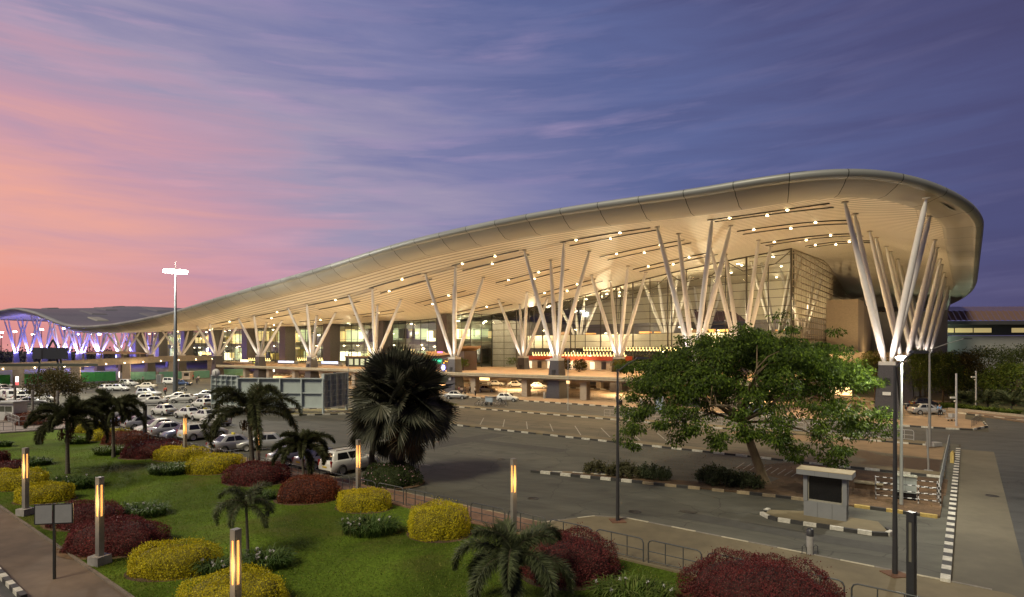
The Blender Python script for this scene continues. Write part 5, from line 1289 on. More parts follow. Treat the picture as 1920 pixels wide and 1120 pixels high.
garden_lamp('lit square garden lamp before the white estate at the railing', 672, 940, foot=False)
garden_lamp('lit square garden lamp at the railing in the middle of the photo', 963, 1000, foot=False)
garden_lamp('lit square garden lamp by the off roader along the railing', 347, 860, foot=False)
garden_lamp('lit square garden lamp just right of the tallest palm trunk', 484, 887, foot=False)
garden_lamp('dark unlit square lamp post at the bottom right by the pavement', 1709, 1168, None, False, rz=.6)
garden_lamp('thin dark unlit lamp left of the off roader at the railing', 272, 832, None, False)
for (px, py, lab) in ((28, 775, 'grey unlit lamp post among the white vans'), (61, 783, 'grey unlit lamp post beside the guard booth'), (108, 786, 'grey unlit lamp post before the brown tree')):
    garden_lamp(lab, px, py, False, False)
def street_lamp(label, px, py, h, arm, rz, m=dark_st, r=.085, lit_=False, base=True, name='street_lamp', head=True, up=.55, zg=.1, top=None):
    x, y, _ = G(px, py, zg); th = thing(name, label, 'street lamp', (x, y, zg), rz, 'tall street lamps')
    MB().sweep([(0, 0, 0), (0, 0, h*.3), (0, 0, h)], [r*1.15, r, r*.62], 12).build('pole', m, th)
    if arm: MB().sweep([(0, 0, h-.12), (arm*.5, 0, h+up*.5), (arm, 0, h+up)], [.045, .04, .035], 6).build('arm', m, th)
    if head:
        hd = MB(); hd.box((arm+.22, 0, h+up+.02), (.75, .26, .10), 0, 0, .8); hd.build('lamp_head', dark_st, th)
        MB().box((arm+.25, 0, h+up-.045), (.42, .2, .03)).build('lamp_lens', emis('white_lamp', (1, .98, .92), 60) if lit_ else dullglass, th)
    if base: MB().box((0, 0, .025), (.75, .75, .06)).build('base_plate', mat('rust_base', (.14, .07, .04), .9, var=.3), th)
    return th
street_lamp('thin dark street lamp standing in the middle of the car park pavement', 1158, 978, 7.9, 1.1, .1)
street_lamp('tall dark street lamp on the right pavement nearest the camera', 1678, 1078, 8.25, .85, .15)
sl = street_lamp('pale greenish pole with a lit white lamp beside the front column', 1690, 946, 8.5, 0, .0, pale_st, .085, True, False, head=False)
MB().sweep([(0, 0, 8.5), (0, 0, 8.62)], [.1, .05], 8).build('cap', dark_st, sl)
MB().lathe([(0, 8.30), (.20, 8.34), (.30, 8.45), (.18, 8.52), (0, 8.55)], (0, 0, 0), 12).build('lamp_globe', emis('white_lamp', (1, .98, .92), 60), sl)
lamp('street_light', 'POINT', (sl.location[0]+.3, sl.location[1]-.5, 8.2), 2200, (1, .95, .8), .12)
street_lamp('grey street lamp with a long arm to the right beside the round tree', 1743, 838, 9.0, 3.0, -.1, grey_st, .12, False, False, up=.9)
street_lamp('slim pole with a small arm before the inner column right of the fan palm', 828, 745, 7.2, 2.6, .2, pale_st, .06, False, False, up=.5)
street_lamp('slim grey lamp pole at the right end of the grey hoarding', 653, 756, 8.2, 2.4, .3, pale_st, .07, False, False, up=.5)
street_lamp('slim plain pole standing before the front column with the dark hatch', 1065, 770, 9.6, 0, 0, pale_st, .06, False, False, head=False)
street_lamp('short slim pole beside the white hatchback on the front road', 949, 763, 3.6, 0, 0, grey_st, .06, False, False, head=False)
# high mast
x, y, _ = G(329, 742); hm = thing('floodlight_mast', 'very tall grey floodlight mast with a ring of lit lamps over the taxi park', 'floodlight mast', (x, y, 0))
H = CH+(HZ-508)/F*y
MB().sweep([(0, 0, 0), (0, 0, H*.4), (0, 0, H+.4)], [.50, .34, .13], 12).build('pole', mat('mast_steel', (.085, .095, .105), .5, .4), hm)
MB().lathe([(1.5, 0), (1.65, .1), (1.5, .2)], (0, 0, H), 16).build('ring', grey_st, hm)
MB().tube((0, 0, H), (0, 0, H+1.9), .05, .02, 5).build('rod', grey_st, hm)
for k in range(8):
    a = k*math.pi/4+.2; MB().box((math.cos(a)*1.75, math.sin(a)*1.75, H-.15), (.7, .7, .42), a).build('floodlight', emis('mast_lamp', (1, .93, .72), 60), hm)
lamp('mast_light', 'POINT', (x-3, y-4, H-1), 46000, (1, .93, .78), .5)
for (px, py, d, lab) in ((3, 624, 480, 'farthest left lit mast beyond the blue columns'), (28, 622, 420, 'lit mast second from the left beyond the blue columns'), (62, 627, 560, 'small faint lit mast between the blue columns'), (78, 618, 330, 'bright lit mast behind the third blue column'), (121, 616, 300, 'brightest lit mast left of the dip of the roof'), (147, 627, 540, 'small lit mast under the dip of the roof'), (168, 627, 450, 'lit mast under the dip of the roof, between white columns'), (186, 627, 540, 'last small lit mast right of the dip of the roof'), (1, 632, 560, 'small lit mast low at the left edge')):
    a = AT(px, py, d); th = thing('distant_mast', lab, 'light mast', (a[0], a[1], 0), 0, 'distant lit masts on the apron')
    MB().tube((0, 0, 0), (0, 0, a[2]), .3, .15, 6).build('pole', dark_st, th); MB().box((0, 0, a[2]), (2.4*d/450, .6, .8*d/450)).build('lamp_head', emis('far_lamp', (1, .92, .75), 25), th)

# camera poles
def camera_pole(label, px, py, h, cz):
    x, y, _ = G(px, py, .14); th = thing('camera_pole', label, 'camera pole', (x, y, .14), 0, 'white posts with security cameras')
    MB().sweep([(0, 0, 0), (0, 0, h)], [.12, .10], 10).build('post', mat('camera_post', (.42, .41, .42), .5, .2), th)
    MB().tube((0, 0, cz), (-.35, -.15, cz), .03, .03, 6).build('arm', pale_st, th)
    MB().box((-.55, -.2, cz+.02), (.62, .2, .2), .15).build('camera', mat('camera_white', (.6, .58, .52), .5), th)
    MB().lathe([(0, -.18), (.1, -.1), (.12, 0), (0, .04)], (-.25, -.1, cz-.35), 8).build('dome_camera', mat('camera_white', (.6, .6, .6)), th)
camera_pole('grey post with two cameras at the corner of the plaza', 1793, 799, 6.1, 3.3)
camera_pole('taller farther post with one camera on the brown pavement', 1830, 769, 5.75, 4.85)

# ================================================================== RAILINGS
railm = mat('railing_grey', (.075, .078, .082), .5, .3); railw = mat('railing_pale', (.42, .42, .42), .5, .2)
def rail_mesh(L, h, m, nb=2, mid=True, r=.028, low=.12):
    b = MB(); c = .18
    pts = [(0, 0, 0), (0, 0, h-c), (c*.3, 0, h-c*.3), (c, 0, h), (L-c, 0, h), (L-c*.3, 0, h-c*.3), (L, 0, h-c), (L, 0, 0)]
    b.sweep(pts, r, 7); b.tube((0, 0, low), (L, 0, low), r*.8, r*.8, 6)
    if mid: b.tube((0, 0, h*.52), (L, 0, h*.52), r*.8, r*.8, 6)
    for k in range(1, nb+1): b.tube((L*k/(nb+1), 0, low), (L*k/(nb+1), 0, h), r*.8, r*.8, 6)
    o = b.build('railing_panel', m); return o
RP = {}
def rails(A, B, L, gap, h, m, label, group, nb=2, z=.1, r=.028, link=True):
    A = Vector(A[:2]); B = Vector(B[:2]); d = (B-A); tot = d.length; d.normalize(); a = math.atan2(d.y, d.x); t = 0; k = 0
    n = int((tot+gap)//(L+gap))
    for k in range(n):
        key = (L, h, m.name, nb, r)
        if key not in RP: o = RP[key] = rail_mesh(L, h, m, nb, True, r)
        else: o = RP[key].copy(); COL.objects.link(o)
        p = A+d*(k*(L+gap)); o.location = (p.x, p.y, z); o.rotation_euler = (0, 0, a); tag(o, label, 'railing', group)
RL = 'grey tubular railing panel with rounded corners between lawn and pavement'
rails(W(64, -68.05), W(-12, -68.05), 2.25, .22, .98, railm, RL, 'railing panels along the lawn', 2, .1)
rails(W(30, -21.4), W(8, -21.4), 2.6, .15, .95, railw, 'pale tubular railing panel along the front road verge', 'railing panels along the front road', 2, .12, .02)
rails(W(8, -21.4), W(-6.4, -21.4), 2.3, .15, 1.0, railw, 'pale tubular railing panel by the damp end of the bays', 'railing panels at the end of the bays', 2, .12, .028)
rails(W(-6.9, -22), W(-6.9, -46.5), 2.3, .15, 1.0, pale_st, 'grey railing panel running beside the black and white kerb', 'railing panels beside the right road', 2, .02)
rails(W(-4, 3.6), W(90, 3.6), 2.4, .2, .95, railm, 'thin dark railing panel between the plaza and the road under the deck', 'railing panels under the deck', 3, .14, .018)
rails(W(-8.6, -5.5), W(-9.6, 3), 2.0, .12, .95, railm, 'railing panel at the end of the plaza by the camera post', 'railing panels at the plaza end', 2, .14, .02)
a, b = G(0, 790), G(34, 799)
rails(G(-6, 783), G(36, 800), 1.9, .1, 1.05, railw, 'pale metal railing panel before the rust hedges of the booth', 'railing panels round the booth', 2, .1, .03)
rails(G(36, 800), G(96, 795), 1.9, .1, 1.05, railw, 'pale metal railing panel at the front of the rust hedges', 'railing panels before the rust hedges', 2, .1, .03)
rails(G(-30, 813), G(128, 804), 2.4, .2, 1.0, railm, 'dark thin railing panel at the far edge of the lawn', 'railing panels at the far lawn edge', 2, .1, .024)
rails(G(55, 778), G(200, 800), 2.4, .2, 1.0, railw, 'pale railing panel behind the leftmost palm', 'railing panels behind the left palms', 3, .05, .024)

# ================================================================== STREET FURNITURE AND SMALL BUILDINGS
alu = mat('aluminium_panel', (.26, .27, .28), .45, .3, var=.06, scale=1.5); alud = mat('aluminium_dark', (.15, .155, .165), .5, .3); tanroof = mat('booth_roof', (.36, .30, .20), .8, var=.12, scale=2)
scr = mat('dark_screen', (.008, .008, .009), .25, var=.3)
bl = W(-1.25, -56.35, .1)
bt = thing('display_booth', 'grey metal booth with a large black screen and a tan slab roof', 'booth', bl, RZU)
# local x runs to the right along the kerb, y away
b = MB(); b.box((1.05, .42, .40), (2.02, .62, .80)); b.build('base_panels', alu, bt)
for x_ in (.70, 1.40): MB().box((x_, .1, .40), (.015, .015, .78)).build('panel_joint', alud, bt)
MB().box((.12, .42, 1.52), (.20, .66, 1.44)).build('side_post', alu, bt); MB().box((1.98, .42, 1.52), (.20, .66, 1.44)).build('side_post', alu, bt)
MB().box((2.085, .42, 1.2), (.015, .30, 2.2)).build('side_door', alud, bt)
MB().box((1.05, .50, 1.50), (1.66, .36, 1.38)).build('screen', scr, bt)
fr_ = MB(); fr_.box((1.05, .29, .84), (1.66, .1, .07)).box((1.05, .29, 2.2), (1.66, .1, .06)).box((.245, .29, 1.5), (.05, .1, 1.38)).box((1.855, .29, 1.5), (.05, .1, 1.38)); fr_.build('screen_frame', mat('screen_frame_metal', (.36, .34, .28), .5, .3), bt)
rf = MB(); rf.box((1.05, .42, 2.36), (2.62, 1.22, .26)); rf.build('roof_fascia', alu, bt); MB().box((1.05, .42, 2.505), (2.64, 1.24, .03)).build('roof_slab', tanroof, bt)
for x_ in (.62, 1.28): MB().box((x_, -.192, 2.36), (.012, .012, .25)).build('fascia_joint', alud, bt)

# bollard with hoops on the corner pavement
c = W(-2.85, -62.75, .12); bo = thing('bollard', 'grey round bollard with a dark cap and wire hoops at its foot', 'bollard', c)
MB().lathe([(.14, 0), (.14, .80), (.13, .82)], (0, 0, 0), 14).build('post', conc_b, bo); MB().lathe([(.15, .80), (.15, 1.06), (.08, 1.12), (0, 1.12)], (0, 0, 0), 14).build('cap', dark_st, bo)
for s in (-1, 1): MB().sweep([(s*.14, 0, 0), (s*.16, 0, .30), (s*.24, 0, .40), (s*.33, 0, .34), (s*.35, 0, 0)], .016, 6).build('hoop', dark_st, bo)

# electric cabinet with striped guard frame
bwm, bwb = mat('guard_white', (.62, .62, .62), .6), mat('guard_black', (.02, .02, .02), .6)
cbx, cby, _ = G(1697, 938); cb = thing('electric_cabinet', 'pale green grey electric cabinet on dark legs inside a striped guard frame', 'cabinet', (cbx, cby, .02), RZU+.12)
MB().box((0, 0, .95), (1.12, .5, .95)).build('case', mat('cabinet_paint', (.28, .31, .30), .5, var=.08), cb); MB().box((0, 0, 1.45), (1.2, .62, .06)).build('top', mat('cabinet_top', (.25, .25, .2), .7), cb)
MB().box((0, 0, .24), (1.08, .46, .46)).build('plinth', scr, cb); MB().box((0, -.256, .95), (.012, .012, .9)).build('door_joint', alud, cb)
def striped(mb, a, b_, r=.028, seg=.2):
    a = Vector(a); b_ = Vector(b_); L = (b_-a).length; k = max(2, round(L/seg))
    for i in range(k): mb.tube(a.lerp(b_, i/k), a.lerp(b_, (i+1)/k), r, r, 6, i % 2)
gx, gy, _ = G(1697, 945); gd = thing('striped_barrier', 'black and white striped pipe barrier standing round the electric cabinet', 'barrier', (cbx, cby, .02), RZU+.12)
X0, X1, Y0, Y1, hh = -1.5, 1.65, -.85, .9, 1.12
for (p, q) in (((X0, Y0), (X1, Y0)), ((X0, Y1), (X1, Y1)), ((X0, Y0), (X0, Y1)), ((X1, Y0), (X1, Y1))):
    m_ = MB()
    for z in (.3, .68, 1.06): striped(m_, (*p, z), (*q, z), .024)
    n_ = 4 if p[1] == q[1] else 3
    for i in range(n_): t_ = i/(n_-1); u_ = (p[0]+(q[0]-p[0])*t_, p[1]+(q[1]-p[1])*t_); striped(m_, (*u_, 0), (*u_, hh), .03, .16)
    m_.build('guard_side', [bwm, bwb], gd)
sx_, sy_, _ = G(1628, 918); o = MB().box((0, 0, .2), (1.5, .7, .42), 0, 1).box((0, 0, .44), (1.62, .8, .07)).build('stone_bench', [mat('slab_top', (.26, .22, .14), .9, var=.2), soil]); o.location = (sx_, sy_, .0); o.rotation_euler = (0, 0, RZU+.1); tag(o, 'low rough concrete slab box on the bare soil left of the striped frame', 'slab')
sx_, sy_, _ = G(1739, 850); 
th = thing('bent_post', 'leaning short grey post on the damp mud', 'post', (*G(1741, 884)[:2], 0)); MB().sweep([(0, 0, 0), (-.03, 0, 1.0), (-.12, 0, 3.1)], [.07, .07, .07], 8).build('shaft', grey_st, th); MB().box((0, 0, .05), (.4, .4, .1)).build('foot', conc_b, th)
o = MB().box((0, 0, .16), (1.2, .8, .34), 0, 0, .95).build('concrete_block', conc_b); o.location = (*G(1751, 838)[:2], .1); o.rotation_euler = (0, 0, .4); tag(o, 'square concrete foot of the long armed street lamp by the railing', 'concrete block')
th = thing('yellow_barrier', 'small yellow plastic barrier leaning by the railing end', 'barrier', (*G(1786, 868)[:2], .02), .8); MB().prism([(-.35, -.12), (.35, -.12), (.3, .12), (-.3, .12)], 0, .8).build('body', yellow, th); MB().box((0, 0, .85), (.4, .1, .14)).build('handle', yellow, th)

# two panel sign seen from its back on the footpath
sgx, sgy, _ = G(102, 1086, .05); sg = thing('footpath_sign', 'two grey sign panels on a thin black post by the footpath', 'sign', (sgx, sgy, .05), .18)
MB().box((0, 0, 1.48), (.08, .08, 2.96)).build('post', bwb, sg)
for s in (-1, 1):
    MB().box((s*.34, -.055, 2.55), (.58, .02, .70)).build('panel', mat('sign_panel_grey', (.26, .265, .28), .6, var=.08), sg)
f_ = MB().box((0, -.03, 2.92), (1.34, .04, .05)).box((0, -.03, 2.18), (1.34, .04, .05)).box((-.65, -.03, 2.55), (.05, .04, .7)).box((.65, -.03, 2.55), (.05, .04, .7)); f_.build('frame', bwb, sg)

# guard booth at the left
gx, gy, _ = G(22, 788); gb_ = thing('guard_booth', 'small white guard booth with a wide window at the left edge', 'booth', (gx, gy, .05), -.12)
bwh = mat('booth_white', (.50, .50, .50), .6, var=.08); wl = MB(); wl.box((0, 0, .55), (2.5, 1.9, 1.1)).box((0, 0, 2.0), (2.5, 1.9, .4)).box((-1.15, 0, 1.45), (.2, 1.9, .75)).box((1.15, 0, 1.45), (.2, 1.9, .75)); wl.build('wall', bwh, gb_)
MB().box((0, -.85, 1.45), (2.1, .06, .72)).build('window', mat('booth_glass', (.08, .085, .07), .15), gb_); MB().box((0, -.89, 1.45), (.05, .05, .72)).build('window_bar', bwh, gb_)
MB().box((0, 0, 2.3), (3.0, 2.4, .2)).build('roof', mat('booth_roof_grey', (.38, .38, .38), .7), gb_)

# grey hoarding of three framed bays seen from the back
def hoarding():
    pts = [G(398, 772), G(446, 776), G(606, 778), G(650, 770)]
    pts = [(a[0], a[1]) for a in pts]
    hd = thing('hoarding', 'big grey steel hoarding with framed back, standing in the car park beyond the palms', 'hoarding', (pts[1][0], pts[1][1], 0))
    hs = mat('hoarding_steel', (.50, .56, .56), .6, .15, var=.07, scale=1); hp_ = mat('hoarding_sheet', (.42, .48, .475), .65, .1, var=.08, scale=.8)
    for i, (za, zb, n_, lat) in enumerate(((1.2, 5.3, 5, True), (1.0, 5.0, 4, False), (.9, 5.6, 4, True))):
        A = Vector((*pts[i], 0)); B = Vector((*pts[i+1], 0)); d = (B-A).normalized(); nr_ = Vector((d.y, -d.x, 0)); L = (B-A).length; mid = (A+B)/2; ang = math.atan2(d.y, d.x)
        MB().box((mid.x-nr_.x*.25, mid.y-nr_.y*.25, (za+zb)/2), (L, .06, zb-za), ang).build('sheet', hp_, hd, world=True)
        fm = MB(); fm.box((mid.x, mid.y, zb), (L, .35, .14), ang); fm.box((mid.x, mid.y, za), (L, .3, .12), ang)
        for k in range(n_+1):
            p = A.lerp(B, k/n_); fm.box((p.x, p.y, zb/2 if not lat or k in (0, n_) else (za+zb)/2), (.16 if not lat else .09, .36, zb if not lat or k in (0, n_) else zb-za), ang)
        rows_ = 6 if lat else 2
        for k in range(1, rows_): z = za+(zb-za)*k/rows_; fm.box((mid.x, mid.y, z), (L, .18, .07 if lat else .12), ang)
        if lat:
            for k in range(n_):
                p = A.lerp(B, k/n_); q = A.lerp(B, (k+1)/n_)
                for r_ in range(0, rows_, 2):
                    z0 = za+(zb-za)*r_/rows_; z1 = za+(zb-za)*(r_+1)/rows_; fm.tube((p.x, p.y, z0), (q.x, q.y, z1), .035, .035, 5)
        fm.build('frame', hs, hd, world=True)
hoarding()

# black advertising box on raking legs at the far left
ax, ay, az_ = AT(92, 662, 128); ad = thing('advertising_box', 'big dark advertising box on raking legs before the blue columns', 'billboard', (ax, ay, 0), .02)
adm = mat('ad_dark', (.016, .017, .024), .5, var=.2); k_ = 128/F
zt, zb_ = CH+(HZ-652)*k_, CH+(HZ-673.5)*k_
MB().box((-20*k_, 1.2, (zt+zb_)/2), (24*k_, 2.4, zt-zb_), .30).build('side_face', mat('ad_side', (.03, .03, .04), .5), ad); MB().box((12*k_, 0, (zt+zb_)/2), (43*k_, .5, zt-zb_)).build('front_face', adm, ad)
lg = MB(); lg.tube((-6*k_, .8, zt), (2*k_, .8, zt+15*k_), .22, .18, 6).tube((10*k_, .8, zt), (2*k_, .8, zt+15*k_), .22, .18, 6); lg.build('top_frame', adm, ad)
for x_, d_ in ((-20, -6), (12, 8), (18, 9)): MB().tube((x_*k_, .5, zb_), ((x_+d_)*k_, .5, 0), .2, .2, 6).build('leg', adm, ad)
o = MB().prism([(-16, -1.5), (16, -1.5), (13, 2), (-16, 2)], 0, .5).build('canopy_slab', mat('dark_green_roof', (.03, .034, .024), .7)); o.location = (*AT(48, 680, 122)[:2], 5.6); tag(o, 'long low dark green canopy below the advertising box', 'canopy')

# flyover ramp at the left with round lamps on its edge
rp = [(-60, 131, 4.6), (-20, 136, 5.0), (131, 150, 5.35), (226, 165, 5.8), (314, 177, 6.35), (398, 190, 6.6)]
RP3 = [((px-960)/F*d, d, z) for px, d, z in rp]
fo = thing('flyover', 'tan concrete ramp on pillars curving in from the left to the deck', 'flyover', (RP3[2][0], RP3[2][1], 0))
fd = MB(); fb_ = MB()
wd = 9.
def offs(i, w_):
    a = Vector(RP3[max(0, i-1)]); b_ = Vector(RP3[min(len(RP3)-1, i+1)]); d = (b_-a); d.z = 0; d.normalize(); return Vector(RP3[i])+Vector((-d.y, d.x, 0))*w_
for i in range(len(RP3)-1):
    for (M_, w0, w1, z0, z1) in ((fd, .35, wd, -.75, 0), (fb_, 0, .35, -.95, .55), (fb_, wd, wd+.35, -.6, .55)):
        q = []
        for dz in (z0, z1):
            for (j, w_) in ((i, w0), (i+1, w0), (i+1, w1), (i, w1)): v = offs(j, w_); q.append((v.x, v.y, v.z+dz))
        M_.add(q, [(3, 2, 1, 0), (4, 5, 6, 7), (0, 1, 5, 4), (1, 2, 6, 5), (2, 3, 7, 6), (3, 0, 4, 7)])
fd.build('deck', [decktop], fo, world=True); fb_.build('parapet', [deckm], fo, world=True)
for (px, d, z) in ((22, 140, 5.0), (131, 151, 5.3), (228, 166, 5.8), (315, 178, 6.3), (-70, 134, 4.6), (388, 190, 6.5)):
    x = (px-960)/F*d; MB().box((x+.6, d+1.2, (z-.8)/2), (1.9, 1.5, z-.8), .5).build('pillar', pil, fo, world=True)
for i in range(14):
    t_ = i/13*(len(RP3)-1-1e-6); j = int(t_); v = offs(j, -.06).lerp(offs(j+1, -.06), t_-j); MB().box((v.x, v.y, v.z-.55), (.28, .12, .22)).build('edge_lamp', emis('edge_lamp_glow', (1, .8, .5), 14), fo, world=True)
for px, d, z in ((60, 146, 5.0), (180, 158, 5.5), (270, 171, 5.9), (350, 184, 6.3)): lamp('ramp_lamp', 'POINT', ((px-960)/F*d, d-3, 4.2), 420, WARM, .4, None)
for px, d, z in ((30, 141, 9.5), (150, 154, 9.5), (270, 171, 10), (360, 186, 10)): lamp('ramp_top_lamp', 'POINT', ((px-960)/F*d+3, d+6, z), 500, WARM, .5, None)
# hipped canopy and hedges on the ramp
cp = thing('shelter', 'brown hipped shelter roof on posts at the top of the ramp', 'shelter', (*AT(215, 670, 196)[:2], 6.0), .3)
r_ = MB(); X_, Y_ = 9.5, 3.5
r_.add([(-X_, -Y_, 1.6), (X_, -Y_, 1.6), (X_, Y_, 1.6), (-X_, Y_, 1.6), (-X_*.45, 0, 2.5), (X_*.45, 0, 2.5)], [(0, 1, 5, 4), (1, 2, 5), (2, 3, 4, 5), (3, 0, 4), (3, 2, 1, 0)]); r_.build('roof', mat('brown_roof', (.22, .125, .07), .7, var=.2), cp)
for x_ in (-8, -3, 3, 8): MB().box((x_, -2.6, .3), (.4, .4, 2.6)).build('post', pil, cp)
# hoarding walls under the ramp
def screen(label, x0, d0, x1, d1, z0, z1, m, n, grp):
    A = Vector(((x0-960)/F*d0, d0, 0)); B = Vector(((x1-960)/F*d1, d1, 0)); L = (B-A).length; mid = (A+B)/2; a = math.atan2((B-A).y, (B-A).x)
    t_ = thing('site_hoarding', label, 'hoarding', (mid.x, mid.y, 0), a, grp); MB().box((0, 0, (z0+z1)/2), (L, .08, z1-z0)).build('sheet', m, t_)
    for i in range(n+1): MB().box((-L/2+L*i/n, -.09, (z0+z1)/2), (.12, .08, z1-z0)).build('post', m, t_)
grn = mat('green_sheet', (.022, .20, .055), .7, var=.12, scale=1.2); teal = mat('teal_sheet', (.13, .30, .22), .7, var=.12, scale=1)
G1 = 'coloured site hoardings under the ramp'
screen('bright green site hoarding at the left edge under the ramp', -20, 142, 19, 144, .4, 2.9, grn, 2, G1)
screen('bright green site hoarding behind the brown tree', 33, 147, 128, 153, .4, 2.9, grn, 5, G1)
screen('bright green site hoarding right of the brown tree', 137, 155, 216, 164, .4, 3.0, grn, 4, G1)
screen('teal patterned site hoarding right of the bright green one', 233, 167, 291, 173, .3, 2.6, teal, 3, G1)
screen('teal site hoarding behind the white van', 298, 175, 392, 186, .2, 2.4, teal, 5, G1)
screen('pale teal hoarding right of the big front column', 418, 196, 462, 199, .2, 2.6, teal, 2, G1)
screen('yellow barrier boards above the grey hoarding', 457, 170, 490, 171, .1, 1.0, mat('yellow_board', (.40, .25, .04), .7), 2, 'yellow boards')
lamp('site_lamp', 'POINT', (*AT(180, 700, 148)[:2], 6), 260, (1, .8, .55), .4); lamp('site_lamp', 'POINT', (*AT(300, 700, 164)[:2], 6), 500, (1, .8, .55), .4)
th = thing('grey_kiosk', 'narrow grey metal kiosk left of the white van', 'kiosk', (*G(300, 719)[:2], 0)); MB().box((0, 0, 1.2), (1.3, 1.1, 2.4)).build('case', alu, th); MB().box((0, -.56, 1.2), (.9, .02, 2.0)).build('door', alud, th)
th = thing('security_hut', 'small pinkish hut with a window beside the far column', 'hut', (*G(351, 711)[:2], 0)); MB().box((0, 0, 1.1), (2.8, 2, 2.2)).build('wall', mat('hut_wall', (.4, .33, .28), .7), th); MB().box((.3, -1.01, 1.4), (1.5, .03, .9)).build('window', scr, th); MB().box((0, 0, 2.28), (3.2, 2.4, .16)).build('roof', mat('hut_roof', (.45, .4, .35), .7), th)
th = thing('direction_sign', 'white arched sign with a dark arrow on top of the hoarding end', 'sign', (*G(405, 776)[:2], 0))
MB().lathe([(0, -.06), (.55, -.06), (.55, .06), (0, .06)], (0, 0, 5.75), 20, 0, 'y').build('disc', mat('sign_white', (.6, .6, .6), .6), th); MB().box((0, -.08, 5.72), (.10, .02, .6)).build('arrow', bwb, th); MB().tube((0, .1, 0), (0, .1, 5.4), .05, .05, 6).build('post', grey_st, th)
for (px, py, h, lab, cl_) in ((16, 734, 3.2, 'white lit sign panel on a pole by the ramp pillar', 'w'),):
    x, y, _ = G(px+16, py); th = thing('lit_sign', lab, 'sign', (x, y, 0)); MB().tube((0, 0, 0), (0, 0, 1.6), .06, .06, 6).build('post', grey_st, th); MB().box((0, 0, 2.6), (.55, .15, 1.2)).build('panel', emis('sign_white_glow', (1, .92, .85), 2.5), th); MB().box((0, 0, 1.7), (.6, .15, .7)).build('red_panel', emis('sign_red_glow', (.8, .12, .12), 1.2), th)
x, y, _ = G(224, 716); th = thing('lit_sign', 'tall thin white light tube on the pillar between the green and teal hoardings', 'sign', (x, y, 0)); MB().box((0, 0, 1.5), (.3, .2, 3)).build('case', pil, th); MB().box((0, -.12, 2.0), (.18, .06, 1.7)).build('tube', emis('sign_white_glow', (1, .92, .85), 2.5), th)

# long low building on the right
rb_ = thing('pier_building', 'long low building with a ribbed maroon roof and a strip of lit windows', 'building', (120, 170, 0))
wl_ = MB(); wl_.box((128, 172, 6.5), (150, 6, 13.0), -.05); wl_.build('wall', mat('pier_wall', (.25, .25, .245), .7, var=.08, scale=.4, world=True, stretch=(1, 1, 2)), rb_, world=True)
rr_ = MB()
ca, sa = math.cos(-.05), math.sin(-.05)
def rbp(u, v, z): return (128+u*ca-v*sa, 172+u*sa+v*ca, z)
for i in range(100):
    u0, u1 = -75+i*1.5, -75+i*1.5+.75
    for (ua, ub, o_) in ((u0, u1, 0), (u1, u1+.75, .14)):
        q = [rbp(ua, -6, 17.2+o_), rbp(ub, -6, 17.2+o_), rbp(ub, -4.0, 20.0+o_), rbp(ua, -4.0, 20.0+o_), rbp(ub, 8, 22.0+o_), rbp(ua, 8, 22.0+o_)]
        rr_.add(q, [(0, 1, 2, 3), (3, 2, 4, 5)])
rr_.build('roof', mat('maroon_roof', (.12, .07, .06), .7, .0, var=.1), rb_, world=True)
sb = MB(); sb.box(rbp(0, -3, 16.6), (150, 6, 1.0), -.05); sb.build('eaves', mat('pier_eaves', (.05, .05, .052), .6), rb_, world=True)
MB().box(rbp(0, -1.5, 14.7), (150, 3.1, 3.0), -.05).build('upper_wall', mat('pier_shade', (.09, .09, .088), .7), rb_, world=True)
for i, (px, w_) in enumerate(((1692, 60), (1784, 26), (1822, 22), (1850, 20), (1877, 46), (1912, 60), (1945, 60))):
    pass
for u in np.arange(-40, 60, 5.2):
    if int(u*1.7) % 5 == 0: continue
    MB().box(rbp(u, -3.02, 14.55), (4.9, .08, 1.3), -.05).build('window', emis('pier_window', lin((225, 200, 135)), .5), rb_, world=True)
for u in np.arange(-42.6, 60, 5.2): MB().box(rbp(u, -3.08, 14.55), (.18, .1, 1.4), -.05).build('window_bar', dark_st, rb_, world=True)
lamp('pier_lamp', 'POINT', (*rbp(-7, -8, 9)[:2], 12), 1400, (.75, 1, .72), .5)

# shops on the departures deck
ck = thing('brown_kiosk', 'brown stone kiosk with an upswept orange roof and a green lit sign on the deck', 'kiosk', W(89, 9.5, DZ), RZU)
kb = mat('kiosk_brown', (.10, .066, .058), .5, var=.15); ko = mat('kiosk_roof', (.46, .28, .14), .6)
MB().add([(-5.2, 0, 0), (5.6, 0, 0), (5.6, 4.5, 0), (-5.2, 4.5, 0), (-5.2, 0, 3.3), (5.6, 0, 4.5), (5.6, 4.5, 4.5), (-5.2, 4.5, 3.3)], [(3, 2, 1, 0), (4, 5, 6, 7), (0, 1, 5, 4), (1, 2, 6, 5), (2, 3, 7, 6), (3, 0, 4, 7)]).build('wall', kb, ck)
rf = MB(); pr = [(-6, 3.9), (-4.8, 3.35), (-2, 3.3), (1.5, 3.6), (4, 4.3), (6.2, 5.2)]
for (xa, za), (xb, zb) in zip(pr, pr[1:]): rf.add([(xa, -.9, za), (xb, -.9, zb), (xb, 5.2, zb), (xa, 5.2, za), (xa, -.9, za+.45), (xb, -.9, zb+.45), (xb, 5.2, zb+.45), (xa, 5.2, za+.45)], [(3, 2, 1, 0), (4, 5, 6, 7), (0, 1, 5, 4), (1, 2, 6, 5), (2, 3, 7, 6), (3, 0, 4, 7)])
rf.build('roof', ko, ck)
sgn = MB().box((-2.9, -.12, 2.05), (3.4, .12, 1.25)).build('sign_board', emis('green_sign', (.004, .13, .055), 1.0), ck)
text('sign_letters', 'OUTPORT', .72, emis('green_letters', (.10, .95, .62), 1.6), sgn, (-2.9, -.20, 2.05), (R(90), 0, 0), .01, .012)
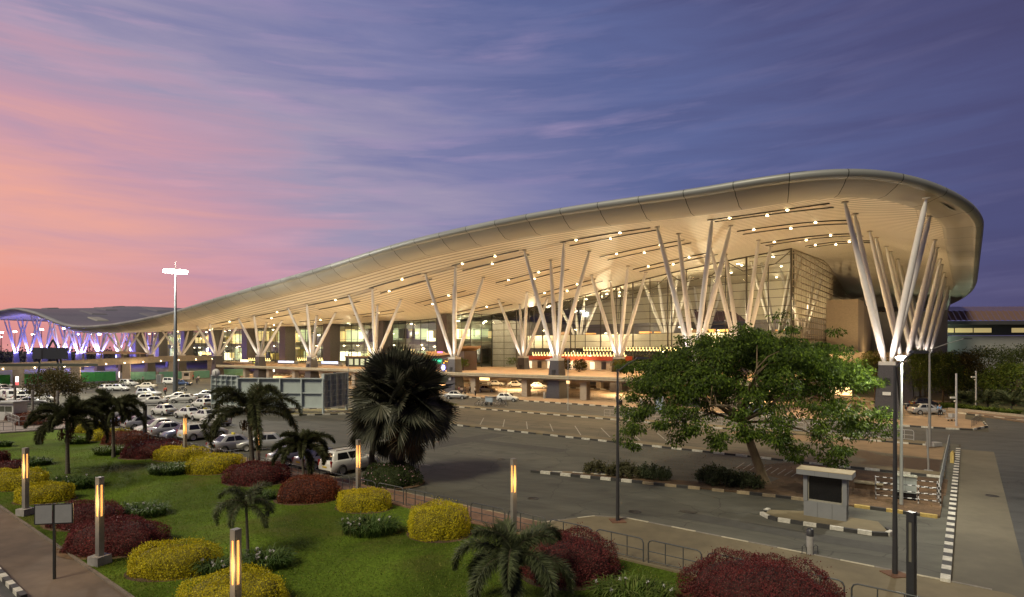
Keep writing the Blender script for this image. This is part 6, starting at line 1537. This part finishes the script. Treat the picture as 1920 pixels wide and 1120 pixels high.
gl_ = emis('yellow_bulbs', (1, .55, .06), 1.6)
for i in range(9): MB().box((-.6+i*.52, -.2, 1.6+i*.19+.25*(i % 2)), (.34, .1, .2), 0).build('bulb_string', gl_, ck)
MB().box((-2.4, .3, 4.15), (1.6, .15, .4)).build('pink_sign', emis('pink_sign', (.9, .25, .75), 1.2), ck)
rk = thing('red_kiosk', 'long kiosk with a red fascia and white shop fronts behind the front column', 'kiosk', W(67, 29, DZ), RZU)
MB().box((0, 2.2, 1.1), (27, 4, 2.2)).build('wall', mat('kiosk_white', (.60, .52, .42), .6, var=.15), rk); MB().box((0, 2.2, 2.75), (28, 4.8, .95)).build('fascia', mat('kiosk_red', (.52, .075, .03), .5, var=.08), rk)
for i in range(9): MB().box((-12+i*3, .17, 1.05), (1.2, .06, 1.7)).build('shop_window', (litd if i % 2 else emis('shop_glow', lin((255, 235, 200)), 1.1)), rk)
MB().box((-13.0, -.26, 2.75), (.6, .04, .55)).build('logo_panel', bwh, rk); MB().box((-12.9, -.30, 2.85), (.3, .03, .3)).build('logo_mark', bwb, rk)
text('fascia_lettering', 'SHOPS  CAFE', .5, mat('letter_cream', (.7, .6, .45), .6), rk, (9.5, -.28, 2.72), (R(90), 0, 0), .01) if False else None
ck2 = thing('snack_kiosk', 'brown snack kiosk with two orange lit signs left of the inner column', 'kiosk', W(104, 8, DZ), RZU)
MB().box((0, 2, 1.7), (7, 4, 3.4)).build('wall', kb, ck2); MB().box((0, 2, 3.6), (8.4, 5, .5)).build('roof', ko, ck2)
MB().box((.8, -.08, 2.6), (3.6, .1, .45)).build('upper_sign', emis('orange_sign', (1, .30, .10), 2), ck2); MB().box((0, -.08, 1.5), (2.6, .1, .6)).build('lower_sign', emis('peach_sign', (1, .72, .5), 2.4), ck2)
ck3 = thing('orange_kiosk', 'low dark shop with white shelves and an orange lit end above the hoarding', 'kiosk', W(126, 14, DZ), RZU)
MB().box((0, 2, 1.3), (15, 4, 2.6)).build('wall', mat('kiosk_slate', (.05, .055, .05), .5), ck3); MB().box((7.9, 1.6, 1.5), (2.2, 4, 3.0)).build('end_panel', mat('kiosk_orange', (.5, .13, .03), .5), ck3); MB().box((7.9, -.45, 1.2), (1.6, .1, .6)).build('end_sign', emis('pink_glow', (1, .55, .75), 2), ck3)
for i in range(4): MB().box((-5+i*2.6, -.05, 1.3), (1.6, .1, 1.7)).build('lit_shelf', emis('shelf_glow', lin((220, 230, 190)), .9 if i % 2 else .5), ck3)
MB().box((0, 2, 2.75), (15.4, 4.4, .3)).build('roof', ko, ck3)
for (p_, q_, w_, h_, c_, s_, lab) in ((146, 18, 9, 1.1, (.55, .65, 1), 1.6, 'long white blue lit counter left of the granite pillar'), (170, 18, 10, 1.0, (.75, .8, 1), 1.4, 'lit shop counter behind the far front columns'), (121, 20.5, 2.0, 1.8, (.35, .5, 1), 1.5, 'small blue lit advertising board beside the granite pillar'), (193, 16, 6, 1.2, (1, .85, .6), 1.8, 'warm lit counter at the far end of the deck'), (146, 12, 5, .5, (.05, .8, .15), 1.2, 'small green lit sign over the far counter'), (181, 14, 4, .5, (.75, .9, .1), 1.4, 'yellow green lit sign near the big front column')):
    th = thing('lit_counter', lab, 'counter', W(p_, q_, DZ), RZU); MB().box((0, 0, h_*.5), (w_, 1.2, h_)).build('counter', mat('counter_grey', (.3, .3, .3), .5), th); MB().box((0, -.65, h_*.75), (w_*.92, .06, h_*.6)).build('lit_front', emis('lit_front_%d' % (p_*10), c_, s_), th)
ov = thing('oval_sign', 'white lit oval sign with a blue rim on the deck edge', 'sign', W(79.5, -1.2, DZ), RZU)
MB().lathe([(0, -.08), (.72, -.08), (.78, 0), (.72, .08), (0, .08)], (0, 0, .95), 24, 0, 'y').build('rim', emis('blue_rim', (.05, .07, .5), .8), ov); MB().lathe([(0, -.11), (.56, -.11), (.56, -.08), (0, -.08)], (0, 0, .95), 24, 0, 'y').build('face', emis('oval_white', (.9, .95, 1), 1.6), ov)
MB().box((.05, -.13, 1.0), (.14, .02, .34), .2).build('mark', mat('mark_blue', (.05, .08, .3), .5), ov); MB().box((0, 0, .1), (.8, .3, .2)).build('foot', dark_st, ov)
for (p_, q_, lab, s_) in ((86, -1.0, 'small white lit box on the deck edge below the green sign', .5),):
    th = thing('lit_box', lab, 'light box', W(p_, q_, DZ), RZU); MB().box((0, 0, .4), (.6, .4, .8)).build('box', emis('box_white', (1, .95, .9), 1.6), th); MB().box((0, 0, .84), (.66, .46, .08)).build('lid', pil, th)
# festive hooked light strings
hk = emis('festoon_bulb', lin((255, 226, 150)), 3.2)
def festoon(label, p0, p1, q, z, n):
    th = thing('light_garland', label, 'light garland', W(p0, q, z)); w_ = MB(); w_.tube(W(p0, q, z+1.0), W(p1, q, z+1.0), .03, .03, 5); w_.build('wire', dark_st, th, world=True)
    for i in range(n):
        p = p0+(p1-p0)*(i+.5)/n; c = Vector(W(p, q, z)); ux = Vector((*(-U), 0))
        s_ = abs(p1-p0)/n*.42
        MB().sweep([tuple(c+Vector((0, 0, .95))), tuple(c+Vector((0, 0, .45))), tuple(c+ux*s_*.4+Vector((0, 0, .1))), tuple(c+ux*s_+Vector((0, 0, .12))), tuple(c+ux*s_*1.3+Vector((0, 0, .4)))], [.07, .075, .075, .07, .05], 5).build('light_hook', hk, th, world=True)
festoon('long row of hooked lights on the roof of the red kiosk, nearer row', 78, 52, 28.5, DZ+3.2, 30)
festoon('long row of hooked lights above the red kiosk reaching right past the inner column', 66, 36.5, 33, DZ+4.4, 36)
festoon('short row of hooked lights at the far counters left of the granite pillar', 160, 146, 15, DZ+1.3, 12)
festoon('short row of hooked lights behind the big front column', 186, 172, 13, DZ+1.0, 12)
festoon('small row of hooked lights over the ramp end', 216, 206, 10, 7.2, 9)
sw = thing('swan_light', 'small white figure shaped light on a lit white stand on the deck', 'decorative light', W(73.5, 30, DZ), RZU); MB().box((0, 0, 2.3), (2.0, .8, .7)).build('stand', emis('stand_white', (1, .95, .8), 2), sw); MB().sweep([(-.3, 0, 2.7), (.1, 0, 3.0), (0, 0, 3.6), (.05, 0, 4.2)], [.35, .4, .18, .1], 8).build('figure', hk, sw); MB().box((0, 0, 1), (.3, .3, 2)).build('post', dark_st, sw)

# things on the plaza and verge
ck4 = thing('steel_cabinet', 'pale blue grey steel cabinet on the plaza left of the shade tree crown', 'cabinet', (*G(1238, 772)[:2], .14), RZU); MB().box((0, 0, 1.1), (1.2, .9, 2.2)).build('case', mat('cabinet_blue', (.30, .35, .42), .5), ck4); MB().box((0, 0, 2.24), (1.3, 1.0, .1)).build('top', alu, ck4); MB().box((0, -.46, 1.1), (.02, .02, 2)).build('door_joint', alud, ck4)
for (px, py, lab, h_) in ((1021, 749, 'short dark round post beside the front column on the plaza', 1.25), (1203, 764, 'short grey post on the plaza near the steel cabinet', 1.3)):
    o = MB().lathe([(.22, 0), (.22, h_-.15), (.18, h_-.05), (.0, h_)], (0, 0, 0), 12).build('plaza_post', conc_b); o.location = (*G(px, py)[:2], .14); tag(o, lab, 'post', 'short posts on the plaza')
o = MB().lathe([(.32, 0), (.36, .5), (.34, .72), (.2, .85), (0, .88)], (0, 0, 0), 12).build('waste_bin', scr); o.location = (*G(1163, 761)[:2], .14); tag(o, 'small dark domed bin on the plaza by the thin street lamp', 'bin')
for (px, py, lab) in ((1700, 772, 'dark litter bin beside the dark column base'),):
    th = thing('litter_bin', lab, 'bin', (*G(px, py)[:2], .14)); MB().lathe([(.26, .25), (.3, .9), (.0, .9)], (0, 0, 0), 10).build('drum', scr, th); MB().lathe([(.34, .95), (.34, 1.05), (0, 1.1)], (0, 0, 0), 10).build('lid', alu, th); MB().tube((0, 0, 0), (0, 0, .3), .08, .08, 6).build('foot', alu, th)
wr = MB(); th = thing('luggage_trolley', 'empty pale luggage trolley at the end of the plaza railing', 'trolley', (*G(1783, 792)[:2], .14), .2)
MB().box((0, 0, .35), (.95, .6, .05)).build('tray', railw, th); fr2 = MB().sweep([(-.42, -.28, .35), (-.46, -.28, 1.0), (-.46, .28, 1.0), (-.42, .28, .35)], .022, 6).box((.15, 0, .72), (.5, .5, .45)); fr2.build('frame', railw, th)
for s in (-1, 1): MB().lathe([(0, -.03), (.1, -.03), (.1, .03), (0, .03)], (.38, s*.22, .1), 10, 0, 'y').build('wheel', tyre_m, th)
MB().lathe([(0, -.03), (.1, -.03), (.1, .03), (0, .03)], (-.4, 0, .1), 10, 0, 'y').build('wheel', tyre_m, th)
st_ = mat('stool_red', (.22, .05, .03), .6)
for i, px in enumerate((1636, 1642)):
    th = thing('red_stool', ('red metal stool stand touching the base of the last column', 'red metal stool stand left of the other one')[1-i], 'stool', (*G(px, 781)[:2], .14)); MB().box((0, 0, 1.05), (.5, .5, .05)).build('seat', st_, th)
    for a in (-1, 1):
        for c_ in (-1, 1): MB().tube((a*.2, c_*.2, 0), (a*.18, c_*.18, 1.05), .022, .022, 5).build('leg', st_, th)
pn = MB().box((0, 0, 0), (.9, .03, .42)).build('notice_plate', mat('notice_white', (.6, .6, .58), .6)); c = W(0, -1.42, 3.35); pn.location = c; pn.rotation_euler = (0, 0, RZU); tag(pn, 'white notice plate on the dark base of the last front column', 'notice')
pn2 = MB().box((0, 0, 0), (.7, .03, .55)).build('notice_plate', mat('notice_white', (.6, .6, .58))); pn2.location = W(77.4, -1.45, 2.9); pn2.rotation_euler = (0, 0, RZU); tag(pn2, 'small white notice on the column base right of the fan palm', 'notice')

# bicycles and a hand cart on the verge
bk = [None]
bfr = mat('bike_frame', (.40, .40, .42), .4, .4)
def ringmesh(r, t_, m_): 
    b = MB(); pts = [(math.cos(a)*r, 0, math.sin(a)*r) for a in np.linspace(0, 2*math.pi, 17)]; b.sweep(pts, t_, 5)
    for k in range(6): a = k*math.pi/6; b.tube((math.cos(a)*r, 0, math.sin(a)*r), (-math.cos(a)*r, 0, -math.sin(a)*r), .006, .006, 4)
    return b
def bicycle(label, px, py, rz):
    x, y, _ = G(px, py, .13); th = thing('bicycle', label, 'bicycle', (x, y, .13), rz, 'bicycles parked on the verge')
    for s in (-.52, .52): o = ringmesh(.34, .022, tyre_m).build('wheel', tyre_m, th); o.location = (s, 0, .36)
    f = MB()
    for a, b_ in (((-.52, 0, .36), (-.12, 0, .34)), ((-.12, 0, .34), (-.2, 0, .85)), ((-.52, 0, .36), (-.2, 0, .78)), ((-.2, 0, .78), (.34, 0, .82)), ((-.12, 0, .34), (.34, 0, .74)), ((.34, 0, .95), (.52, 0, .36))): f.tube(a, b_, .02, .02, 6)
    f.build('frame', bfr, th); MB().box((-.22, 0, .9), (.26, .14, .06)).build('saddle', tyre_m, th); MB().sweep([(.3, -.28, 1.0), (.36, 0, .98), (.3, .28, 1.0)], .016, 6).build('handlebar', bfr, th)
for i, (px, lab) in enumerate(((900, 'leftmost bicycle in the rack left of the hand cart'), (907, 'bicycle just left of the grey hand cart'), (934, 'bicycle just right of the grey hand cart'), (940, 'second bicycle right of the grey hand cart'), (946, 'rightmost bicycle by the slim post'))): bicycle(lab, px, 762, RZU+.9+i*.15)
th = thing('hand_cart', 'blue grey covered hand cart between the bicycles on the verge', 'cart', (*G(920, 762)[:2], .13), RZU); MB().box((0, 0, .95), (1.5, .9, .75)).build('box', mat('cart_blue', (.30, .36, .42), .5), th); MB().box((0, 0, 1.38), (1.7, 1.05, .1)).build('cover', alud, th)
for s in (-.5, .5): MB().lathe([(0, -.04), (.28, -.04), (.28, .04), (0, .04)], (s, -.46, .28), 12, 0, 'y').build('wheel', tyre_m, th)
vg = MB(); k = 1500; P = np.array([W(56+a*26, -22.8+b*1.4, .14) for a, b in nr.random((k, 2))]); quads(vg, P, rdir(k)*.5+np.array((0, 0, .9)), rdir(k), nr.uniform(.2, .55, k), nr.uniform(.02, .04, k))
tag(vg.build('verge_weeds', leafm('weed', (.12, .12, .02), (.18, .17, .03), (.08, .10, .02), .3)), 'yellow green weeds growing along the verge behind the fan palm', 'weeds', kind='stuff')

# motorcycles
def motorcycle(label, px, py, rz, rider=None):
    x, y, _ = G(px, py); th = thing('motorcycle', label, 'motorcycle', (x, y, 0), rz, 'motorcycles in the taxi park')
    for s in (-.62, .62): MB().lathe([(.14, -.05), (.28, -.06), (.31, 0), (.28, .06), (.14, .05)], (s, 0, .31), 14, 0, 'y').build('wheel', tyre_m, th)
    MB().box((0, 0, .52), (.5, .26, .36), 0, 0, .8).build('engine', dark_st, th); MB().sweep([(-.75, 0, .72), (-.3, 0, .82), (.1, 0, .86), (.38, 0, .80)], [.09, .14, .17, .1], 8).build('tank_and_seat', PAINT['black'], th)
    MB().sweep([(.62, 0, .31), (.42, 0, .95), (.36, -.32, 1.05)], .025, 6).build('fork', dark_st, th); MB().tube((.40, -.34, 1.04), (.40, .34, 1.04), .02, .02, 6).build('handlebar', dark_st, th)
    MB().lathe([(0, -.08), (.1, -.05), (.09, .06), (0, .08)], (.56, 0, .86), 10, 0, 'y').build('headlamp', head_m, th); return th
motorcycle('motorcycle with a rider in the lane left of the floodlight mast', 310, 740, 2.2); motorcycle('parked dark motorcycle right of the floodlight mast foot', 342, 734, .2)

# ================================================================== PEOPLE
skin = mat('skin', (.22, .12, .075), .6, var=.06); hairm = mat('hair', (.012, .010, .009), .6)
def skinned(name, verts, edges, rad, m, parent, lv=1):
    me = bpy.data.meshes.new(name); me.from_pydata([tuple(v) for v in verts], edges, []); o = bpy.data.objects.new(name, me); COL.objects.link(o)
    md = o.modifiers.new('s', 'SKIN'); md.use_smooth_shade = True
    for i, r in enumerate(rad):
        sv = me.skin_vertices[0].data[i]; sv.radius = (r, r) if not hasattr(r, '__len__') else r; sv.use_root = (i == 0)
    md2 = o.modifiers.new('d', 'SUBSURF'); md2.levels = lv; md2.render_levels = lv
    dg = bpy.context.evaluated_depsgraph_get(); dg.update(); m2 = bpy.data.meshes.new_from_object(o.evaluated_get(dg)); bpy.data.objects.remove(o)
    m2.materials.clear(); m2.materials.append(m); p = bpy.data.objects.new(name, m2); COL.objects.link(p); p.parent = parent; return p
def person(label, loc, rz, shirt, trousers, pose='stand', group='people round the terminal', s=1.):
    th = thing('person', label, 'person', loc, rz, group); th.scale = (s, s, s)
    if pose == 'walk': lf, rf_, kz = (.22, .10), (-.25, -.10), 0
    else: lf, rf_ = (.02, .11), (0, -.11)
    hip = .92
    if pose == 'lean': lf, rf_ = (.18, .12), (.12, -.12); hip = .84
    if pose == 'sit': lf, rf_ = (.40, .12), (.38, -.12); hip = .50
    tx = .10 if pose == 'lean' else (.04 if pose == 'walk' else 0.)
    kn = lambda f, sy: ((f[0]*.55+.06, f[1]*.95, hip*.53 if pose != 'sit' else .50))
    arms = {'stand': ((.05, .27, 1.12), (.10, .26, .86)), 'walk': ((.10, .27, 1.12), (.28, .25, .95)), 'lean': ((.22, .27, 1.02), (.40, .16, .95)), 'sit': ((.15, .27, .78), (.36, .18, .60))}[pose]
    up = hip+.55
    V_ = [(0, 0, hip), (tx*.5, 0, hip+.25), (tx, 0, up-.08), (tx, 0, up+.05), (tx+.02, 0, up+.15), (tx+.03, 0, up+.25), (tx+.02, 0, up+.32)]
    E_ = [(0, 1), (1, 2), (2, 3), (3, 4), (4, 5), (5, 6)]; r_ = [(.15, .12), (.155, .115), (.16, .11), .065, .085, .10, .07]
    for sy in (1, -1):
        f = lf if sy > 0 else rf_; i = len(V_)
        a0, a1 = arms if (pose != 'walk' or sy > 0) else ((-.08, .27, 1.12), (-.12, .26, .88))
        off = up-.92-.55
        V_ += [(tx, sy*.20, up-.06), (a0[0], sy*a0[1], a0[2]+off), (a1[0], sy*a1[1], a1[2]+off), (a1[0]+.05, sy*a1[1], a1[2]+off-.09)]
        E_ += [(2, i), (i, i+1), (i+1, i+2), (i+2, i+3)]; r_ += [.07, .048, .036, .04]
        j = len(V_); V_ += [(0, sy*.10, hip-.06), kn(f, sy), (f[0]-.02, f[1], .09), (f[0]+.15, f[1], .045)]
        E_ += [(0, j), (j, j+1), (j+1, j+2), (j+2, j+3)]; r_ += [.095, .065, .045, .045]
    skinned('body', V_, E_, r_, skin, th)
    # shirt and trousers as shells just outside the body
    S = [V_[0], V_[1], V_[2]]; Sx = [(0, 1), (1, 2)]; Sr = [(.172, .142), (.176, .136), (.175, .128)]
    for sy, base in ((1, 7), (-1, 15)):
        i = len(S); a = Vector(V_[base]); b_ = Vector(V_[base+1]); S += [tuple(a), tuple(b_)]; Sx += [(2, i), (i, i+1)]; Sr += [.088, .062]
    skinned('shirt', S, Sx, Sr, shirt, th)
    Tt = [(V_[0][0], 0, V_[0][2]-.02)]; Tx = []; Tr = [(.165, .135)]
    for base in (11, 19):
        i = len(Tt); Tt += [V_[base], V_[base+1], V_[base+2]]; Tx += [(0, i), (i, i+1), (i+1, i+2)]; Tr += [.112, .082, .062]
    skinned('trousers', Tt, Tx, Tr, trousers, th)
    hd = V_[5]; MB().lathe([(.0, .14), (.07, .125), (.105, .07), (.112, .02), (.108, -.02)], (hd[0]-.02, 0, hd[2]+.0), 12).build('hair', hairm, th)
    fc = MB(); fc.box((hd[0]+.105, 0, hd[2]-.01), (.03, .028, .05)); fc.build('nose', skin, th)
    for sy in (1, -1): MB().box((hd[0]+.095, sy*.036, hd[2]+.02), (.012, .022, .012)).build('eye', hairm, th)
    return th
SH = {k: mat('shirt_'+k, c, .8, var=.08) for k, c in dict(white=(.55, .53, .5), blue=(.20, .36, .62), dark=(.04, .04, .05), maroon=(.2, .05, .05), red=(.5, .06, .04), grey=(.25, .25, .26), pink=(.5, .32, .30)).items()}
TR = {k: mat('trousers_'+k, c, .8, var=.08) for k, c in dict(dark=(.02, .02, .024), navy=(.03, .035, .06), khaki=(.2, .16, .1)).items()}
person('person in a light blue shirt leaning on the railing at the plaza end', (*G(1763, 783)[:2], .14), 1.7, SH['blue'], TR['dark'], 'lean')
person('person in a white shirt and dark trousers at the kerb left of the square pillar', (*G(891, 744)[:2], .14), -.5, SH['white'], TR['dark'])
person('person in a grey shirt walking with a bag before the deck pillar', (*G(881, 740)[:2], .14), 2.8, SH['grey'], TR['dark'], 'walk')
person('person in dark clothes standing at the kerb right of the silver car', (*G(872, 746)[:2], .14), .4, SH['dark'], TR['dark'])
person('person in a maroon top in the group by the column base', (*G(861, 742)[:2], .14), 1.2, SH['maroon'], TR['navy'])
person('person in white in the group by the column base', (*G(866, 743)[:2], .14), 2.2, SH['white'], TR['navy'])
person('person in a pale pink top behind the thin street lamp on the plaza', (*G(1157, 757)[:2], .14), 1.0, SH['pink'], TR['navy'])
person('person in dark clothes walking in the far lane by the hut', (*G(369, 720)[:2], 0), 2.0, SH['dark'], TR['dark'], 'walk')
person('person in a white shirt walking beside the dark clothed one by the hut', (*G(372, 716)[:2], 0), 2.2, SH['white'], TR['dark'], 'walk')
person('person in a red and dark top near the hut', (*G(362, 713)[:2], 0), 1.2, SH['red'], TR['dark'])
person('person in a white shirt standing under the ramp at the left edge', (*G(21, 733)[:2], .0), -.9, SH['white'], TR['dark'])
person('person standing behind the row of bushes by the teal hoarding', (*G(268, 718)[:2], .0), -.9, SH['grey'], TR['dark'])
pr_ = person('motorcycle rider in a red jacket in the taxi park', (*G(310, 740)[:2], .30), 2.2, SH['red'], TR['dark'], 'sit')
# lettering on the lid of the white sedan with its nose towards the lawn
for o in list(bpy.data.objects):
    if o.get('label', '').startswith('white sedan with lettering'):
        text('lid_lettering', 'Cabs', .34, bwb, o, (1.42, 0, .90), (R(8), 0, R(90)), .004)
